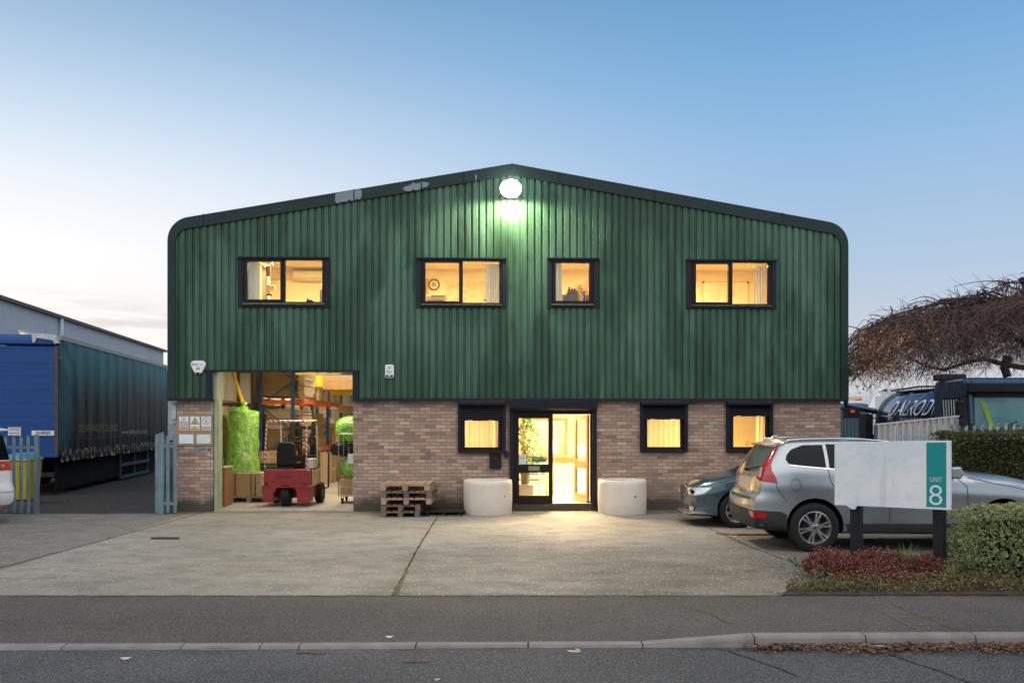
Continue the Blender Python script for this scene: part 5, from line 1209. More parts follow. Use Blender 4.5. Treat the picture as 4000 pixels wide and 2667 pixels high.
b = MB(); b.box(L2(1155, 3.0), L2(1330, 3.0), 3.0, 3.25, FZ(1464, 3.0), FZ(1458, 3.0)); tag(b.build('lifting_beam', M_YPIPE, M=MF), 'yellow lifting beam just under the head of the loading doorway', 'beam')
for k, (px, py) in enumerate(((1318, 1590), (1322, 1598), (1326, 1606))):
    a = FP(px, py, 12); b = MB(); b.tube([(a[0], 12, a[1]), (a[0] + 2.2, 12.2, a[1] + .02)], .05, 12); tag(b.build('card_tube', M_PALE, M=MF, smooth=True, autos=40), ('topmost', 'middle', 'lowest')[k] + ' of three long horizontal card tubes right of the racking', 'tube', 'long card tubes')
carton(L2(1330, 13), L2(1480, 13), 13, 14.5, .036, 1.9, 'large pale pallet load deep in the warehouse behind the roll cage', m=M_PALE, tape=False)
carton(L2(1290, 15), L2(1322, 15), 13, 14, .036, 2.1, 'whitish wrapped load at the far end of the aisle', m=mat('white_wrap', (.6, .57, .52), .4), tape=False)
# yellow pole leaning behind the green bag
a = FP(902, 1450, 3.4); c = FP(950, 1580, 2.6)
b = MB(); b.tube([(a[0], 3.4, a[1] + .15), (c[0], 2.6, c[1]), (c[0] + .15, 2.3, .06)], .045, 14); tag(b.build('yellow_pole', M_YPIPE, M=MF, smooth=True, autos=40), 'thick yellow pole leaning behind the tall lime green bag', 'pole')
# clear plastic bundle
M_CLEAR = thinmat('clear_film', (.55, .47, .36), .5, .25, .25, .2, .6, 12)
def blob(name, lab, cat, u, w, z, rx, ry, rz_, m, seed, crumple=.12, n=26, group=None, sq=2.0, taper=0.0, fr=3.0):
    t = []; rows = 18
    for i in range(rows + 1):
        ph = -PI / 2 + PI * i / rows
        for j in range(n):
            th = 2 * PI * j / n
            cx_, sx_ = math.cos(th), math.sin(th); cp, sp = math.cos(ph), math.sin(ph)
            e = 2 / sq; f = lambda v: math.copysign(abs(v) ** e, v)
            x, y, zz_ = f(cx_) * abs(cp) ** e, f(sx_) * abs(cp) ** e, f(sp)
            k = 1 + crumple * noise.noise(Vector((x * fr + seed, y * fr, zz_ * fr * 1.6))) + crumple * .5 * abs(noise.noise(Vector((x * 8, y * 8 + seed, zz_ * 5))))
            k *= 1 - taper * zz_
            t.append((x * rx * k, y * ry * k, rz_ + zz_ * rz_ * (1 + .04 * noise.noise(Vector((x * 3, y * 3, seed))))))
    b = MB(); b.add(t, [(i * n + j, i * n + (j + 1) % n, (i + 1) * n + (j + 1) % n, (i + 1) * n + j) for i in range(rows) for j in range(n)])
    o = b.build(name, m, M=MF @ T(u, w, z), smooth=True); return tag(o, lab, cat, group)
blob('film_bundle', 'mound of crumpled clear film on top of the wrapped packs', 'plastic film', L2(1050, 4.9), 4.9, 2.28, .30, .25, .05, M_CLEAR, 9, .9, fr=6)
# lime green bags
tl = NT('lime_film'); n1_ = tl.noise(3.2, tl.map((1, 1, .9)), 5, .55, 2.6); n2_ = tl.noise(9, tl.map((1, 1, 1.3)), 4, .5, 3)
cl_ = tl.mix(tl.rng(n1_, .38, .62), (.17, .56, .02), (.50, .92, .12))
df_ = tl.n('ShaderNodeBsdfDiffuse'); tr_ = tl.n('ShaderNodeBsdfTranslucent'); gs_ = tl.n('ShaderNodeBsdfGlossy'); gs_.inputs['Roughness'].default_value = .14
tl.l(cl_, df_.inputs[0]); tl.l(cl_, tr_.inputs[0]); bn_ = tl.bump(tl.math('ADD', n1_, tl.math('MULTIPLY', n2_, .6)), .9, .05)
for x in (df_, tr_, gs_): tl.l(bn_, x.inputs['Normal'])
a1 = tl.n('ShaderNodeMixShader'); a1.inputs[0].default_value = .4; tl.l(df_.outputs[0], a1.inputs[1]); tl.l(tr_.outputs[0], a1.inputs[2])
a2 = tl.n('ShaderNodeMixShader'); a2.inputs[0].default_value = .16; tl.l(a1.outputs[0], a2.inputs[1]); tl.l(gs_.outputs[0], a2.inputs[2]); tl.l(a2.outputs[0], tl.o.inputs[0]); M_LIME = tl.m
bw = 2.35; cu_ = L2(953, bw); zt_ = FZ(1592, bw); zb_ = FZ(1846, bw - .2)
def greenbag():
    n, rows = 44, 40; V = []
    for i in range(rows + 1):
        t = i / rows; z = zb_ + (zt_ - zb_) * t
        r0 = .36 + .045 * (1 - t) ** 3 + .01 * math.sin(t * 9)
        if t > .93: r0 *= math.sqrt(max(0.02, 1 - ((t - .93) / .07) ** 2)) * .85 + .15
        for j in range(n):
            th = 2 * PI * j / n; c_, s_ = math.cos(th), math.sin(th)
            q = Vector((c_ * 1.6, s_ * 1.6, z * 1.6)); cr = .028 * noise.noise(q * 2) + .035 * abs(noise.noise(Vector((c_ * 2.2 + z * 1.8, s_ * 2.2, z * 3.0)))) - .016 * abs(noise.noise(Vector((c_ * 2.5, s_ * 2.5 + z * 3, z * 5))))
            sag = .05 * max(0, .3 - t) * (1 + c_)
            off = (-.05 + .06 * t) if t < .96 else .04
            V.append((cu_ + off + (r0 + cr + sag) * c_ * .98, bw + (r0 + cr) * s_ * .85, z - (.05 * (c_ + .3) * (t > .9)) * (t - .9) * 10))
    b = MB(); b.add(V, [(i * n + j, i * n + (j + 1) % n, (i + 1) * n + (j + 1) % n, (i + 1) * n + j) for i in range(rows) for j in range(n)] + [tuple(range(n - 1, -1, -1)), tuple(range(rows * n, rows * n + n))])
    t_ = thing('green_bag', 'tall lime green plastic bag standing on strapped cardboard inside the doorway', 'bag', MF); b.build('film', M_LIME, t_, smooth=True)
    b = MB(); kx = L2(953, bw); b.tube([(kx - .02, bw, zt_ - .06), (kx + .03, bw - .02, zt_ + .02), (kx - .01, bw, zt_ + .07), (kx + .05, bw, zt_ + .13)], [.16, .08, .05, .075], 12); b.build('tied_neck', M_LIME, t_, smooth=True)
greenbag()
carton(L2(884, 1.95), L2(996, 1.95), 1.9, 2.8, .19, FZ(1846, 1.9), 'broad cardboard block with two black straps under the tall green bag', m=M_CARD, tape=False)
t_ = bpy.data.objects[-1] if False else [o for o in bpy.data.objects if o.get('label', '').startswith('broad cardboard')][0]
a_ = (L2(996, 1.95) - L2(884, 1.95)) / 2
for x in (-a_ * .35, a_ * .75): b = MB(); b.box(x, x + .016, -.456, -.452, -.02, FZ(1846, 1.9) - .19); b.build('strap', M_BLKP, t_)
layered(L2(998, 1.95), L2(1027, 1.95), 1.9, 2.8, .19, FZ(1846, 1.9), 'column of grey folded card between the strapped block and the forklift', 21, M_PALE, .04, .03)
pallet(.95, .9, .15, M_PALLET, 'wooden pallet under the strapped cardboard inside the doorway', MF @ T(L2(892, 1.9), 1.88, .037), None, False, 9)
carton(L2(1012, 3.2), L2(1085, 3.2), 3.2, 4.2, .9, FZ(1762, 3.2), 'pale carton behind the left posts of the forklift', m=M_CARD)
carton(L2(1012, 3.2), L2(1085, 3.2), 3.2, 4.2, .036, .72, 'brown carton near the floor behind the left of the forklift', m=M_CARD)
for k, (z, mm, nm) in enumerate(((.73, mat('teal_foam', (.02, .28, .38), .6), 'teal'), (.80, mat('green_foam', (.12, .5, .08), .6), 'green'), (.85, mat('dark_foam', (.04, .06, .06), .6), 'dark'))):
    b = MB(); b.box(-.32, .32, 0, .5, 0, .045); tag(b.build('foam_sheet', mm, M=MF @ T(L2(1045, 3.2), 3.1 - .03 * k, z)), nm + ' foam sheet lying between two cartons behind the forklift', 'foam sheet')
# wooden cabinet at the jamb
t_ = thing('cabinet', 'brown wooden cabinet just inside the left door jamb, purple label on its side', 'cabinet', MF @ T(L2(849, 1.0) - .30, .75, .037)); 
cx1 = L2(877, .75) - (L2(849, 1.0) - .30); b = MB(); b.box(0, cx1, 0, .6, 0, .86); M_CAB = m_wood('cabinet_wood', (.20, .085, .03), (.30, .14, .05), .2, (1.5, 14, 1.5)); b.build('carcass', M_CAB, t_, bevel=.006)
b = MB(); b.box(-.01, cx1 + .015, -.015, .62, .8605, .89); b.build('top', M_PALE, t_)
b = MB(); b.box(cx1 - .16, cx1 - .06, -.004, -.001, .42, .70); b.build('label_strip', mat('purple_label', (.12, .05, .22), .5), t_)
b = MB(); b.tube([(cx1 - .03, -.0, .38), (cx1 - .03, -.03, .38), (cx1 - .03, -.03, .48), (cx1 - .03, 0, .48)], .006, 6); b.build('handle', M_CHROME, t_)
t_ = thing('tape_dispenser', 'dark tape dispenser and roll on top of the brown cabinet', 'dispenser', MF @ T(L2(862, .9), .9, .93)); b = MB(); b.box(-.07, .07, -.04, .04, 0, .17); b.build('body', mat('brown_grey_casing', (.12, .10, .085), .5), t_, bevel=.01); b = MB(); b.tube([(0, -.03, .2), (0, .03, .2)], .045, 14); b.build('roll', M_BLKP, t_)
# roll cage with bags
rc = thing('roll_cage', 'grey wire roll cage on castors at the right edge of the doorway', 'roll cage', MF @ T(L2(1322, 1.5), 1.5, .037))
M_WIRE = mat('zinc_wire', (.45, .45, .43), .35, .8, .1, 5, 0)
CW, CD, CH = .72, .8, 1.62
for nm, P_ in (('side_frame', lambda k, z: (0, k * CD, z)), ('side_frame', lambda k, z: (CW, k * CD, z)), ('front_gate', lambda k, z: (k * CW, 0, z))):
    b = MB(); b.tube([P_(0, .2), P_(0, CH - .05), P_(.06, CH), P_(.94, CH), P_(1, CH - .05), P_(1, .2)], .011, 8)
    for k in range(1, 6): b.tube([P_(k / 6, .2), P_(k / 6, CH)], .0035, 5)
    for k in range(1, 4): b.tube([P_(0, .2 + k * .4), P_(1, .2 + k * .4)], .0045, 5)
    b.build(nm, M_WIRE, rc, smooth=True)
b = MB(); b.box(-.01, CW + .01, -.01, CD + .01, .165, .2); b.build('base', M_WIRE, rc, bevel=.004)
for x in (.08, CW - .08):
    for y in (.08, CD - .08):
        b = MB(); b.tube([(x - .02, y, .06), (x + .02, y, .06)], .06, 16); b.box(x - .03, x - .024, y - .03, y + .03, .06, .165); b.box(x + .024, x + .03, y - .03, y + .03, .06, .165); b.build('castor', M_BLACK, rc)
b = MB(); b.box(.22, .62, -.02, -.012, .93, 1.16); b.build('tag_card', M_WHITE, rc)
text_part('lettering', 'DY', .33, .43, 1.05, 1.10, -.022, M_INK, rc, 0, .2)
rb = L2(1322, 1.5)
carton(rb + .03, rb + .68, 1.53, 2.25, .24, .60, 'flat brown carton at the bottom of the roll cage', m=M_CARD)
blob('green_bag', 'plump lime green bag in the lower half of the roll cage', 'bag', rb + .40, 1.9, .59, .40, .34, .27, M_LIME, 3, .10, sq=2.8)
blob('black_bag', 'shiny black plastic roll across the middle of the roll cage', 'bag', rb + .22, 1.9, 1.11, .46, .3, .18, mat('black_film', (.012, .012, .014), .22, 0, .2, 5, .6, 14, bd=.03), 7, .10, sq=3)
blob('green_bag', 'large lime green bag bulging over the top of the roll cage', 'bag', rb + .38, 1.9, 1.44, .50, .36, .32, M_LIME, 12, .12, sq=2.6, taper=-.04)

# ---- forklift, seen from behind
M_FRED = mat('worn_red_paint', (.24, .02, .022), .45, 0, .2, 3, .15, 25, dirt=.55, dcol=(.10, .035, .03)); M_FDK = mat('dark_grease', (.03, .028, .026), .5, 0, .3, 9, .3, 40)
M_HAZ = NT('red_white_hazard'); pz = M_HAZ.sep(); q_ = M_HAZ.math('MULTIPLY', M_HAZ.math('ADD', M_HAZ.math('ADD', pz[2], pz[0]), pz[1]), 9.0); fr_ = M_HAZ.math('FRACT', q_)
M_HAZ.base(M_HAZ.mix(M_HAZ.rng(fr_, .48, .52), (.42, .03, .03), (.66, .63, .58))); M_HAZ.set('Roughness', .5); M_HAZ = M_HAZ.m
M_FWH = mat('chipped_white_paint', (.55, .53, .47), .5, 0, .1, 5, .1, 30, dirt=.4, dcol=(.2, .15, .1))
fx0, fw0 = L2(1025, .75), .75
fk = thing('forklift', 'small worn red counterbalance forklift seen from behind in the loading doorway', 'forklift', MF @ T(fx0, fw0, .037, R(-3)))
FW = L2(1207.5, .75) - fx0
# counterweight body with wheel cut-out
prf = [(0, .10), (FW * .22, .10), (FW * .235, .30)] + [(FW * .5 - FW * .23 * math.cos(PI * k / 8), .33 + .14 * math.sin(PI * k / 8)) for k in range(9)] + [(FW * .735, .30), (FW * .75, .10), (FW, .10), (FW + .01, .44), (FW - .02, .46), (FW - .03, .80), (FW - .08, .83), (.08, .83), (.03, .80), (.02, .46), (-.01, .44)]
b = MB(); b.prism(prf, 'y', 0, .42); b.build('counterweight', M_FRED, fk, bevel=.02)
b = MB(); b.box(.03, FW - .03, .425, 1.15, .16, .78); b.build('chassis', M_FRED, fk, bevel=.02)
b = MB(); b.box(FW - .028, FW - .0, .43, 1.1, .44, .80); b.build('side_panel', M_PALE, fk, bevel=.01)
b = MB(); b.box(-.012, FW + .012, -.012, .3, .425, .455); b.build('bumper_ridge', M_FRED, fk, bevel=.008)
for x in (.06, FW - .12):
    b = MB(); b.tube([(x + .03, -.015, .52), (x + .03, .02, .52)], .05, 16); b.build('tow_pin_boss', M_FRED, fk); b = MB(); b.tube([(x + .03, -.02, .52), (x + .03, .0, .52)], .028, 14); b.build('tow_pin_hole', M_FDK, fk)
text_part('lettering', 'Climax', FW * .28, FW * .66, .64, .71, -.003, M_FDK, fk, 0, .3)
def tyre(mb, r, w, x, y, z):
    pr = [(r * .55, -w / 2), (r * .9, -w / 2), (r, -w * .38), (r, w * .38), (r * .9, w / 2), (r * .55, w / 2)]
    M_ = T(x, y, z, 0, 0, PI / 2); mb.lathe(pr, M_, 28)
    for k in range(18):
        a = 2 * PI * k / 18
        for s_ in (-1, 1): mb.cbox((s_ * w * .25, 0, 0), (w * .4, r * .09, .012), T(x, y, z) @ Matrix.Rotation(a + s_ * .08, 4, 'X') @ Matrix.Translation((0, 0, r + .004)))
b = MB(); tyre(b, .215, .17, FW * .5 - .02, .15, .218); wv_ = b.build('steer_wheel', M_BLACK, fk)
b = MB(); b.tube([(FW * .5 - .1, .15, .218), (FW * .5 + .07, .15, .218)], .09, 14); b.build('hub', M_FDK, wv_)
for x in (.0, FW - .02):
    b = MB(); tyre(b, .235, .16, x + (.07 if x < .1 else -.05) + (.1 if x > .1 else -.1) * .6, 1.12, .238); wv_ = b.build('drive_wheel', M_BLACK, fk)
    b = MB(); b.tube([(x - .03, 1.12, .238), (x + .09, 1.12, .238)], .1, 14); b.build('hub', M_FDK, wv_)
GT = FZ(1643, .8) - .037
b = MB(); b.tube([(.05, .03, .80), (.055, .05, 1.35), (.07, .10, GT - .06), (.10, .14, GT - .01), (FW - .10, .14, GT - .01), (FW - .07, .10, GT - .06), (FW - .055, .05, 1.35), (FW - .05, .03, .80)], .021, 8); b.build('overhead_guard_rear', M_HAZ, fk, smooth=True)
b = MB()
for x in (.09, FW - .09): b.tube([(x, .14, GT - .01), (x, 1.05, GT - .0), (x, 1.14, GT - .08), (x, 1.25, .80)], .018, 8)
b.tube([(.09, 1.02, GT), (FW - .09, 1.02, GT)], .022, 8)
for k in range(6): b.beam((.09, .28 + .13 * k, GT), (FW - .09, .28 + .13 * k, GT), .014, .03)
b.build('overhead_guard_front', M_FWH, fk, smooth=False)
def rbox(c, d, m, par, nm, bev=.04):
    b = MB(); b.cbox(c, d); return b.build(nm, m, par, bevel=bev)
st = bpy.data.objects.new('seat', None); COL.objects.link(st); st.parent = fk; st.matrix_local = T(FW * .44, .32, .84)
sx_ = FW * .22
b = MB(); b.prism([(-sx_, .10), (-sx_ * .95, .35), (-sx_ * .8, .56), (-sx_ * .55, .60), (sx_ * .55, .60), (sx_ * .8, .56), (sx_ * .95, .35), (sx_, .10), (sx_ * .8, .06), (-sx_ * .8, .06)], 'y', -.02, .09, T(0, 0, 0, 0, R(8))); b.build('backrest', M_BLKP, st, bevel=.035)
rbox((0, .25, .08), (sx_ * 2.1, .48, .12), M_BLKP, st, 'cushion'); rbox((0, .2, .0), (sx_ * 1.5, .4, .06), M_FDK, st, 'slide', .01)
b = MB(); b.box(-.05, .05, -.032, -.026, .42, .48); b.build('label', M_WHITE, st)
b = MB(); b.tube([(FW * .44 + .17 * math.cos(2 * PI * k / 20) + .08, 1.0 + .15 * math.sin(2 * PI * k / 20), 1.48 + .05 * math.sin(2 * PI * k / 20)) for k in range(20)], .014, 6, closed=True); b.tube([(FW * .44 + .08, 1.0, 1.48), (FW * .44 + .08, 1.12, 1.1)], .02, 8); b.build('steering_wheel', M_BLKP, fk, smooth=True)
b = MB(); b.box(FW * .2, FW - .1, 1.0, 1.2, .8, 1.12); b.build('dash_panel', M_FDK, fk, bevel=.02)
b = MB()
for k in range(4): b.tube([(FW * .62 + .05 * k, .98, 1.1), (FW * .62 + .05 * k, .95, 1.25)], .008, 6); b.lathe([(.001, -.02), (.02, 0), (.001, .02)], T(FW * .62 + .05 * k, .95, 1.26), 10)
b.build('lever', M_FDK, fk)
b = MB(); b.box(FW - .2, FW - .02, .5, .9, .83, 1.05); b.build('battery_box', M_FWH, fk, bevel=.01)
for x in (FW * .30, FW * .80):
    b = MB(); b.box(x - .05, x + .05, 1.30, 1.42, .12, GT - .04); b.box(x - .10, x - .055, 1.34, 1.42, .12, GT - .3); b.build('mast_rail', M_FDK, fk, bevel=.005)
b = MB(); b.box(FW * .3, FW * .8, 1.32, 1.4, GT - .2, GT - .12); b.box(FW * .3, FW * .8, 1.32, 1.4, .3, .4); b.tube([(FW * .5, 1.36, .3), (FW * .5, 1.36, GT - .2)], .035, 10); b.build('mast_crosshead', M_FDK, fk)
b = MB(); b.tube([(FW * .80, 1.28, 1.45), (FW * .80, 1.2, 1.45)], .12, 16); b.tube([(FW * .80, 1.24, 1.55), (FW * .80, 1.24, 1.9)], .02, 8); b.build('hose_reel', M_FDK, fk)
b = MB(); b.tube([(FW + .02, 1.3, .3), (FW + .14, 1.35, .35), (FW + .15, 1.35, 1.15), (FW + .02, 1.35, 1.22)], .022, 8); b.build('load_guard_rail', M_FDK, fk, smooth=True)
# ------------------------------------------------------------ road vehicles
def interp(tab, x):
    if x <= tab[0][0]: return tab[0][1]
    for (a, b_), (c, d) in zip(tab, tab[1:]):
        if x <= c:
            return b_ + (d - b_) * (x - a) / (c - a)
    return tab[-1][1]
def smooth_tab(tab, n=8):
    """Catmull-Rom resampling of a table"""
    P = [tab[0]] + list(tab) + [tab[-1]]; out = []
    for i in range(1, len(P) - 2):
        p0, p1, p2, p3 = P[i - 1], P[i], P[i + 1], P[i + 2]
        for k in range(n):
            t = k / n; x = p1[0] + (p2[0] - p1[0]) * t
            m1 = (p2[1] - p0[1]) / max(1e-6, p2[0] - p0[0]); m2 = (p3[1] - p1[1]) / max(1e-6, p3[0] - p1[0]); h = p2[0] - p1[0]
            out.append((x, (2 * t ** 3 - 3 * t * t + 1) * p1[1] + (t ** 3 - 2 * t * t + t) * h * m1 + (-2 * t ** 3 + 3 * t * t) * p2[1] + (t ** 3 - t * t) * h * m2))
    out.append(tuple(tab[-1])); return out
class Car:
    def __init__(s, root, paint, L, hw, top, belt, low, plan, rearx, frontx, wheels, wr, bow=(.06, .10), roofw=.70, bonw=.86, aR=.9, aF=1.0, bulge=.02):
        s.root = root; s.L = L; s.hw = hw; s.top = smooth_tab(top); s.belt = smooth_tab(belt); s.low = smooth_tab(low); s.plan = smooth_tab(plan); s.rx = smooth_tab(rearx); s.fx = smooth_tab(frontx)
        s.bow = bow; s.roofw = roofw; s.bonw = bonw; s.aR = aR; s.aF = aF; s.bulge = bulge; s.wheels = wheels; s.wr = wr; s.paint = paint; s.cache = {}
        s.make()
    def section(s, q):
        k = round(q, 4)
        if k in s.cache: return s.cache[k]
        w = s.hw * interp(s.plan, q); zt = interp(s.top, q); zl = interp(s.low, q); zb = min(interp(s.belt, q), zt - .04)
        dh = zt - zb; yr = w * (s.bonw - (s.bonw - s.roofw) * min(1, dh / .55)); cr = .02 + .04 * min(1, dh / .5); ze = zt - cr
        side = [(w * .90, zl), (w * .965, zl + .03), (w * .985, zl + .12), (w * .982, zl + (zb - zl) * .38), (w * .99, zl + (zb - zl) * .60), (w * 1.002, zl + (zb - zl) * .76), (w * .992, zl + (zb - zl) * .84), (w * .975, zb)]
        for i in range(1, 7):
            t = i / 6; side.append((w * .975 + (yr - w * .975) * (t ** 1.25), zb + (ze - zb) * (1 - (1 - t) ** 1.15)))
        # rounded edge into the roof
        tops = []
        for i in range(1, 9):
            t = i / 8; tops.append((yr * (1 - t), ze + cr * (1 - (1 - t) ** 2.2)))
        s.cache[k] = (side, tops); return s.cache[k]
    def dense(s, q):
        side, tops = s.section(q); out = [(0, side[0][1]), (side[0][0] * .5, side[0][1])]
        zz_ = [i / 26 for i in range(27)]; z0, z1 = side[0][1], side[-1][1]
        for t in zz_: 
            z = z0 + (z1 - z0) * t; out.append((s.y_at(q, z), z))
        return out + tops
    def y_at(s, q, z):
        side, _ = s.section(q)
        if z <= side[0][1]: return side[0][0]
        for (ya, za), (yb, zb_) in zip(side, side[1:]):
            if z <= zb_: 
                t = (z - za) / max(1e-6, zb_ - za); return ya + (yb - ya) * t
        return side[-1][0]
    def warp(s, q, y, z):
        x = q
        if q < s.aR: 
            f = (1 - q / s.aR) ** 2; w = s.hw; x += f * (interp(s.rx, z) + s.bow[0] * (abs(y) / w) ** 2.5)
        if q > s.L - s.aF:
            f = (1 - (s.L - q) / s.aF) ** 2; w = s.hw; x -= f * (interp(s.fx, z) + s.bow[1] * (abs(y) / w) ** 2.5)
        return x
    def S(s, q, z, side=1, off=0.0):
        """unrolled surface: 0..L along the flank, below 0 round the tail, above L round the nose"""
        if q < 0: y = max(0, s.y_at(0, z) + q) if q > -9 else 0; y = s.y_at(0, z) + q; return Vector((s.warp(0, y, z) - off, side * y, z))
        if q > s.L: y = s.y_at(s.L, z) - (q - s.L); return Vector((s.warp(s.L, y, z) + off, side * y, z))
        y = s.y_at(q, z); ex = 0
        if q < .12: ex = -off * (1 - q / .12)
        if q > s.L - .12: ex = off * (1 - (s.L - q) / .12)
        return Vector((s.warp(q, y, z) + ex, side * (y + off), z))
    def TOPF(s, q, t, off=0.0):
        side, tops = s.section(q); yr, ze = side[-1]; zt = tops[-1][1]; a = abs(t); z = ze + (zt - ze) * (1 - a ** 2.2); y = yr * t
        return Vector((s.warp(q, y, z), y, z + off))
    def make(s):
        ns = 110; st = [s.L * i / ns for i in range(ns + 1)]; rings = [s.dense(q) for q in st]; m = len(rings[0]); b = MB(); V = []; N = 2 * m - 2
        for q, r in zip(st, rings):
            full = [(y, z) for y, z in r] + [(-y, z) for y, z in r[-2:0:-1]]
            V += [(s.warp(q, y, z), y, z) for y, z in full]
        Fc = [(i * N + j, i * N + (j + 1) % N, (i + 1) * N + (j + 1) % N, (i + 1) * N + j) for i in range(ns) for j in range(N)]
        # end caps, gridded across
        nc = 12
        for e, q in ((0, 0), (ns, s.L)):
            r = rings[e]; idx = {}
            for j in range(1, m - 1):
                y, z = r[j]
                for c in range(nc + 1):
                    if c == 0: idx[j, c] = e * N + j
                    elif c == nc: idx[j, c] = e * N + (N - j)
                    else:
                        yy = y * (1 - 2 * c / nc); idx[j, c] = len(V); V.append((s.warp(q, yy, z), yy, z))
            for j in range(1, m - 2):
                for c in range(nc): Fc.append((idx[j, c], idx[j + 1, c], idx[j + 1, c + 1], idx[j, c + 1]))
            Fc.append(tuple([e * N + 0] + [idx[1, c] for c in range(nc + 1)])); Fc.append(tuple([e * N + m - 1] + [idx[m - 2, c] for c in range(nc + 1)]))
        b.add(V, Fc); o = b.build('body', [s.paint, M_BLKP], None)
        # wheel arches cut through the body
        for wx in s.wheels:
            c = MB()
            for sd in (-1, 1): c.tube([(wx, sd * (s.hw * .42), s.wr + .02), (wx, sd * (s.hw + .2), s.wr + .02)], s.wr * 1.14, 48)
            co = c.build('cut', M_BLKP); md = o.modifiers.new('b', 'BOOLEAN'); md.object = co; md.operation = 'DIFFERENCE'; md.solver = 'EXACT'
            dg = bpy.context.evaluated_depsgraph_get(); dg.update(); me = bpy.data.meshes.new_from_object(o.evaluated_get(dg)); o.modifiers.clear(); o.data = me; bpy.data.objects.remove(co)
        me = o.data
        for p in me.polygons:
            c = p.center; arch = False
            for wx in s.wheels:
                d = math.hypot(c.x - wx, c.z - s.wr - .02)
                if d < s.wr * 1.138 and abs(c.y) < s.hw * 1.05: arch = True
            p.material_index = 1 if (arch or p.normal.z < -.8 and c.z < .6) else 0
        me.polygons.foreach_set('use_smooth', [True] * len(me.polygons))
        try: me.set_sharp_from_angle(angle=R(32))
        except Exception: pass
        o.parent = s.root; s.body = o
    def patch(s, name, poly, m, fn, off=.004, step=.05, parent=None, thick=.0, smooth_poly=0, label=None):
        if smooth_poly:
            P = poly; n = len(P); out = []
            for i in range(n):
                p0, p1, p2, p3 = P[i - 1], P[i], P[(i + 1) % n], P[(i + 2) % n]
                for k in range(smooth_poly):
                    t = k / smooth_poly; out.append(tuple(.5 * ((2 * p1[d]) + (-p0[d] + p2[d]) * t + (2 * p0[d] - 5 * p1[d] + 4 * p2[d] - p3[d]) * t * t + (-p0[d] + 3 * p1[d] - 3 * p2[d] + p3[d]) * t ** 3) for d in (0, 1)))
            poly = out
        bm = bmesh.new(); f = bm.faces.new([bm.verts.new((x, y, 0)) for x, y in poly]); bmesh.ops.triangulate(bm, faces=[f])
        for ax in (0, 1):
            lo = min(p[ax] for p in poly); hi = max(p[ax] for p in poly); k = math.ceil(lo / step) * step
            while k < hi:
                co = [0, 0, 0]; no = [0, 0, 0]; co[ax] = k + 1e-5; no[ax] = 1
                bmesh.ops.bisect_plane(bm, geom=bm.verts[:] + bm.edges[:] + bm.faces[:], plane_co=co, plane_no=no); k += step
        me = bpy.data.meshes.new(name)
        # rim skirt so that the piece has thickness
        be = [e for e in bm.edges if e.is_boundary]; r = bmesh.ops.extrude_edge_only(bm, edges=be); nv = {v for v in r['geom'] if isinstance(v, bmesh.types.BMVert)}
        for v in bm.verts: v.co = fn(v.co.x, v.co.y, off if v not in nv else -.006)
        bm.to_mesh(me); bm.free(); me.materials.append(m); me.polygons.foreach_set('use_smooth', [True] * len(me.polygons))
        try: me.set_sharp_from_angle(angle=R(40))
        except Exception: pass
        q = bpy.data.objects.new(name, me); COL.objects.link(q); q.parent = parent or s.root
        if label: q['label'] = label
        return q
    def both(s, name, poly, m, off=.004, sides=(1, -1), **k):
        for sd in sides: s.patch(name, poly, m, lambda q, z, o_, sd=sd: s.S(q, z, sd, o_), off, **k)
    def line(s, name, pts, w, m, sides=(1, -1), off=.003, fn=None):
        """shut line: narrow dark ribbon following the surface"""
        P = []
        for a, c in zip(pts, pts[1:]):
            n = max(1, int(math.hypot(c[0] - a[0], c[1] - a[1]) / .05)); P += [(a[0] + (c[0] - a[0]) * i / n, a[1] + (c[1] - a[1]) * i / n) for i in range(n)]
        P.append(pts[-1])
        for sd in sides:
            A = []; B_ = []
            for i, p in enumerate(P):
                u_ = P[max(0, i - 1)]; v = P[min(len(P) - 1, i + 1)]; dx, dy = v[0] - u_[0], v[1] - u_[1]; l = math.hypot(dx, dy) or 1; nx, ny = -dy / l * w / 2, dx / l * w / 2
                A.append(s.S(p[0] + nx, p[1] + ny, sd, off)); B_.append(s.S(p[0] - nx, p[1] - ny, sd, off))
            b = MB(); n = len(P); b.add(A + B_, [(i, i + 1, n + i + 1, n + i) for i in range(n - 1)]); b.build(name, m, s.root, smooth=True, fix=False)
M_TYRE = mat('tyre_rubber', (.016, .016, .017), .75, 0, .2, 10, .1, 60); M_ALLOY = mat('alloy_silver', (.58, .58, .60), .25, .85, .05, 5, 0); M_RIMD = mat('dark_rim_grey', (.05, .05, .055), .5, .5, .1, 5, 0)  # rim grey: one even dark grey for discs, bolts, hub caps and trailer rims
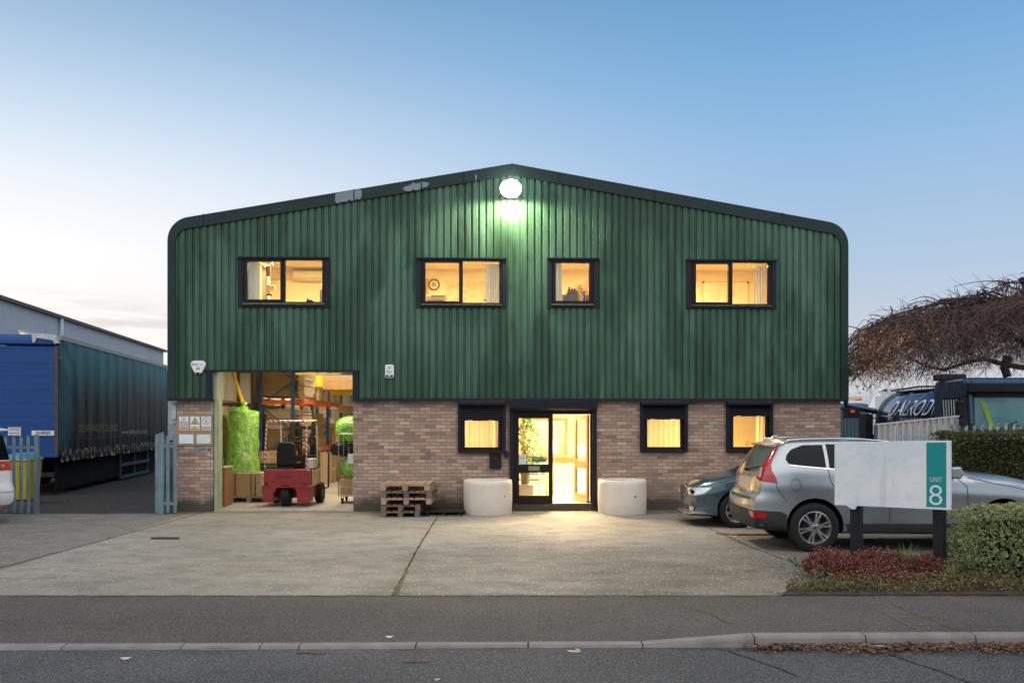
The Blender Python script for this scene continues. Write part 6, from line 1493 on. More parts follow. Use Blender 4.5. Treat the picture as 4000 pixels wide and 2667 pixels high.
def wheel(car, x, r, w, rimr, y, side, spokes=6, style=0):
    wo = bpy.data.objects.new('wheel', None); COL.objects.link(wo); wo.parent = car; wo.matrix_local = T(x, side * y, r, 0, -side * R(90) )
    # local z of the wheel frame points outwards
    b = MB(); h = w / 2
    b.lathe([(rimr, -h * .9), (r * .86, -h), (r * .965, -h * .86), (r, -h * .6), (r, h * .6), (r * .965, h * .86), (r * .86, h), (rimr + .012, h * .93), (rimr, h * .8)], None, 56); b.build('tyre', M_TYRE, wo, smooth=True, autos=35)
    b = MB(); b.lathe([(rimr + .001, h * .84), (rimr - .012, h * .86), (rimr - .022, h * .70), (rimr - .03, h * .2), (rimr - .035, -h * .8)], None, 56)
    hub = .075
    for k in range(spokes):
        a = 2 * PI * k / spokes + .25
        Mk = Matrix.Rotation(a, 4, 'Z')
        if style == 0:
            for s_ in (-1, 1):
                b.prism([(rimr * .48, s_ * .0), (rimr * .48, s_ * .027), (rimr - .014, s_ * .050), (rimr - .014, s_ * .016), (rimr * .6, s_ * .007)], 'z', h * .50, h * .80, Mk)
            b.prism([(hub * .6, -.034), (hub * .6, .034), (rimr * .50, .027), (rimr * .50, -.027)], 'z', h * .50, h * .795, Mk)
        else:
            b.prism([(hub * .6, -.035), (hub * .6, .035), (rimr * .55, .022), (rimr - .014, .034), (rimr - .014, -.034), (rimr * .55, -.022)], 'z', h * .45, h * .78, Mk)
    b.lathe([(.001, h * .84), (hub * .55, h * .84), (hub, h * .74), (hub, h * .4)], None, 30)
    b.build('rim', M_ALLOY, wo, autos=30, smooth=True)
    b = MB(); b.lathe([(.001, -h * .1), (rimr * .62, -h * .1), (rimr * .62, -h * .3)], None, 32); b.lathe([(.001, -h * .5), (rimr - .03, -h * .5)], None, 32); b.build('brake_disc', M_RIMD, wo, smooth=True, autos=30)
    b = MB()
    for k in range(5): a = 2 * PI * k / 5 + .3; b.lathe([(.001, h * .85), (.010, h * .85), (.011, h * .78)], T(.052 * math.cos(a), .052 * math.sin(a), .0), 8)
    b.build('wheel_bolts', M_RIMD, wo); b = MB(); b.lathe([(.001, h * .88), (.026, h * .87), (.028, h * .8)], None, 20); b.build('hub_cap', M_RIMD, wo)
    return wo
def paint(name, col, rough=.32, metal=.55, dirt=.12):
    t = NT(name); n = t.noise(2.5, None, 4); fl_ = t.noise(600, None, 1); p = t.sep()
    c = t.mix(t.rng(fl_, .35, .65), tuple(x * .9 for x in col), tuple(min(1, x * 1.08) for x in col)); c = t.mix(t.rng(t.math('ADD', p[2], t.math('MULTIPLY', t.noise(3), .4)), .85, .35, 0, dirt * 2), c, (.09, .08, .07))
    t.base(c); t.set('Metallic', metal); t.set('Roughness', t.rng(n, .3, .7, rough - .04, rough + .06)); t.set('Coat Weight', .8); t.set('Coat Roughness', .08); return t.m
M_CGLASS = mat('dark_tinted_glass', (.004, .006, .009), .06, 0, 0, 3, 0, spec=.16); M_RLENS = mat('red_lamp_lens', (.36, .004, .008), .12, 0, .1, 20, .1, 60, coat=.8); M_CLENS = mat('clear_lamp_lens', (.55, .57, .60), .12, .5, .15, 30, .3, 40, coat=1)
M_SHUTL = mat('shut_line_black', (.006, .006, .006), .8, 0, 0, 3, 0); M_LOWP = mat('charcoal_bumper_plastic', (.03, .031, .033), .6, 0, .1, 8, .15, 120)
# ---- silver estate SUV
M_SILV = paint('silver_metallic_paint', (.35, .39, .42), .32, .8)
cx0 = 3.60; suv = thing('silver_suv', 'silver four wheel drive estate car parked behind the unit sign, red pillar tail lamps', 'car', T(cx0 - .03, 14.2, 0, R(-.8)))
c1 = Car(suv, M_SILV, 4.63, .945,
    [(0, 1.60), (.15, 1.635), (.5, 1.675), (1.1, 1.70), (1.7, 1.69), (2.16, 1.65), (2.5, 1.555), (2.9, 1.365), (3.25, 1.195), (3.5, 1.165), (4.0, 1.115), (4.4, 1.03), (4.63, .92)],
    [(0, 1.16), (.8, 1.20), (2.0, 1.13), (3.2, 1.06), (4.2, .97), (4.63, .85)],
    [(0, .36), (.5, .30), (1.5, .27), (3.5, .27), (4.2, .28), (4.63, .32)],
    [(0, .86), (.15, .915), (.4, .965), (.9, .995), (2.3, 1.0), (3.7, .985), (4.2, .94), (4.5, .85), (4.63, .76)],
    [(.28, .10), (.42, .02), (.55, 0), (.74, .0), (.80, .03), (.86, .085), (1.0, .11), (1.12, .14), (1.25, .20), (1.45, .33), (1.6, .44), (1.7, .50)],
    [(.28, .08), (.5, 0), (.75, .03), (.85, .1), (1.7, .3)], (.93, 3.704), .367, bow=(.09, .18), roofw=.70, aR=.95)
for x in (.93, 3.704):
    for sd in (-1, 1): wheel(suv, x, .367, .235, .243, .82, sd, 6, 0)
tl_ = [(.16, 1.60), (.03, 1.595), (-.05, 1.46), (-.11, 1.34), (-.19, 1.245), (-.215, 1.07), (0, 1.045), (.30, 1.02), (.25, 1.11), (.13, 1.22), (.075, 1.31), (.08, 1.42), (.12, 1.53)]
c1.both('tail_lamp', tl_, M_RLENS, .008, step=.04)
c1.both('reversing_lamp', [(-.185, 1.235), (-.208, 1.115), (-.07, 1.10), (-.09, 1.17), (-.13, 1.25)], M_CLENS, .012, step=.04)
RF = lambda y, z, o_: Vector((c1.warp(0, y, z) - o_, y, z))
c1.patch('rear_window', [(-.60, 1.20), (-.3, 1.175), (.3, 1.175), (.60, 1.20), (.62, 1.30), (.575, 1.53), (-.575, 1.53), (-.62, 1.30)], mat('grey_tinted_rear_glass', (.10, .11, .10), .1, 0, .05, 3, 0, coat=.6), RF, .004)
c1.patch('rear_step_trim', [(-.62, .765), (.62, .765), (.60, .80), (-.60, .80)], M_LOWP, RF, .006)
c1.patch('number_plate_recess', [(-.34, .90), (.34, .90), (.36, 1.08), (-.36, 1.08)], mat('champagne_plate', (.44, .40, .34), .35, .4), RF, .004)
c1.patch('plate_frame', [(-.36, .865), (.36, .865), (.35, .895), (-.35, .895)], M_SILV, RF, .02)
text_part('badge_lettering', 'V O L V O', -.30, .30, 1.105, 1.14, 0, M_CHROME, suv, .02, fn=lambda x, z: RF(-x, z, .007))
text_part('badge_lettering', 'D5', -.545, -.46, .935, .965, 0, M_CHROME, suv, .02, fn=lambda x, z: RF(-(-1.005 - x), z, .007) if False else RF(x, z, .007))
text_part('badge_lettering', 'AWD', -.56, -.45, .885, .91, 0, M_CHROME, suv, .02, fn=lambda x, z: RF(x, z, .007))
c1.line('tailgate_gap', [(-.235, .80), (-.225, 1.04)], .008, M_SHUTL)
lowp = [(.50, .30), (.50, .56), (.42, .60), (.0, .615), (-.4, .625), (-.62, .625), (-.815, .625), (-.815, .35), (-.3, .34), (0, .33)]
c1.both('bumper_lower', lowp, M_LOWP, .006, step=.06)
c1.both('rear_reflector', [(.17, .50), (.19, .575), (.0, .60), (-.16, .605), (-.12, .53), (0, .505)], M_RLENS, .014, step=.04)
c1.both('sill_cladding', [(1.42, .285), (3.2, .285), (3.2, .43), (1.38, .43)], M_LOWP, .006, step=.1)
c1.both('wing_lower', [(4.2, .30), (4.6, .34), (4.6, .5), (4.16, .46)], M_LOWP, .006)
for sd in (-1, 1):
    b = MB(); b.tube([(.02, sd * .56, .33), (.16, sd * .56, .34)], .035, 16, cap=False); b.tube([(.05, sd * .56, .33), (.3, sd * .56, .34)], .028, 12); b.build('exhaust_tip', M_CHROME, suv, smooth=True)
# side glass, trim, shut lines
c1.both('quarter_window', [(.42, 1.37), (.50, 1.305), (1.10, 1.255), (1.10, 1.59), (.80, 1.585), (.55, 1.52), (.44, 1.44)], M_CGLASS, .004, step=.06)
c1.both('rear_door_window', [(1.15, 1.25), (1.98, 1.19), (1.98, 1.595), (1.15, 1.60)], M_CGLASS, .004, step=.08)
c1.both('front_door_window', [(2.05, 1.185), (3.05, 1.13), (2.98, 1.2), (2.62, 1.43), (2.30, 1.555), (2.05, 1.59)], M_CGLASS, .004, step=.08)
c1.both('window_trim', [(.50, 1.283), (1.1, 1.232), (2.0, 1.167), (3.12, 1.105), (3.12, 1.122), (2.0, 1.187), (1.1, 1.252), (.49, 1.303)], M_CHROME, .008, step=.1)
c1.both('bumper_seam', [(.26, 1.012), (.32, .90), (.5, .76), (.505, .76), (.33, .905), (.268, 1.015)], M_SHUTL, .004, step=.1)
c1.line('door_gap', [(1.12, 1.24), (1.16, 1.05), (1.28, .86), (1.40, .74)], .009, M_SHUTL); c1.line('door_gap', [(2.02, 1.17), (2.04, .8), (2.02, .45)], .009, M_SHUTL); c1.line('door_gap', [(3.02, 1.10), (3.16, .98), (3.18, .6), (3.14, .44)], .009, M_SHUTL); c1.line('bonnet_gap', [(3.2, 1.11), (3.6, 1.02), (4.1, .93), (4.5, .82)], .008, M_SHUTL)
fcx, fcz = .62, 1.0
c1.line('fuel_flap', [(fcx + .085 * math.cos(2 * PI * k / 28), fcz + .085 * math.sin(2 * PI * k / 28)) for k in range(29)], .006, M_SHUTL, sides=(-1,))
for z in (1.10,):
    for x in (1.75, 2.75):
        for sd in (-1, 1): b = MB(); p = c1.S(x, .97, sd); b.tube([p + Vector((-.11, 0, 0)), p + Vector((-.09, sd * .035, 0)), p + Vector((.09, sd * .035, 0)), p + Vector((.11, 0, 0))], .014, 8); b.build('door_handle', M_SILV, suv, smooth=True)
c1.patch('windscreen', [(2.28, -.93), (2.28, .93), (3.16, .97), (3.16, -.97)], M_CGLASS, lambda q, t, o_: c1.TOPF(q, t, o_), .004, step=.1)
for sd in (-1, 1):
    P_ = [c1.S(x, interp(c1.top, x) - .065, sd) for x in (.30, .5, .9, 1.3, 1.7, 2.1, 2.3)]; b = MB(); b.tube([P_[0]] + [p + Vector((0, 0, .045)) for p in P_[1:-1]] + [P_[-1]], [.008] + [.014] * 5 + [.008], 8); b.build('roof_rail', M_ALLOY, suv, smooth=True)
    mo = bpy.data.objects.new('door_mirror', None); COL.objects.link(mo); mo.parent = suv; p = c1.S(2.95, 1.17, sd)
    b = MB(); b.prism([(-.07, -.06), (.06, -.07), (.11, .0), (.06, .11), (-.07, .10)], 'y', 0, sd * .19, T(p.x - .02, p.y + sd * .06, p.z)); b.build('mirror_shell', M_SILV, mo, bevel=.025); b = MB(); b.box(p.x - .095, p.x - .088, p.y + sd * .08, p.y + sd * .23, p.z - .05, p.z + .09); b.beam((p.x, p.y - sd * .02, p.z - .04), (p.x, p.y + sd * .1, p.z - .03), .07, .04); b.build('mirror_glass', M_BLKP, mo)
# spoiler lip, wiper, fin
b = MB(); sp = []
for k in range(13): y = -.60 + 1.2 * k / 12; x = c1.warp(0, y, 1.6); sp.append((x, y))
V = []
for x, y in sp: V += [(x + .06, y, 1.635 - .02 * abs(y)), (x - .105, y * .96, 1.60 - .02 * abs(y)), (x - .10, y * .96, 1.575 - .02 * abs(y)), (x + .02, y, 1.555)]
b.add(V, [(i * 4 + k, i * 4 + (k + 1) % 4, (i + 1) * 4 + (k + 1) % 4, (i + 1) * 4 + k) for i in range(12) for k in range(4)] + [(0, 1, 2, 3), (48, 49, 50, 51)]); b.build('roof_spoiler', M_SILV, suv, smooth=True, autos=40)
b = MB(); b.cbox((c1.warp(0, 0, 1.57) - .085, 0, 1.572), (.012, .3, .014)); b.build('brake_light', M_RLENS, suv)
b = MB(); p = RF(0, 1.19, .02); b.cbox(p, (.06, .09, .05)); b.tube([p + Vector((-.01, 0, .0)), RF(-.22, 1.22, .03), RF(-.5, 1.26, .02)], .01, 6); b.build('rear_wiper', M_BLKP, suv, bevel=.006)
b = MB(); b.prism([(0, 0), (.05, .05), (.09, .055), (.20, 0)], 'y', -.018, .018, T(.52, 0, 1.672)); b.build('aerial_fin', M_SILV, suv, bevel=.01)

# ---- dark blue hatchback, nose to the left
M_DBLU = paint('dark_blue_grey_paint', (.045, .085, .11), .28, .55)
hat = thing('blue_hatchback', 'dark blue grey saloon car, nose towards the entrance, partly behind the silver car', 'car', T(3.235 + 4.66, 17.2, 0, PI))
c2 = Car(hat, M_DBLU, 4.66, .907,
    [(0, 1.02), (.5, 1.10), (1.0, 1.34), (1.6, 1.44), (2.2, 1.46), (2.7, 1.40), (3.1, 1.22), (3.5, 1.04), (3.75, .985), (4.1, .93), (4.4, .86), (4.56, .79), (4.66, .70)],
    [(0, .92), (1, .94), (2.5, .93), (3.4, .90), (4.2, .80), (4.66, .62)],
    [(0, .32), (.5, .22), (1.5, .2), (3.5, .2), (4.3, .2), (4.66, .20)],
    [(0, .8), (.4, .95), (1, .99), (2.3, 1.0), (3.6, .99), (4.1, .955), (4.45, .86), (4.66, .72)],
    [(.3, .05), (.6, 0), (1.0, .1), (1.4, .3)],
    [(.18, .02), (.24, -.03), (.28, .03), (.45, .05), (.6, .035), (.75, .07), (.9, .12), (1.4, .2)], (1.10, 3.785), .316, bow=(.1, .26), roofw=.68, aF=.9)
for x in (1.10, 3.785):
    for sd in (-1, 1): wheel(hat, x, .316, .205, .213, .79, sd, 7, 1)
L_ = 4.66
c2.both('headlamp', [(L_ - .33, .735), (L_ - .05, .72), (L_ + .16, .685), (L_ + .21, .585), (L_ + .0, .575), (L_ - .16, .62)], M_CLENS, .008, step=.04)
c2.both('lamp_projector', [(L_ - .01, .66), (L_ + .05, .69), (L_ + .11, .66), (L_ + .10, .61), (L_ + .03, .60)], M_CGLASS, .012, step=.03, smooth_poly=3)
FF = lambda y, z, o_: Vector((c2.warp(L_, y, z) + o_, y, z))
c2.patch('grille', [(-.36, .71), (-.33, .585), (-.26, .545), (.26, .545), (.33, .585), (.36, .71), (.2, .735), (-.2, .735)], M_BLKP, FF, .006)
for k in range(19):
    y = -.31 + .62 * k / 18; b = MB(); b.beam(FF(y, .56, .012), FF(y * 1.04, .71, .012), .012, .012, (0, 1, 0)); b.build('grille_bar', M_CHROME, hat)
b = MB(); b.tube([FF(y, .735 - .04 * (abs(y) / .38) ** 3, .014) for y in [-.38 + .76 * k / 14 for k in range(15)]] , .009, 6); b.tube([FF(.38, .70, .012), FF(.34, .58, .012), FF(.25, .54, .012), FF(-.25, .54, .012), FF(-.34, .58, .012), FF(-.38, .70, .012)], .007, 6); b.build('grille_surround', M_CHROME, hat, smooth=True)
b = MB(); p = FF(0, .775, .0); b.lathe([(.001, .01), (.035, .008), (.04, 0)], T(p.x - .01, 0, .775, 0, 0, R(60)), 20); b.build('bonnet_badge', M_CHROME, hat, smooth=True)
c2.patch('lower_intake', [(-.52, .385), (-.46, .26), (.46, .26), (.52, .385)], M_BLKP, FF, .006)
for z in (.30, .345): b = MB(); b.tube([FF(y, z, .012) for y in [-.47 + .94 * k / 10 for k in range(11)]], .005, 5); b.build('intake_bar', M_LOWP, hat, smooth=True)
c2.both('foglamp_bezel', [(L_ - .0, .375), (L_ + .24, .385), (L_ + .20, .27), (L_ + .04, .27)], M_BLKP, .008, step=.05)
c2.both('foglamp', [(L_ + .02, .36), (L_ + .19, .365), (L_ + .15, .285), (L_ + .05, .285)], M_CLENS, .012, step=.04)
b = MB(); b.tube([c2.S(L_ - .45 + .0, .215, 1, .01)] + [FF(y, .215, .02) for y in [.6 - 1.2 * k / 10 for k in range(11)]] + [c2.S(L_ - .45, .215, -1, .01)], .014, 6); b.build('front_lip', M_BLKP, hat, smooth=True)
c2.line('bumper_seam', [(L_ - .16, .60), (L_ - .36, .60), (L_ - .56, .58)], .007, M_SHUTL); c2.line('bonnet_gap', [(3.45, .92), (3.9, .88), (4.3, .79), (L_ - .12, .745)], .008, M_SHUTL); c2.line('door_gap', [(3.18, .9), (3.22, .6), (3.2, .3)], .008, M_SHUTL)
c2.patch('windscreen', [(2.72, -.92), (2.72, .92), (3.48, .96), (3.48, -.96)], M_CGLASS, lambda q, t, o_: c2.TOPF(q, t, o_), .004, step=.1)
c2.both('side_window', [(1.1, 1.0), (3.05, .97), (2.6, 1.33), (2.1, 1.38), (1.4, 1.36), (1.1, 1.22)], M_CGLASS, .004, step=.1)
c2.patch('rear_window', [(.55, -.85), (.55, .85), (1.1, .9), (1.1, -.9)], M_CGLASS, lambda q, t, o_: c2.TOPF(q, t, o_), .004, step=.1)
for sd in (-1, 1): p = c2.S(3.1, .97, sd); b = MB(); b.prism([(-.06, -.05), (.05, -.06), (.09, .0), (.05, .09), (-.06, .08)], 'y', 0, sd * .17, T(p.x, p.y + sd * .03, p.z)); b.build('door_mirror', M_DBLU, hat, bevel=.02)
# ---- white people carrier at the left edge, seen from behind
M_WHT = paint('white_paint', (.62, .66, .70), .3, 0)
van = thing('white_van', 'white people carrier cut off by the left edge, rear end with red lamp band', 'van', None)
yaw = math.atan2(.42, -.91); M_van = Matrix.Rotation(yaw, 4, 'Z')
# local: rear at x=0, forward +x ; right rear corner is local (0, -.885)
c3 = None
cr_ = Vector((-9.72, 17.45, 0)) - (Matrix.Rotation(yaw, 4, 'Z') @ Vector((.10, .80 if False else -.80, 0)))
van.matrix_world = Matrix.Translation(cr_) @ M_van
c3 = Car(van, M_WHT, 4.7, .885,
    [(0, 1.76), (.2, 1.80), (1, 1.86), (2, 1.87), (3.0, 1.78), (3.6, 1.45), (3.95, 1.12), (4.4, 1.0), (4.7, .85)],
    [(0, 1.0), (2, 1.02), (3.8, .98), (4.7, .75)], [(0, .34), (1, .28), (4, .26), (4.7, .3)],
    [(0, .90), (.15, .95), (.5, .99), (2, 1.0), (4, .97), (4.7, .76)],
    [(.3, .05), (.45, .0), (.68, .0), (.72, .05), (1.0, .07), (1.2, .10), (1.5, .18), (1.8, .27)], [(.3, .05), (.5, 0), (1, .1), (1.9, .3)], (.9, 3.8), .33, bow=(.07, .15), roofw=.80, aR=.8)
for x in (.9, 3.8):
    for sd in (-1, 1): wheel(van, x, .33, .21, .2, .77, sd, 7, 1)
RV = lambda y, z, o_: Vector((c3.warp(0, y, z) - o_, y, z))
c3.patch('rear_window', [(-.76, 1.20), (.76, 1.20), (.70, 1.68), (-.70, 1.68)], M_CGLASS, RV, .005)
c3.both('lamp_band', [(.10, 1.0), (.10, 1.16), (-.0, 1.18), (-.80, 1.18), (-.80, 1.0), (0, 1.0)], M_RLENS, .007, step=.06)
text_part('band_lettering', 'ELGRAND', -.62, .62, 1.06, 1.115, 0, M_CHROME, van, .01, fn=lambda x, z: RV(-x, z, .012))
c3.patch('plate_surround', [(-.46, .66), (.46, .66), (.50, .86), (-.50, .86)], M_CHROME, RV, .012); c3.patch('plate_recess', [(-.42, .68), (.42, .68), (.45, .84), (-.45, .84)], M_BLKP, RV, .016)
c3.patch('number_plate', [(-.26, .70), (.26, .70), (.26, .81), (-.26, .81)], mat('orange_plate', (.65, .30, .05), .5), RV, .022)
c3.line('bumper_seam', [(.3, .60), (0, .585), (-.78, .58)], .01, M_SHUTL); c3.line('tailgate_gap', [(-.04, 1.7), (-.035, .60)], .008, M_SHUTL)
b = MB(); b.prism([(.25, 1.84), (-.02, 1.80), (-.03, 1.775), (.22, 1.74)], 'y', -.66, .66, T(.05, 0, -.01)); b.build('roof_spoiler', M_WHT, van, bevel=.012)
c3.both('side_window', [(.35, 1.15), (2.9, 1.13), (2.7, 1.6), (.45, 1.62)], M_CGLASS, .005, step=.12)
b = MB(); b.box(-.12, .0, -.5, .5, .25, .33); b.build('tow_bar', mat('rusty_red_steel', (.18, .05, .035), .8, 0, .3, 8, .3, 40), van)
# ------------------------------------------------------------ left side: trailer, fences, bin, neighbour
TC = Vector((-11.85, 23.4, 0)); TH = R(9.25); tcs, tsn = math.cos(TH), math.sin(TH)
tr = thing('curtain_trailer', 'long blue lorry trailer with dark teal curtain side parked behind the palisade fence', 'trailer', Matrix.Translation(TC) @ Matrix.Rotation(TH, 4, 'Z'))
def trx(px): k = (px - 2000) / F; return (k * TC.y - TC.x) / (tcs - k * tsn)
def try_(px): k = (px - 2000) / F; return (TC.x - k * TC.y) / (tsn + k * tcs)
def trz(py, y): return H - (py - HY) / F * (TC.y + y * tcs)
M_TBLUE = mat('trailer_blue_door', (.004, .058, .235), .5, 0, .12, 1.2, .05, 20, stretch=(.4, 1, 3), dirt=.25, dcol=(.01, .05, .18))
M_TRUST = mat('rust_streaked_post', (.10, .07, .06), .8, 0, .4, 4, .3, 30, dirt=.7, dcol=(.02, .04, .09)); M_TFR = mat('trailer_chassis', (.02, .022, .028), .6, 0, .3, 4, .2, 30)
TLn, ZF, ZT = 13.1, 1.07, 4.22
b = MB(); b.box(-2.46, -.09, .0, .06, ZF + .05, ZT - .32)
for k in range(8): b.box(-2.46, -.09, -.006, -.0005, ZF + .3 + k * .35, ZF + .306 + k * .35)
b.build('rear_door', M_TBLUE, tr, bevel=.004)
b = MB(); b.prism([(.03, ZT - .30), (-.05, ZT - .26), (-.06, ZT - .1), (.0, ZT - .01), (.3, ZT)], 'x', -2.5, -.02); b.build('rear_header', M_TBLUE, tr, smooth=True, autos=50)
b = MB(); b.box(-2.5, 0, -.04, .12, ZF - .06, ZF + .045); b.build('rear_sill', M_TBLUE, tr, bevel=.01)
for x in (-2.55, -.088): b = MB(); b.box(x, x + .088, -.02, .1, ZF, ZT - .3); b.build('corner_post', M_TRUST, tr)
b = MB(); b.prism([(-.62, ZT - .02), (-.6, ZT + .03), (-.02, ZT - .0), (.02, ZT - .22), (-.06, ZT - .24), (-.12, ZT - .15), (-.5, ZT - .09), (-.55, ZT - .22), (-.6, ZT - .22)], 'y', -.09, .12, T(0, 0, -.02)); b.build('corner_cap', mat('scuffed_white_cap', (.50, .54, .58), .5, 0, .2, 8, .2, 30, dirt=.4, dcol=(.1, .12, .15)), tr, bevel=.01)
b = MB(); b.box(-.07, .05, TLn - .3, TLn + .05, ZT - .22, ZT - .02); b.build('corner_cap', M_WHITE, tr, bevel=.01)
b = MB(); b.box(-2.5, .02, .1, TLn, ZT - .05, ZT); b.box(-.02, .035, .1, TLn, ZT - .14, ZT - .005); b.build('roof', mat('pale_grey_roof', (.35, .38, .42), .5), tr, bevel=.01)
b = MB(); b.box(-2.55, -2.5, .1, TLn, ZF - .2, ZT - .1); b.box(-2.5, 0, TLn - .05, TLn, ZF, ZT); b.build('far_side', M_TBLUE, tr)
# curtain: floodlit top and shaded bottom painted into the cloth colour
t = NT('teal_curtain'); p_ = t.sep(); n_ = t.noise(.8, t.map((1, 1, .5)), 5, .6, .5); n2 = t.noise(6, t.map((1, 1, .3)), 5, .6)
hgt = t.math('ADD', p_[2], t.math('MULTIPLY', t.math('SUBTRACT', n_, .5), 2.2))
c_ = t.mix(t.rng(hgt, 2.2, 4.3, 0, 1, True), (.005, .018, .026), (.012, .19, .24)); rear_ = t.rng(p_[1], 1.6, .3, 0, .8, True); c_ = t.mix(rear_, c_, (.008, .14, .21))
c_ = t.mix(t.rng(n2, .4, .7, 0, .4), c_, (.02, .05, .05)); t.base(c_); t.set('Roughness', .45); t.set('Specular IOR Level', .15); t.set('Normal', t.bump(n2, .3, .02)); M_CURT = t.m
b = MB(); ny, nz = 180, 26; V = []
for i in range(ny + 1):
    y = .1 + (TLn - .2) * i / ny
    for j in range(nz + 1):
        z = ZF + .0 + (ZT - .14 - ZF) * j / nz; tt = j / nz
        pole = y % 1.05; bow_ = -.012 * math.cos(2 * PI * pole / 1.05); fold = .022 * noise.noise(Vector((y * 2.2, tt * .9, 1))) * (1.2 - tt) + .012 * noise.noise(Vector((y * 6, tt * 2, 5))) * (1 - tt) + .012 * noise.noise(Vector((y * 1.2 + z * 1.4, z, 9))) * (y < 1.5) * 2
        V.append((.01 + bow_ * .6 + fold, y, z))
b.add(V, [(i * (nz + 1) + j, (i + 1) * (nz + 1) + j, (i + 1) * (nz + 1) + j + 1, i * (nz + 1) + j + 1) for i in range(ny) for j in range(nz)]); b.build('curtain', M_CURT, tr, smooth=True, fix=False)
for k in range(24):
    y = .25 + k * .54; b = MB(); b.box(.025, .033, y, y + .045, ZF - .16, ZF + .38); b.build('strap', M_TFR, tr)
    b = MB(); b.cbox((.045, y + .022, ZF + .02), (.02, .05, .11)); b.build('buckle', M_STEEL, tr)
b = MB(); V = []; n = 240
for i in range(n + 1):
    y = .1 + (TLn - .2) * i / n
    for j in range(4): V.append((.02 + .03 * noise.noise(Vector((y * 5, j * .8, 3))) + .01, y, ZF + .12 - .1 * j + .03 * noise.noise(Vector((y * 3, 0, 7)))))
b.add(V, [(i * 4 + j, i * 4 + j + 1, (i + 1) * 4 + j + 1, (i + 1) * 4 + j) for i in range(n) for j in range(3)]); b.build('skirt', mat('shiny_black_skirt', (.012, .014, .016), .2, 0, .3, 9, .4, 20), tr, smooth=True, fix=False)
def tside(s_, px0, px1, py0, py1, m, bold=.01):
    y0, y1 = try_(px0), try_(px1); z1, z0 = trz(py0, y0), trz(py1, y1); text_part('side_lettering', s_, y0, y1, z0 if z0 < z1 else z1, max(z0, z1), 0, m, tr, bold, fn=lambda x, z: (.06, x, z))
ya_, yb_ = try_(300), try_(453); tz = trz(1672, (ya_ + yb_) / 2)
text_part('side_lettering', 'DELIVERING EXCELLENCE', ya_, yb_, tz - .10, tz + .12, 0, mat('dull_gold_print', (.34, .25, .10), .6), tr, .0, fn=lambda x, z: (.055, x, z))
ya2, yb2 = try_(467), try_(568); tz2 = trz(1687, (ya2 + yb2) / 2)
text_part('side_lettering', 'www.bibbydist.co.uk', ya2, yb2, tz2 - .10, tz2 + .10, 0, mat('grey_print', (.46, .50, .52), .6), tr, .0, fn=lambda x, z: (.055, x, z))
b = MB(); b.box(.053, .056, ya_, TLn - 2, tz - .30, tz - .285); b.build('red_line', mat('dull_red_print', (.22, .03, .03), .6), tr)
def tplate(px0, px1, py0, py1, lines, nm):
    x0, x1 = trx(px0), trx(px1); z1, z0 = trz(py0, 0), trz(py1, 0); po = bpy.data.objects.new(nm, None); COL.objects.link(po); po.parent = tr
    b = MB(); b.box(x0, x1, -.03, -.0065, z0, z1); b.build('panel', M_PAPER, po)
    for s_, a, c, d, e, m in lines: text_part('lettering', s_, x0 + (x1 - x0) * a, x0 + (x1 - x0) * c, z0 + (z1 - z0) * d, z0 + (z1 - z0) * e, -.032, m, po, .02)
tplate(33, 83, 1668, 1700, [('TRAILER HEIGHT', .06, .94, .76, .92, M_INK), ("14' 4\" (4.37m)", .04, .96, .48, .68, mat('red_ink', (.5, .05, .05), .5)), ('MEASURED WHEN HITCHED', .06, .94, .26, .36, M_INK), ('HEIGHT TO FRONT', .12, .88, .08, .18, M_INK)], 'height_plate')
tplate(125, 213, 1681, 1700, [('SHIRES', .20, .84, .2, .84, M_INK)], 'name_plate')
b = MB()
for x in (-1.75, -.75): b.box(x - .06, x + .06, .2, TLn, .75, ZF - .07)
b.box(-2.4, -.1, -.02, .06, .5, .62); 
for x in (-2.0, -.6): b.box(x - .04, x + .04, .0, .1, .6, ZF - .06)
b.build('chassis', M_TFR, tr)
b = MB(); b.box(-2.3, -.34, 6.3, 12.6, .1, ZF - .06); b.box(-.16, -.12, .25, 6.2, .14, ZF - .1); b.box(-.16, -.12, 6.2, 12.7, .1, ZF - .1); b.build('underbody_shade_panel', mat('under_trailer_shade_black', (.008, .008, .009), .9), tr)  # black box and panels added to make deep shade under the trailer
for y in (2.4, 3.75, 5.1):
    for x in (-.42, -2.08):
        wo = bpy.data.objects.new('wheel', None); COL.objects.link(wo); wo.parent = tr
        b = MB(); M_ = T(x, y, .5, 0, 0, R(90)); b.lathe([(.28, -.15), (.47, -.16), (.5, -.12), (.5, .12), (.47, .16), (.28, .15)], M_, 32); b.build('tyre', M_TYRE, wo, smooth=True, autos=35); b = MB(); b.lathe([(.001, .02), (.1, .02), (.12, -.02), (.24, -.05), (.29, .13)], M_, 24); b.build('rim', M_RIMD, wo, smooth=True)
b = MB()
for z in (.52, .12): b.box(-.04, .0, 6.2, 10.0, z - .05, z + .05)
for y in (6.2, 8.0, 9.9): b.box(-.08, -.04, y, y + .08, .07, ZF - .1)
b.build('side_guard', mat('blue_grey_guard', (.05, .09, .17), .6, 0, .2, 4), tr)
b = MB(); b.box(-.5, -.35, 10.6, 10.75, .1, ZF); b.box(-2.1, -1.95, 10.6, 10.75, .1, ZF); b.box(-.6, -.25, 10.5, 10.85, .0, .1); b.build('landing_leg', M_TFR, tr)

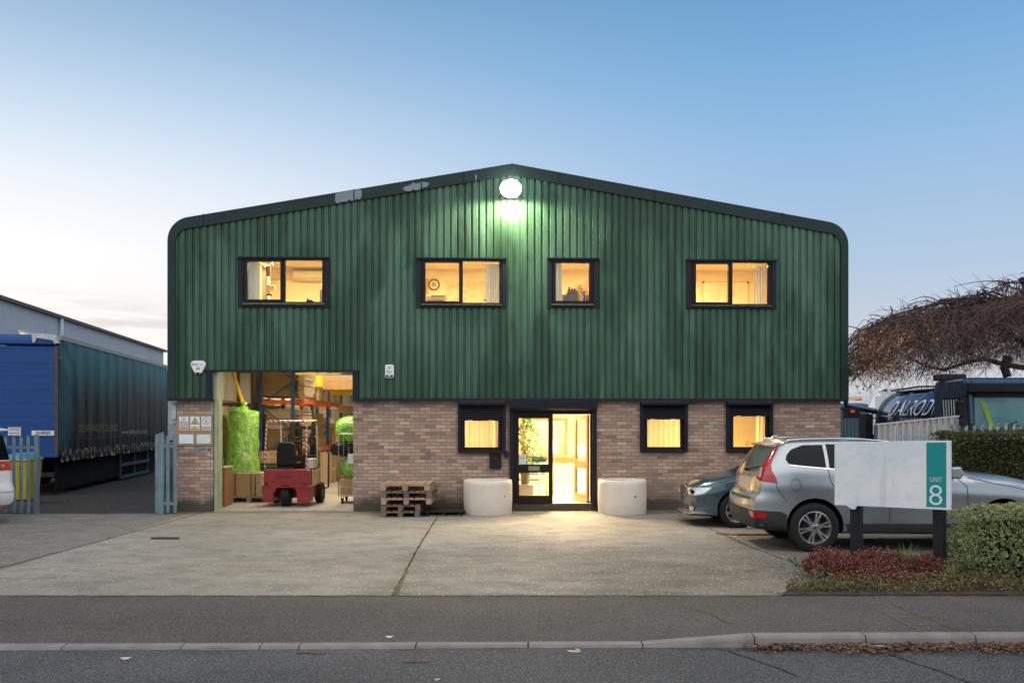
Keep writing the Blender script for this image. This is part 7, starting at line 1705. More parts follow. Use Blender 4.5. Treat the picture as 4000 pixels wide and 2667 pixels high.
# ---- palisade fences
def pale_mb(w, h, lean=0.0):
    b = MB(); k = w / 2; top = [(-k, h - .09), (-k * .72, h - .015), (-k * .35, h - .07), (0, h), (k * .35, h - .07), (k * .72, h - .015), (k, h - .09)]
    xs = [-k, -k * .72, -k * .35, 0, k * .35, k * .72, k]; dy = [.016, .004, .0, -.006, .0, .004, .016]
    V = [(x, d, .0) for x, d in zip(xs, dy)] + [(p[0], d, p[1]) for p, d in zip(top, dy)]
    b.add(V, [(i, i + 1, i + 8, i + 7) for i in range(6)]); return b
def palisade(name_, lab, x0, x1, y, h, pitch, m, cat='fence', pales=None, posts=(), rails=True, y1=None, w=.062, z0=.0, thick=.004):
    y1 = y if y1 is None else y1; a = math.atan2(y1 - y, x1 - x0); L = math.hypot(x1 - x0, y1 - y); t_ = thing(name_, lab, cat, T(x0, y, z0, a)); first = None
    for x in (pales if pales is not None else [pitch * (i + .5) for i in range(int(L / pitch))]):
        if first is None: first = pale_mb(w, h - .03).build('pale', m, t_, fix=False); md = first.modifiers.new('t', 'SOLIDIFY'); md.thickness = thick; o = first
        else: o = first.copy(); COL.objects.link(o); o.parent = t_
        o.matrix_local = T(x, -.025, .03) @ Matrix.Scale(1 + .012 * math.sin(x * 37), 4, (0, 0, 1))
    if rails:
        for z in (.22, h - .26):
            b = MB(); b.box(0, L, .0, .006, z - .03, z + .03); b.box(0, L, .006, .04, z + .024, z + .03); b.build('rail', m, t_)
    for x, pw in posts: b = MB(); b.box(x - pw / 2, x + pw / 2, -.01, .06, 0, h + .0); b.prism([(x - pw / 2, h), (x + pw / 2, h), (x + pw / 2, h + .05), (x, h + .02)], 'y', -.01, -.005); b.build('post', m, t_, bevel=.003)
    return t_
fx = lambda px, D: (px - 2000) / F * D
X0 = fx(5, 18.8)
palisade('palisade_fence', 'short galvanised palisade panel at the left, beside the white people carrier', X0, fx(149, 18.8), 18.8, 1.66, .155, M_GALV, pales=[fx(p, 18.8) - X0 for p in (22, 55, 83, 111)], posts=[(fx(141, 18.8) - X0, .085)], w=.072)
X0 = fx(606, 18.85)
palisade('palisade_gate', 'galvanised palisade gate folded back against the left brick pier', X0, fx(692, 18.85), 18.85, 1.68, .155, M_GALV, cat='gate', pales=[.04, fx(656, 18.85) - X0, fx(684, 18.85) - X0], posts=[(.11, .14)], w=.08)
palisade('palisade_gate', 'further gate leaf swung open behind the folded palisade gate', fx(668, 19.4), fx(690, 19.4) - .02, 19.45, 1.64, .15, M_GALV, cat='gate', y1=21.0, w=.06)
# ---- wheelie bin
bn = thing('waste_bin', 'large yellow waste bin with blue lid behind the left palisade panel', 'bin', T(fx(92, 21.2), 21.2, .004, R(4)) @ Matrix.Diagonal((.50, .8, .95, 1)))
M_BINY = mat('bin_yellow', (.45, .38, .035), .5, 0, .12, 4, .05, 30, dirt=.3); M_BINB = mat('bin_blue_lid', (.03, .22, .50), .5, 0, .1, 4)
b = MB(); b.add([(-.48, -.4, .12), (.42, -.4, .12), (.42, .4, .12), (-.48, .4, .12), (-.6, -.5, 1.08), (.52, -.5, 1.08), (.52, .5, 1.08), (-.6, .5, 1.08)], [(0, 1, 2, 3), (4, 5, 6, 7), (0, 1, 5, 4), (1, 2, 6, 5), (2, 3, 7, 6), (3, 0, 4, 7)]); b.build('tub', M_BINY, bn, bevel=.02)
b = MB(); b.box(-.64, .56, -.54, .54, 1.082, 1.13); b.build('rim', M_BINY, bn, bevel=.012)
b = MB(); b.add([(-.62, -.52, 1.135), (.5, -.52, 1.135), (.5, .52, 1.135), (-.62, .52, 1.135), (-.62, -.45, 1.20), (.2, -.45, 1.22), (.2, .45, 1.28), (-.62, .45, 1.26)], [(0, 1, 2, 3), (4, 5, 6, 7), (0, 1, 5, 4), (1, 2, 6, 5), (2, 3, 7, 6), (3, 0, 4, 7)]); b.build('lid', M_BINB, bn, bevel=.02)
b = MB(); b.tube([(.10, -.52, 1.0), (.12, -.56, .98), (.24, -.56, .98), (.26, -.52, 1.0)], .015, 8); b.build('handle', M_CHROME, bn)
for x in (-.4, .36):
    for y in (-.32, .32): b = MB(); b.tube([(x - .025, y, .08), (x + .025, y, .08)], .08, 14); b.build('castor', M_BLACK, bn)
# ---- neighbouring grey unit
nb = thing('grey_warehouse', 'long pale grey ribbed steel warehouse receding behind the blue trailer', 'building')
A_ = Vector((-23.4, 33.0, 0)); B_ = Vector((-29.6, 76, 0)); D_ = B_ - A_; LL = D_.length; dn = D_.normalized(); nrm = Vector((dn.y, -dn.x, 0)); TN = 8.0
M_GRW = mat('pale_grey_ribbed_sheet', (.40, .46, .52), .5, 0, .08, .3, .05, 10, stretch=(1, 1, .2), dirt=.25, dcol=(.25, .3, .34))
b = MB(); pch = .2; n = int(LL / pch)
for i in range(n):
    a = A_ + dn * (i * pch); c = a + dn * pch * .62; d = a + dn * pch * .72; e = a + dn * pch * .9; f_ = a + dn * pch
    o1 = nrm * .045
    for p, q in ((a + o1, c + o1), (c + o1, d), (d, e), (e, f_ + o1)): b.quad((p.x, p.y, 0), (q.x, q.y, 0), (q.x, q.y, TN - .05), (p.x, p.y, TN - .05))
b.build('side_wall', M_GRW, nb, fix=False)
b = MB(); E_ = B_ + Vector((-30, -4, 0)); b.quad((B_.x, B_.y, 0), (E_.x, E_.y, 0), (E_.x, E_.y, TN), (B_.x, B_.y, TN)); G_ = A_ + Vector((-30, -4, 0)); b.quad((A_.x, A_.y, 0), (G_.x, G_.y, 0), (G_.x, G_.y, TN), (A_.x, A_.y, TN)); b.build('end_wall', M_GRW, nb, fix=False)
b = MB(); b.quad((A_.x, A_.y, TN), (B_.x, B_.y, TN), (E_.x, E_.y, TN + .6), (G_.x, G_.y, TN + .6)); b.build('roof', M_TRIM, nb)
b = MB(); b.beam(A_ + nrm * .12 + Vector((0, 0, TN - .03)), B_ + nrm * .12 + dn * .5 + Vector((0, 0, TN - .03)), .22, .18); b.build('gutter', mat('brown_gutter', (.09, .075, .07), .6), nb)
def nbt(px): k = (px - 2000) / F; return (k * A_.y - A_.x) / (dn.x - k * dn.y)
tt_ = nbt(228); p = A_ + dn * tt_ + nrm * .16; b = MB(); b.tube([(p.x, p.y, 0), (p.x, p.y, TN - .15)], .12, 12); b.build('downpipe', mat('light_grey_pipe', (.38, .45, .52), .4), nb, smooth=True)
ta, tb = nbt(66), nbt(128); pa = A_ + dn * ta + nrm * .06; pb = A_ + dn * tb + nrm * .06; zt1 = H + (HY - 1300) / F * (pa.y + pb.y) / 2
b = MB(); b.quad((pa.x, pa.y, zt1 - 1.3), (pb.x, pb.y, zt1 - 1.3), (pb.x, pb.y, zt1), (pa.x, pa.y, zt1)); wf_ = b.build('window', emis('lit_amber_window', (.9, .42, .12), .9), nb)
b = MB()
for a, c in (((0, 0), (0, 1)), ((0, 1), (1, 1)), ((1, 1), (1, 0))):
    P2 = [pa + (pb - pa) * q[0] + nrm * .03 + Vector((0, 0, zt1 - 1.3 + 1.3 * q[1])) for q in (a, c)]; b.beam(P2[0], P2[1], .08, .08)
b.build('window_frame', M_WHITE, wf_)
# ------------------------------------------------------------ right side: sign, planting, fences, tanker, tree
sg = thing('unit_sign', 'white sign board on two black posts with teal strip reading UNIT 8', 'sign', T(4.26, 11.8, 0, math.atan2(-1.0, 1.02)))
SL = math.hypot(1.0, 1.02) + .01; zb0, zb1, zt0, zt1_ = .842, .872, 1.667, 1.708
sz = lambda x, f_: (zb0 + (zb1 - zb0) * x / SL) + f_ * ((zt0 - zb0) + (zt1_ - zt0 - zb1 + zb0) * x / SL)
t = NT('sign_face_white'); n_ = t.noise(1.6, None, 5, .6, .5); n2 = t.noise(9, None, 6, .7); c_ = t.mix(t.rng(n_, .42, .62, 0, .8, True), (.70, .73, .77), (.56, .66, .70)); c_ = t.mix(t.rng(n2, .52, .7, 0, .45), c_, (.42, .52, .56)); sk_ = t.noise(5, t.map((1, 1, .1)), 4, .6); c_ = t.mix(t.rng(sk_, .58, .7, 0, .3, True), c_, (.40, .42, .40)); t.base(c_); t.set('Roughness', .35); M_SIGN = t.m
b = MB(); y0, y1 = -.03, .03; b.add([(0, y0, zb0), (SL, y0, zb1), (SL, y0, zt1_), (0, y0, zt0), (0, y1, zb0), (SL, y1, zb1), (SL, y1, zt1_), (0, y1, zt0)], [(0, 1, 2, 3), (4, 7, 6, 5), (0, 4, 5, 1), (3, 2, 6, 7), (0, 3, 7, 4), (1, 5, 6, 2)]); b.build('board', M_SIGN, sg, bevel=.004)
# perspective of the strip on the board
def sgx(px): k = (px - 2000) / F; a = math.atan2(-1.0, 1.02); return (k * 11.8 - 4.26) / (math.cos(a) - k * math.sin(a))
xa_, xb_ = sgx(3623), sgx(3700)
b = MB(); b.add([(xa_, -.034, sz(xa_, .035)), (xb_, -.034, sz(xb_, .035)), (xb_, -.034, sz(xb_, .975)), (xa_, -.034, sz(xa_, .975)), (xa_, -.031, sz(xa_, .035)), (xb_, -.031, sz(xb_, .035)), (xb_, -.031, sz(xb_, .975)), (xa_, -.031, sz(xa_, .975))], [(0, 1, 2, 3), (0, 4, 5, 1), (3, 2, 6, 7), (0, 3, 7, 4), (1, 5, 6, 2)]); b.build('teal_strip', mat('teal_strip_paint', (.0, .24, .25), .4, 0, .04, 3, 0), sg)
w_ = xb_ - xa_; text_part('lettering', 'UNIT', xa_ + .20 * w_, xb_ - .20 * w_, 1.205, 1.262, -.037, M_SIGN, sg, -.012); text_part('lettering', '8', xa_ + .15 * w_, xb_ - .20 * w_, .925, 1.165, -.037, M_SIGN, sg, -.012)
for px, zt_ in ((3334, 1.55), (3659, 1.6)):
    x = sgx(px); b = MB(); b.box(x - .062, x + .062, .035, .16, -.02, zt_); b.build('post', M_BLKP, sg, bevel=.006)
b = MB(); b.prism([(.16, sz(.16, 0) - .0), (.30, sz(.3, 0)), (.27, sz(.2, 0) - .045), (.22, sz(.2, 0) - .04)], 'y', -.028, .0); b.build('peeling_flap', M_SIGN, sg)
for x in (SL + .001,):
    for f_ in (.06, .94): b = MB(); b.tube([(x, 0, sz(SL, f_)), (x + .004, 0, sz(SL, f_))], .008, 8); b.build('screw', M_STEEL, sg)
# brown board on the ground behind the silver car
x0, y0_ = G(2798, 2085); b = MB(); b.prism([(0, 0), (.25, -.24), (1.1, -.30), (1.1, .1)], 'z', .0, .03, T(0, 0, 0, R(4))); tag(b.build('loose_board', mat('brown_chipboard', (.30, .165, .085), .8, 0, .15, 5, .2, 30), M=T(x0, y0_, .004), bevel=.003), 'flat brown board lying on the yard by the rear wheels of the silver car', 'board')

# ---- foliage helpers
def leaf2(b, p, d, sd, s, wid, border=False):
    up_ = d.cross(sd) * s * .10
    if not border:
        b.add([p, p + d * s * .45 + sd * s * wid + up_, p + d * s, p + d * s * .45 - sd * s * wid + up_], [(0, 1, 2), (0, 2, 3)]); return
    O = [p, p + d * s * .3 + sd * s * wid * .9 + up_, p + d * s * .7 + sd * s * wid * .8 + up_, p + d * s, p + d * s * .7 - sd * s * wid * .8 + up_, p + d * s * .3 - sd * s * wid * .9 + up_]
    c = p + d * s * .48 + up_ * .3; I = [c + (q - c) * .70 for q in O]; o = len(b.v); b.m = 1; b.add(O + I, [(i, (i + 1) % 6, (i + 1) % 6 + 6, i + 6) for i in range(6)]); b.m = 0; b.f.append(tuple(o + 6 + i for i in range(6))); b.mi.append(0)
def rdir(rr, n=None, spread=1.0, upb=0.2):
    d = Vector((rr.gauss(0, 1), rr.gauss(0, 1), rr.gauss(0, 1) + upb)); d.normalize()
    if n is not None: d = (d * spread + n); d.normalize()
    return d
def rside(rr, d):
    s_ = d.cross(Vector((rr.gauss(0, 1), rr.gauss(0, 1), rr.gauss(0, 1)))); s_.normalize(); return s_
# variegated shrub
rr = random.Random(21)
vb = thing('variegated_shrub', 'rounded clipped shrub with cream edged green leaves beside the right sign post', 'shrub')
b = MB(); tw = MB(); cX, cY = 6.66, 11.1
def vsurf(a, h):
    lump = 1 + .10 * noise.noise(Vector((math.cos(a) * 2.2, math.sin(a) * 2.2, h * 2.5))) + .05 * noise.noise(Vector((math.cos(a) * 6, math.sin(a) * 6, h * 6)))
    prof_ = (1 - max(0, h - .35) ** 2.2 / .65 ** 2.2 * .62) * (.86 + .14 * min(1, h / .25)); return 1.30 * prof_ * lump, .72 * prof_ * lump
for i in range(17000):
    a = rr.uniform(0, 2 * PI); h = rr.random() ** .9
    if math.sin(a) > .35 and rr.random() < .6: continue
    rx_, ry_ = vsurf(a, h); dep = 1 - abs(rr.gauss(0, .055)); topz = .90 + .05 * noise.noise(Vector((math.cos(a) * 2, 0, 3)))
    if rr.random() < .3: f_ = math.sqrt(rr.random()); rx_ *= f_; ry_ *= f_; z = topz * (1.0 - .16 * f_ ** 3 * f_) + .03 * noise.noise(Vector((a * 2, f_ * 5, 1))) - abs(rr.gauss(0, .03)); dep = 1
    else: z = .03 + h * topz * .92
    p = Vector((cX + math.cos(a) * rx_ * dep, cY + math.sin(a) * ry_ * dep, z)); n_ = Vector((math.cos(a), math.sin(a), .5)).normalized()
    d = rdir(rr, n_, 1.1, .3); leaf2(b, p, d, rside(rr, d), rr.uniform(.034, .056), .30, True)
b.build('foliage', [leafmat('variegated_green', [(.02, .065, .02), (.04, .11, .03), (.07, .15, .05), (.03, .08, .03)], .2), leafmat('variegated_cream', [(.33, .38, .15), (.52, .53, .27), (.40, .45, .19)], .25)], vb, fix=False)
b = MB(); 
for i in range(70): a = rr.uniform(0, 2 * PI); q = rr.uniform(.3, .95); b.tube([(cX, cY, .02), (cX + math.cos(a) * .5 * q, cY + math.sin(a) * .3 * q, .4), (cX + math.cos(a) * 1.15 * q, cY + math.sin(a) * .62 * q, rr.uniform(.4, .85))], [.012, .007, .003], 4)
b.build('stem', mat('shrub_stem', (.09, .06, .04), .9), vb)
# core that stops you looking through, as real inner twigs and old leaves do
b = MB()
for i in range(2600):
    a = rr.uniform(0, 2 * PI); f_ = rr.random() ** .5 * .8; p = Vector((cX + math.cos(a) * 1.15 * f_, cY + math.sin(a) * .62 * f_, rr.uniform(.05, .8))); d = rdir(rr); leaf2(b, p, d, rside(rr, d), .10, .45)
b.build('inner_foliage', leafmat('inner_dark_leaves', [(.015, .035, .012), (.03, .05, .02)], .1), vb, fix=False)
# red ground shrubs in front of the sign
def redbush(x, y, rx_, ry_, h, n, seed, lab):
    rr = random.Random(seed); t_ = thing('red_shrub', lab, 'shrub', T(x, y, 0), 'low red shrubs under the unit sign'); b = MB(); s_ = MB()
    ns = int(n / 34)
    for k in range(ns):
        a = rr.uniform(0, 2 * PI); f_ = math.sqrt(rr.random()); bx, by = math.cos(a) * rx_ * f_ * .7, math.sin(a) * ry_ * f_ * .7; hh = h * (1 - .45 * f_ ** 2) * rr.uniform(.62, 1.12); ex, ey = math.cos(a) * rx_ * f_, math.sin(a) * ry_ * f_
        P = [Vector((bx, by, .03)), Vector(((bx + ex) / 2, (by + ey) / 2, hh * .55)), Vector((ex + rr.uniform(-.03, .03), ey, hh))]; s_.tube(P, [.004, .003, .0015], 3)
        for j in range(34):
            t_2 = .12 + .88 * rr.random() ** .75; p = P[0].lerp(P[1], t_2 * 2) if t_2 < .5 else P[1].lerp(P[2], t_2 * 2 - 1); p = p + Vector((rr.gauss(0, .022), rr.gauss(0, .022), rr.gauss(0, .014)))
            d = rdir(rr, None, 1, .4); leaf2(b, p, d, rside(rr, d), rr.uniform(.018, .034), .36)
    b.build('foliage', M_REDL, t_, fix=False); s_.build('stem', mat('red_brown_stem', (.10, .035, .03), .8), t_)
M_REDL = leafmat('crimson_leaves', [(.06, .012, .012), (.16, .022, .024), (.30, .035, .045), (.10, .03, .018), (.24, .08, .03), (.04, .015, .01), (.10, .09, .025), (.42, .08, .10)], .25)
redbush(3.98, 11.15, .36, .38, .36, 8000, 1, 'red leaved shrub left of the left sign post, leftmost and rounded')
redbush(4.55, 11.1, .40, .42, .37, 9000, 2, 'red leaved shrub around the foot of the left sign post')
redbush(5.08, 11.0, .34, .36, .31, 7000, 3, 'red leaved shrub around the foot of the right sign post')
redbush(4.35, 10.62, .55, .28, .20, 7000, 4, 'low spreading red brown shrub in front of the left sign post')
# ground cover, grass tufts, weeds
rr = random.Random(31); b = MB()
for i in range(15000):
    x = rr.uniform(3.1, 8.4); lim = 10.06 + max(0, (3.5 - x)) * .0; y = lim + abs(rr.gauss(0, .34)) ** 1.0
    if y > 11.6 or x < 3.0 + (y - 10) * .62: continue
    dens = .5 + noise.noise(Vector((x * 2.3, y * 3, 2)))
    if rr.random() > dens + .25: continue
    z = .02 + (.04 + .11 * min(1, (y - 10.02) * 3)) * rr.random() * (1.1 + noise.noise(Vector((x * 3, y * 3, 0)))); d = rdir(rr, None, 1, .6); leaf2(b, Vector((x, y, z)), d, rside(rr, d), rr.uniform(.018, .04), .36)
tag(b.build('ground_cover', leafmat('mixed_ground_leaves', [(.12, .05, .025), (.06, .085, .02), (.10, .14, .03), (.20, .09, .03), (.05, .07, .02), (.08, .035, .02), (.26, .17, .05), (.045, .07, .018)], .2), fix=False), 'low green and brown weeds and dead leaves along the front of the bed', 'ground cover', kind='stuff')
def tuft(x, y, h, n, seed, lab, col='g'):
    rr = random.Random(seed); b = MB()
    for i in range(n):
        a = rr.uniform(0, 2 * PI); l = h * rr.uniform(.5, 1.1); bx, by = rr.gauss(0, .03), rr.gauss(0, .03); o_ = l * rr.uniform(.15, .75); w = .0045; dx, dy = math.cos(a), math.sin(a); V = []
        for k in range(4):
            t_ = k / 3; cx_, cy_, cz_ = bx + dx * o_ * t_ * t_, by + dy * o_ * t_ * t_, .02 + l * (t_ - .25 * t_ * t_ * (o_ / l)); ww = w * (1 - t_ * .9); V += [(cx_ - dy * ww, cy_ + dx * ww, cz_), (cx_ + dy * ww, cy_ - dx * ww, cz_)]
        b.add(V, [(k * 2, k * 2 + 1, k * 2 + 3, k * 2 + 2) for k in range(3)])
    tag(b.build('grass_tuft', leafmat('grass_blades', [(.08, .16, .025), (.14, .24, .05), (.20, .26, .08), (.10, .14, .04)], .35), M=T(x, y, .0), fix=False), lab, 'grass')
tuft(4.83, 11.0, .44, 170, 1, 'upright bright green grass tuft among the red shrubs between the sign posts'); tuft(5.15, 10.5, .30, 120, 2, 'dull green grass tuft in front of the right sign post')
tuft(3.45, 10.25, .13, 160, 3, 'short grass tuft at the pointed left end of the bed'); tuft(3.75, 10.15, .12, 140, 4, 'short grass tuft at the bed edge, second from its left end'); tuft(3.25, 10.12, .08, 120, 5, 'tiny grass tuft right at the bed corner next to the pavement')
t_ = thing('sprig', 'thin green sprig with a pink flower at the left edge of the red shrubs', 'plant', T(3.62, 11.1, 0)); b = MB(); rr = random.Random(4); lf_ = MB()
for k in range(5):
    a = rr.uniform(2, 4.2); P = [Vector((0, 0, .02)), Vector((math.cos(a) * .08, math.sin(a) * .05, .14)), Vector((math.cos(a) * .2, math.sin(a) * .1, .22 + .05 * k / 5))]; b.tube(P, [.003, .002, .0015], 4)
    for j in range(22): q = P[1].lerp(P[2], rr.random()) ; d = rdir(rr); leaf2(lf_, q, d, rside(rr, d), .03, .3)
b.build('stem', mat('green_stem', (.08, .12, .03), .8), t_); lf_.build('foliage', leafmat('sprig_leaves', [(.06, .13, .03), (.1, .2, .05)], .3), t_, fix=False)
b = MB(); b.lathe([(.001, -.01), (.014, 0), (.010, .014), (.001, .018)], T(-.20, -.05, .27), 8); b.build('flower', mat('pink_petals', (.6, .05, .18), .6), t_)

# ---- tall hedge and fences behind the silver car
rr = random.Random(41); hd = thing('hedge', 'tall dense olive green hedge behind the bonnet of the silver car', 'hedge'); b = MB(); HX0, HX1, HYf, HYb, HZ = 8.05, 14.0, 16.35, 17.3, 1.72
def hpt():
    q = rr.random(); lump = lambda x, z: .07 * noise.noise(Vector((x * 1.3, z * 1.6, 4))) + .035 * noise.noise(Vector((x * 4, z * 4, 8)))
    if q < .66: x = rr.uniform(HX0, HX1); z = rr.uniform(0, HZ); return Vector((x, HYf + lump(x, z) + abs(rr.gauss(0, .05)), z)), Vector((0, -1, .3))
    if q < .9: x = rr.uniform(HX0, HX1); y = rr.uniform(HYf, HYb); return Vector((x, y, HZ + lump(x, y) - abs(rr.gauss(0, .04)))), Vector((0, -.2, 1))
    y = rr.uniform(HYf, HYb); z = rr.uniform(0, HZ); return Vector((HX0 + lump(y, z) + abs(rr.gauss(0, .05)) + .1 * (z / HZ) ** 3, y, z)), Vector((-1, -.3, .2))
for i in range(30000):
    p, n_ = hpt(); d = rdir(rr, n_, .9, .2); leaf2(b, p, d, rside(rr, d), rr.uniform(.035, .06), .34)
b.build('foliage', leafmat('olive_hedge_leaves', [(.035, .05, .014), (.06, .08, .02), (.09, .105, .03), (.05, .06, .02), (.12, .11, .04)], .15), hd, fix=False)
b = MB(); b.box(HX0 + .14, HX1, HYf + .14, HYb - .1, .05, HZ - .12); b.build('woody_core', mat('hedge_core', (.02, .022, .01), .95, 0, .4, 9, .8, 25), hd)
b = MB(); lf_ = MB()
for k in range(26):
    x = rr.uniform(HX0, HX1) if k > 9 else rr.uniform(HX0, HX0 + .9); y = rr.uniform(HYf, HYb); e = Vector((x + rr.uniform(-.2, .2), y, HZ + rr.uniform(.06, .28))); P = [Vector((x, y, HZ - .1)), e]; b.tube(P, [.004, .002], 3)
    for j in range(14): d = rdir(rr); leaf2(lf_, P[0].lerp(P[1], rr.uniform(.3, 1)), d, rside(rr, d), .045, .25)
b.build('shoot', mat('hedge_twig', (.06, .05, .03), .9), hd); lf_.build('shoot_leaves', leafmat('olive_hedge_leaves', []), hd, fix=False)
M_PSIL = mat('bright_galvanised', (.42, .47, .50), .4, .5, .2, 9, .1, 60)
palisade('palisade_fence', 'bright galvanised palisade fence with pointed tips showing over the hedge', 7.45, 13.6, 17.6, 1.90, .155, M_PSIL)
palisade('palisade_fence', 'dark distant palisade fence in the gap right of the green building', fx(3262, 38), fx(3436, 38), 38, 2.36, .15, mat('dark_blue_palisade', (.035, .055, .07), .6), posts=[(1.9, .12)])
# corrugated screen
sc_ = thing('corrugated_screen', 'white corrugated steel screen with a rising top edge in front of the tanker', 'fence', T(fx(3428, 20), 20, 0, 0)); b = MB(); Lw = fx(3742, 20) - fx(3428, 20); pch = .135; n = int(Lw / pch)
for i in range(n):
    x = i * pch
    for (a, c, ya, yc) in ((0, .06, 0, 0), (.06, .075, 0, .04), (.075, .12, .04, .04), (.12, .135, .04, 0)):
        za, zc = 1.86 + .19 * (x + a) / Lw, 1.86 + .19 * (x + c) / Lw; b.quad((x + a, ya, .05), (x + c, yc, .05), (x + c, yc, zc), (x + a, ya, za))
b.build('sheet', mat('cream_white_sheet', (.50, .50, .47), .5, 0, .12, 3, .05, 20, dirt=.35, dcol=(.3, .28, .25)), sc_, fix=False)
b = MB(); b.beam((-.03, .02, 1.875), (Lw + .03, .02, 2.065), .06, .035); b.build('cap_rail', M_WHITEP, sc_)
for x in (0, Lw / 2, Lw): b = MB(); b.box(x - .04, x + .04, .05, .12, 0, 1.85 + .19 * x / Lw); b.build('post', M_STEEL, sc_)
# ---- tanker lorry
tk = thing('tanker_lorry', 'dark blue drainage tanker lorry parked behind the hedge under the bare tree', 'lorry', T(13.45, 24, 0)); CX = 1.22
M_NB = paint('navy_lorry_paint', (.006, .018, .065), .3, .1, .05); tkc = .0
b = MB(); b.prism([(0, .75), (-.02, 1.9), (.12, 3.0), (.35, 3.10), (1.9, 3.10), (2.0, 2.9), (2.0, .75)], 'x', -CX, CX); b.build('cab', M_NB, tk, bevel=.05)
b = MB(); b.add([(-1.08, -.075, 1.72), (1.08, -.075, 1.72), (1.06, .035, 2.70), (-1.06, .035, 2.70), (-1.08, .03, 1.72), (1.08, .03, 1.72), (1.06, .14, 2.7), (-1.06, .14, 2.7)], [(0, 1, 2, 3), (4, 7, 6, 5), (0, 4, 5, 1), (3, 2, 6, 7), (0, 3, 7, 4), (1, 5, 6, 2)])
tg = NT('teal_reflecting_windscreen'); pz_ = tg.sep(); tg.base(tg.mix(tg.rng(tg.noise(1.4), .4, .6), (.05, .17, .20), (.10, .25, .27))); tg.set('Roughness', .2); b.build('windscreen', tg.m, tk, bevel=.01)
b = MB(); b.box(-1.04, 1.04, -.02, .03, 2.60, 2.72); b.build('screen_header', M_BLKP, tk)
for x in (-.5, .35): b = MB(); b.beam((x, -.10, 1.72), (x + .55, -.075, 1.95), .02, .02); b.beam((x + .2, -.10, 1.76), (x + .8, -.07, 1.9), .03, .012); b.build('wiper', M_BLKP, tk)
b = MB(); b.add([(-.7, -.085, 1.78), (-.55, -.085, 1.78), (-.78, .0, 2.5), (-.92, .0, 2.5)], [(0, 1, 2, 3)]); b.build('hi_vis_strap', mat('hi_vis', (.22, .36, .06), .7), tk, fix=False)
b = MB(); b.box(-CX - .02, CX + .02, -.16, .12, 2.72, 2.98); b.prism([(-.16, 2.72), (.1, 2.72), (.1, 3.0), (-.08, 2.98)], 'x', -CX - .04, CX + .04); b.build('sun_visor', M_BLKP, tk, bevel=.03)
b = MB(); b.box(-CX + .05, CX - .05, -.06, -.0, .8, 1.66); b.build('grille', M_BLKP, tk, bevel=.02)
for sd in (-1, 1):
    b = MB(); b.box(min(sd * CX, sd * (CX + .012)), max(sd * CX, sd * (CX + .012)), .45, 1.45, 1.85, 2.6); b.build('side_window', M_CGLASS, tk)
    for k in range(6): b = MB(); b.prism([(.52 + k * .15, 1.88), (.58 + k * .15, 1.88), (.66 + k * .15, 2.56), (.60 + k * .15, 2.56)], 'x', sd * (CX + .014), sd * (CX + .018)); b.build('window_stripe', M_PAPER, tk)
    mo = bpy.data.objects.new('mirror', None); COL.objects.link(mo); mo.parent = tk
    b = MB(); b.cbox((sd * (CX + .25), -.05, 2.28), (.22, .14, .46)); b.cbox((sd * (CX + .25), -.05, 1.86), (.22, .14, .28)); b.build('mirror_head', M_BLKP, mo, bevel=.04)
    b = MB(); b.tube([(sd * CX, .1, 2.62), (sd * (CX + .25), -.0, 2.62), (sd * (CX + .25), -.0, 1.7), (sd * CX, .1, 1.7)], .018, 6); b.build('mirror_arm', M_BLKP, mo)
    b = MB(); b.lathe([(.3, -.14), (.48, -.15), (.5, -.1), (.5, .1), (.48, .15), (.3, .14)], T(sd * 1.02, 1.1, .5, 0, 0, R(90)), 28); b.build('wheel', M_TYRE, tk, smooth=True, autos=35)
b = MB(); b.box(-.9, .9, .8, 1.0, 3.102, 3.16); b.build('light_bar', M_BLKP, tk, bevel=.02)
b = MB(); b.box(-1.3, -.5, 1.5, 1.9, 3.11, 3.3); b.build('roof_box', M_BLKP, tk, bevel=.04)
tkX, tkZ, tkR, tk0, tk1 = .0, 1.98, .96, 2.25, 6.9
b = MB(); MT = T(tkX, tk0, tkZ, 0, -R(90)); LT = tk1 - tk0; b.lathe([(.001, -.22), (.5, -.16), (.85, -.06), (tkR, .06), (tkR, LT - .3), (.85, LT), (.5, LT + .12), (.001, LT + .18)], MT, 56); b.build('tank', M_NB, tk, smooth=True, autos=50)
for k in range(4): z_ = .3 + k * 1.35; b = MB(); b.lathe([(tkR + .002, z_), (tkR + .03, z_ + .02), (tkR + .03, z_ + .10), (tkR + .002, z_ + .12)], MT, 48); b.build('tank_band', M_NB, tk, smooth=True)
b = MB(); b.box(-.35, .35, 2.3, 6.6, tkZ + tkR - .01, tkZ + tkR + .035); b.tube([(-.5, 2.3, tkZ + tkR + .05), (-.5, 4.5, tkZ + tkR + .12), (-.5, 6.6, tkZ + tkR + .05)], .03, 6); b.build('walkway', M_BLKP, tk)
b = MB(); b.lathe([(.3, 0), (.3, .14), (.2, .2), (.001, .2)], T(-.1, 3.2, tkZ + tkR + .03), 20); b.build('manhole', M_BLKP, tk)
b = MB(); b.box(-1.2, 1.2, 2.1, 7.2, .7, 1.0); b.box(-1.25, -1.0, 6.9, 7.5, 1.0, 2.2); b.box(-1.2, 1.2, 7.1, 7.4, 1.0, 1.5); b.build('chassis', M_BLKP, tk)
for y in (5.2, 6.5): b = MB(); b.lathe([(.3, -.14), (.48, -.15), (.5, -.1), (.5, .1), (.48, .15), (.3, .14)], T(-1.02, y, .5, 0, 0, R(90)), 28); b.build('wheel', M_TYRE, tk, smooth=True, autos=35)
M_LET = mat('white_lettering', (.75, .78, .82), .4, 0, 0, 3, 0); cyl = lambda s_, z: (-math.sqrt(max(0.0001, (tkR + .038) ** 2 - (z - tkZ) ** 2)), -s_, z)
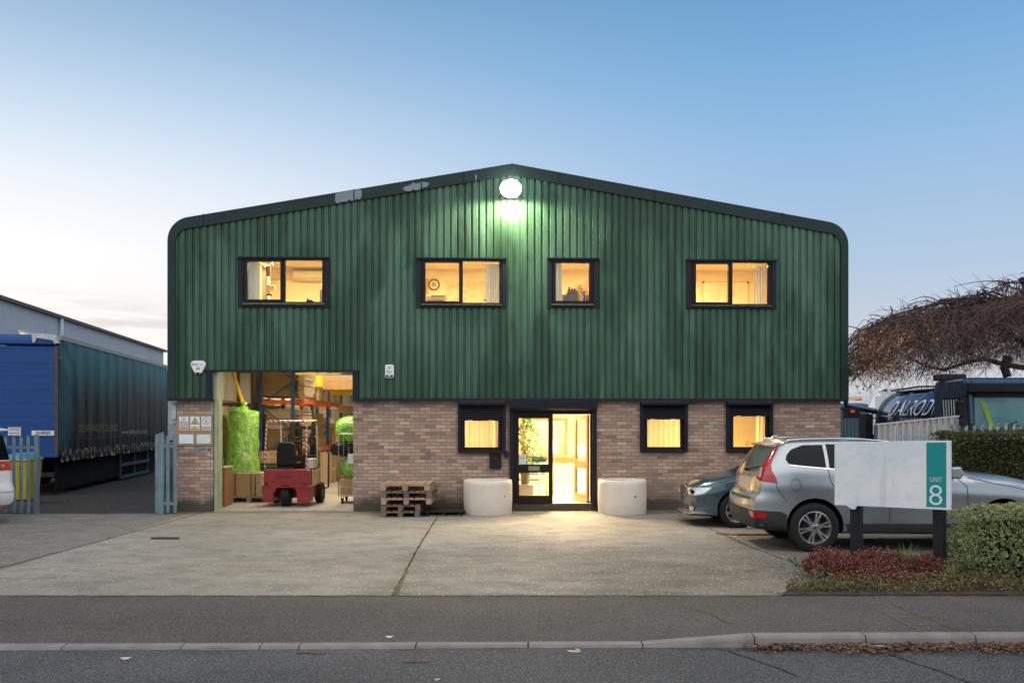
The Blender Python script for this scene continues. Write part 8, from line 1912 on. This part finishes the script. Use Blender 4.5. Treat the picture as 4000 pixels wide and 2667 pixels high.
text_part('lettering', 'DALROD', -5.75, -2.75, 2.13, 2.62, 0, M_LET, tk, .0, .35, fn=cyl)
text_part('lettering', 'Drainage', -4.75, -3.85, 1.94, 2.07, 0, M_LET, tk, .0, fn=cyl); text_part('lettering', 'Solutions', -3.78, -2.9, 1.94, 2.07, 0, M_LET, tk, .03, fn=cyl)
b = MB(); b.tube([(-2.75, 6.9, 3.52), (-1.95, 6.8, 3.72), (-1.75, 6.8, 3.6)], .13, 12); b.tube([(-1.95, 6.85, 3.6), (-1.95, 6.85, 2.5), (-.9, 6.9, 2.3)], .10, 12); b.build('suction_boom', M_NB, tk, smooth=True, autos=40)
b = MB(); b.cbox((-2.45, 6.8, 3.4), (.22, .16, .26), T(0, 0, 0)); b.build('work_lamp', M_BLKP, tk, bevel=.03); b = MB(); b.beam((-2.2, 6.8, 2.4), (-1.0, 6.9, 2.3), .08, .08); b.cbox((-1.75, 6.9, 2.25), (.5, .3, .35)); b.build('rear_bracket', M_BLKP, tk, bevel=.02)
b = MB(); b.cbox((-1.78, 6.72, 2.3), (.14, .04, .10)); b.build('amber_lamp', mat('amber_lens', (.7, .16, .02), .2), tk)
# distant vehicles and buildings on the right
dv = thing('teal_van', 'teal van roof with an amber beacon bar, far behind right of the green building', 'van', T(fx(3150, 45), 45, 0)); 
b = MB(); b.box(0, fx(3395, 45) - fx(3150, 45), 0, 5, .5, 2.85); b.build('body', mat('teal_van_paint', (.03, .085, .11), .5), dv, bevel=.1); b = MB(); b.box(.2, 3.0, .3, 4.7, 2.852, 3.0); b.build('roof', M_WHITE, dv, bevel=.04)
b = MB(); b.box(1.9, 3.2, 1.0, 1.3, 3.0, 3.25); b.build('beacon_bar', mat('cream_beacon', (.5, .42, .3), .4), dv, bevel=.04); b = MB(); b.box(2.85, 3.18, .95, 1.35, 3.02, 3.14); b.build('beacon', mat('amber_lens', (.7, .16, .02), .2), dv, bevel=.05)
for x in (.5, 2.7): b = MB(); b.tube([(x, -.02, .35), (x, .25, .35)], .35, 20); b.build('wheel', M_TYRE, dv)
wb = thing('curved_roof_building', 'white ribbed building with a rounded eave behind the tanker lorry', 'building', T(fx(3392, 55), 55, 0)); pr_ = [(0, 0), (0, 2.5)] + [(1.35 - 1.35 * math.cos(R(a)), 2.5 + 1.5 * math.sin(R(a))) for a in (15, 30, 45, 60, 75, 90)] + [(8, 4.35), (30, 5.8)]; b = MB(); nrib = 50
for i in range(nrib):
    for (t0, t1, e0, e1) in ((0, .5, .0, .0), (.5, .6, 0, .06), (.6, .9, .06, .06), (.9, 1, .06, 0)):
        ya, yc = (i + t0) * .45, (i + t1) * .45; A2 = [(x - e0 * (k < 6), ya, z + e0 * (k > 3)) for k, (x, z) in enumerate(pr_)]; C2 = [(x - e1 * (k < 6), yc, z + e1 * (k > 3)) for k, (x, z) in enumerate(pr_)]; n = len(A2); b.add(A2 + C2, [(k, k + 1, k + 1 + n, k + n) for k in range(n - 1)])
b.build('roof', mat('white_ribbed_sheet', (.60, .64, .66), .45, 0, .05, .5), wb, fix=False)
b = MB(); xs_ = [(0 + .36 * i) for i in range(84)]; 
for i, x in enumerate(xs_):
    zt_ = interp(pr_[1:], x + .001) if x > .02 else 2.5; o_ = .08 if i % 2 else 0
    b.quad((x, -.05 - o_, 0), (x + .36, -.05 - o_, 0), (x + .36, -.05 - o_, zt_), (x, -.05 - o_, zt_))
b.build('front_wall', mat('white_ribbed_sheet', (.6, .64, .66)), wb, fix=False)
ow = thing('low_unit', 'low grey industrial roof far away between trailer and green building', 'building', T(-30, 95, 0)); b = MB(); b.box(-10, 8, 0, 20, 0, 7.4); b.build('wall', mat('far_grey_wall', (.25, .28, .32), .7), ow); b = MB(); b.box(-10.3, 8.3, -.3, 20.3, 7.4, 7.8); b.build('roof', M_TRIM, ow)
# far tree line and sheds so that the horizon is not empty
rr = random.Random(77); b = MB()
for i in range(60):
    x = rr.uniform(-320, 320); y = rr.uniform(190, 260); r_ = rr.uniform(6, 13); 
    for k in range(160): a, e, q = rr.uniform(0, 2 * PI), rr.uniform(-.2, 1.4), rr.random() ** .3; p = Vector((x + math.cos(a) * math.cos(e) * r_ * q, y + math.sin(a) * math.cos(e) * r_ * q, 1 + abs(math.sin(e)) * r_ * .8 * q)); d = rdir(rr); leaf2(b, p, d, rside(rr, d), rr.uniform(1.2, 2.6), .5)
tag(b.build('distant_woods', leafmat('distant_tree_leaves', [(.04, .045, .03), (.07, .065, .04), (.09, .06, .04)], .1), fix=False), 'far line of bare trees on the horizon', 'trees', kind='stuff')

# ---- weeping tree
rr = random.Random(52); tree = thing('weeping_tree', 'nearly bare weeping birch with dense hanging twigs and a few yellow leaves', 'tree'); M_BARK = mat('dark_bark', (.045, .035, .033), .9, 0, .3, 9, .6, 40)
TX, TY = 11.85, 20.0
topz_ = smooth_tab([(7.35, 3.0), (7.6, 3.5), (7.9, 3.95), (8.3, 4.32), (8.9, 4.50), (9.6, 4.66), (10.2, 4.84), (10.8, 5.0), (11.3, 5.12), (12.2, 5.2), (13.2, 5.0), (14.2, 4.4), (15, 3.6)])
botz_ = smooth_tab([(7.3, 3.0), (7.7, 2.85), (8.3, 2.72), (9, 2.75), (9.7, 2.95), (10.3, 3.1), (11, 3.1), (12, 3.1), (14, 3.1), (15, 3.0)])
def curve(b, P, r0, r1, n=5):
    k = len(P); b.tube(P, [r0 + (r1 - r0) * i / (k - 1) for i in range(k)], n, cap=False)
b = MB(); curve(b, [(TX + .1, TY, -.1), (TX, TY, 1.2), (TX - .08, TY + .05, 2.6), (TX, TY, 3.6), (TX - .15, TY, 4.6), (TX - .55, TY - .1, 5.12)], .17, .06, 12); tree_tr = b.build('trunk', M_BARK, tree, smooth=True)
b = MB(); limbs = []
for k in range(26):
    a = rr.uniform(0, 2 * PI); 
    if k < 15: a = PI + rr.uniform(-.38, .38)
    reach = rr.uniform(2.2, 4.3) if k < 15 else rr.uniform(1.2, 2.4); st = Vector((TX - .1, TY, rr.uniform(2.9, 4.6))); P = []
    for j in range(10):
        t_ = j / 9; x = st.x + math.cos(a) * reach * t_ + rr.uniform(-.08, .08); y = st.y + math.sin(a) * reach * t_ * .9 + rr.uniform(-.08, .08); zt_ = interp(topz_, x) - .06 - rr.uniform(0, .35) * (k % 3) * .6; z = st.z + (zt_ - st.z) * min(1, math.sin(min(1, t_ * 1.5) * PI / 2)) - .25 * max(0, t_ - .8); P.append(Vector((x, y, z + rr.uniform(-.05, .05))))
    limbs.append(P); curve(b, P, .034, .008, 6)
    for s_ in range(4):
        q = P[rr.randrange(3, 9)]; v = Vector((rr.uniform(-.8, .3), rr.gauss(0, .4), rr.uniform(.05, .5))); Q = [q]
        for w_2 in range(5): q = q + v * .17; v.z -= rr.uniform(.05, .3); v.x += rr.gauss(0, .2); Q.append(q.copy())
        curve(b, Q, .014, .005, 4)
P = [Vector((TX, TY, 2.9)), Vector((11.3, 19.7, 3.12)), Vector((10.8, 19.6, 3.18)), Vector((10.2, 19.4, 3.30)), Vector((9.8, 19.3, 3.22)), Vector((9.3, 19.3, 3.05)), Vector((8.9, 19.2, 3.12)), Vector((8.5, 19.2, 3.3))]; limbs.append(P); curve(b, P, .07, .02, 8)
curve(b, [Vector((10.85, 19.6, 3.35)), Vector((10.75, 19.55, 3.1)), Vector((10.78, 19.5, 2.92))], .1, .085, 8)
b.build('limb', M_BARK, tree, smooth=True)
tdip = lambda x, y: .10 + .34 * max(0, min(1, (x - 8.3) / 2)) + .22 * noise.noise(Vector((x * 2.1, 7, 0))) + .10 * noise.noise(Vector((x * 6, 3, 0)))
b = MB(); tips = []
for i in range(2150):
    L_i = rr.choice(limbs); t_ = rr.random() ** .8; j = min(len(L_i) - 2, int(t_ * (len(L_i) - 1))); p = L_i[j].lerp(L_i[j + 1], rr.random()).copy()
    if rr.random() < .6: x = 7.7 + 6 * rr.random() ** 1.05; p = Vector((x, TY - .3 + rr.gauss(0, .8), interp(topz_, x) - tdip(x, TY) - abs(rr.gauss(0, .6))))
    a = (PI if p.x < TX else 0) + rr.gauss(0, 1.1); vel = Vector((math.cos(a) * .7, math.sin(a) * .6, rr.uniform(-.35, .55))); P = [p.copy()]; zb_ = interp(botz_, p.x) + .35 * noise.noise(Vector((p.x * 1.9, p.y, 0))) + rr.uniform(-.05, .3); grav = rr.uniform(.02, .30)
    for s_ in range(rr.randint(5, 12)):
        vel.z -= grav; vel.x *= .9; vel.y *= .9; vel += Vector((rr.gauss(0, .26), rr.gauss(0, .24), rr.gauss(0, .20))); vel.z = max(-1.1, vel.z); p = p + vel * rr.uniform(.12, .2)
        tl_z = interp(topz_, p.x) - tdip(p.x, p.y) * rr.choice((1, 1, 1, .0))
        if p.z > tl_z + .05: p.z = tl_z + rr.uniform(-.1, .06); vel.z = -abs(vel.z) * .3
        if p.x < 7.35 or p.z < zb_: break
        P.append(p.copy())
    if len(P) < 3: continue
    curve(b, P, rr.choice((.005, .007, .009, .014)), .0028, 3); tips.append(P)
    for s_ in range(3):
        q = P[rr.randrange(1, len(P))]; v = Vector((rr.gauss(0, .6) - .1, rr.gauss(0, .6), rr.uniform(-.8, .3))); Q = [q, q + v * .14 + Vector((0, 0, .02)), q + v * .26 + Vector((rr.gauss(0, .04), 0, -.07)), q + v * .32 + Vector((rr.gauss(0, .05), 0, -.17))]; curve(b, Q, .0045, .002, 3)
# wispy shoots breaking the outline
for i in range(110):
    x = 7.55 + 5.2 * rr.random(); p = Vector((x, TY - .2 + rr.gauss(0, .5), interp(topz_, x) - .03)); P = [p.copy()]; v = Vector((rr.uniform(-.9, .5), rr.gauss(0, .3), rr.uniform(.1, .8)))
    for s_ in range(rr.randint(2, 6)): p = p + v * .11; v.z -= rr.uniform(-.05, .25); v.x += rr.gauss(0, .22); P.append(p.copy())
    curve(b, P, .007, .002, 3); tips.append(P)
b.build('twigs', mat('purple_brown_twigs', (.10, .062, .058), .85, 0, .3, 12, 0), tree, fix=False)
b = MB()
for i in range(6500):
    P = rr.choice(tips); q = rr.choice(P); wgt = max(0.02, min(1, (8.75 - q.x) / .8)) * max(.12, min(1, (4.3 - q.z) / .6))
    if q.z < 3.2: wgt = max(wgt, .12)
    if rr.random() > wgt: continue
    for s_ in range(2): d = Vector((rr.gauss(0, .6), rr.gauss(0, .6), -1)); d.normalize(); leaf2(b, q + Vector((rr.gauss(0, .04), rr.gauss(0, .04), rr.gauss(0, .04))), d, rside(rr, d), rr.uniform(.04, .075), .42)
b.build('foliage', leafmat('yellow_autumn_leaves', [(.42, .17, .02), (.55, .27, .03), (.36, .12, .03), (.62, .34, .05), (.30, .13, .04)], .5), tree, fix=False)
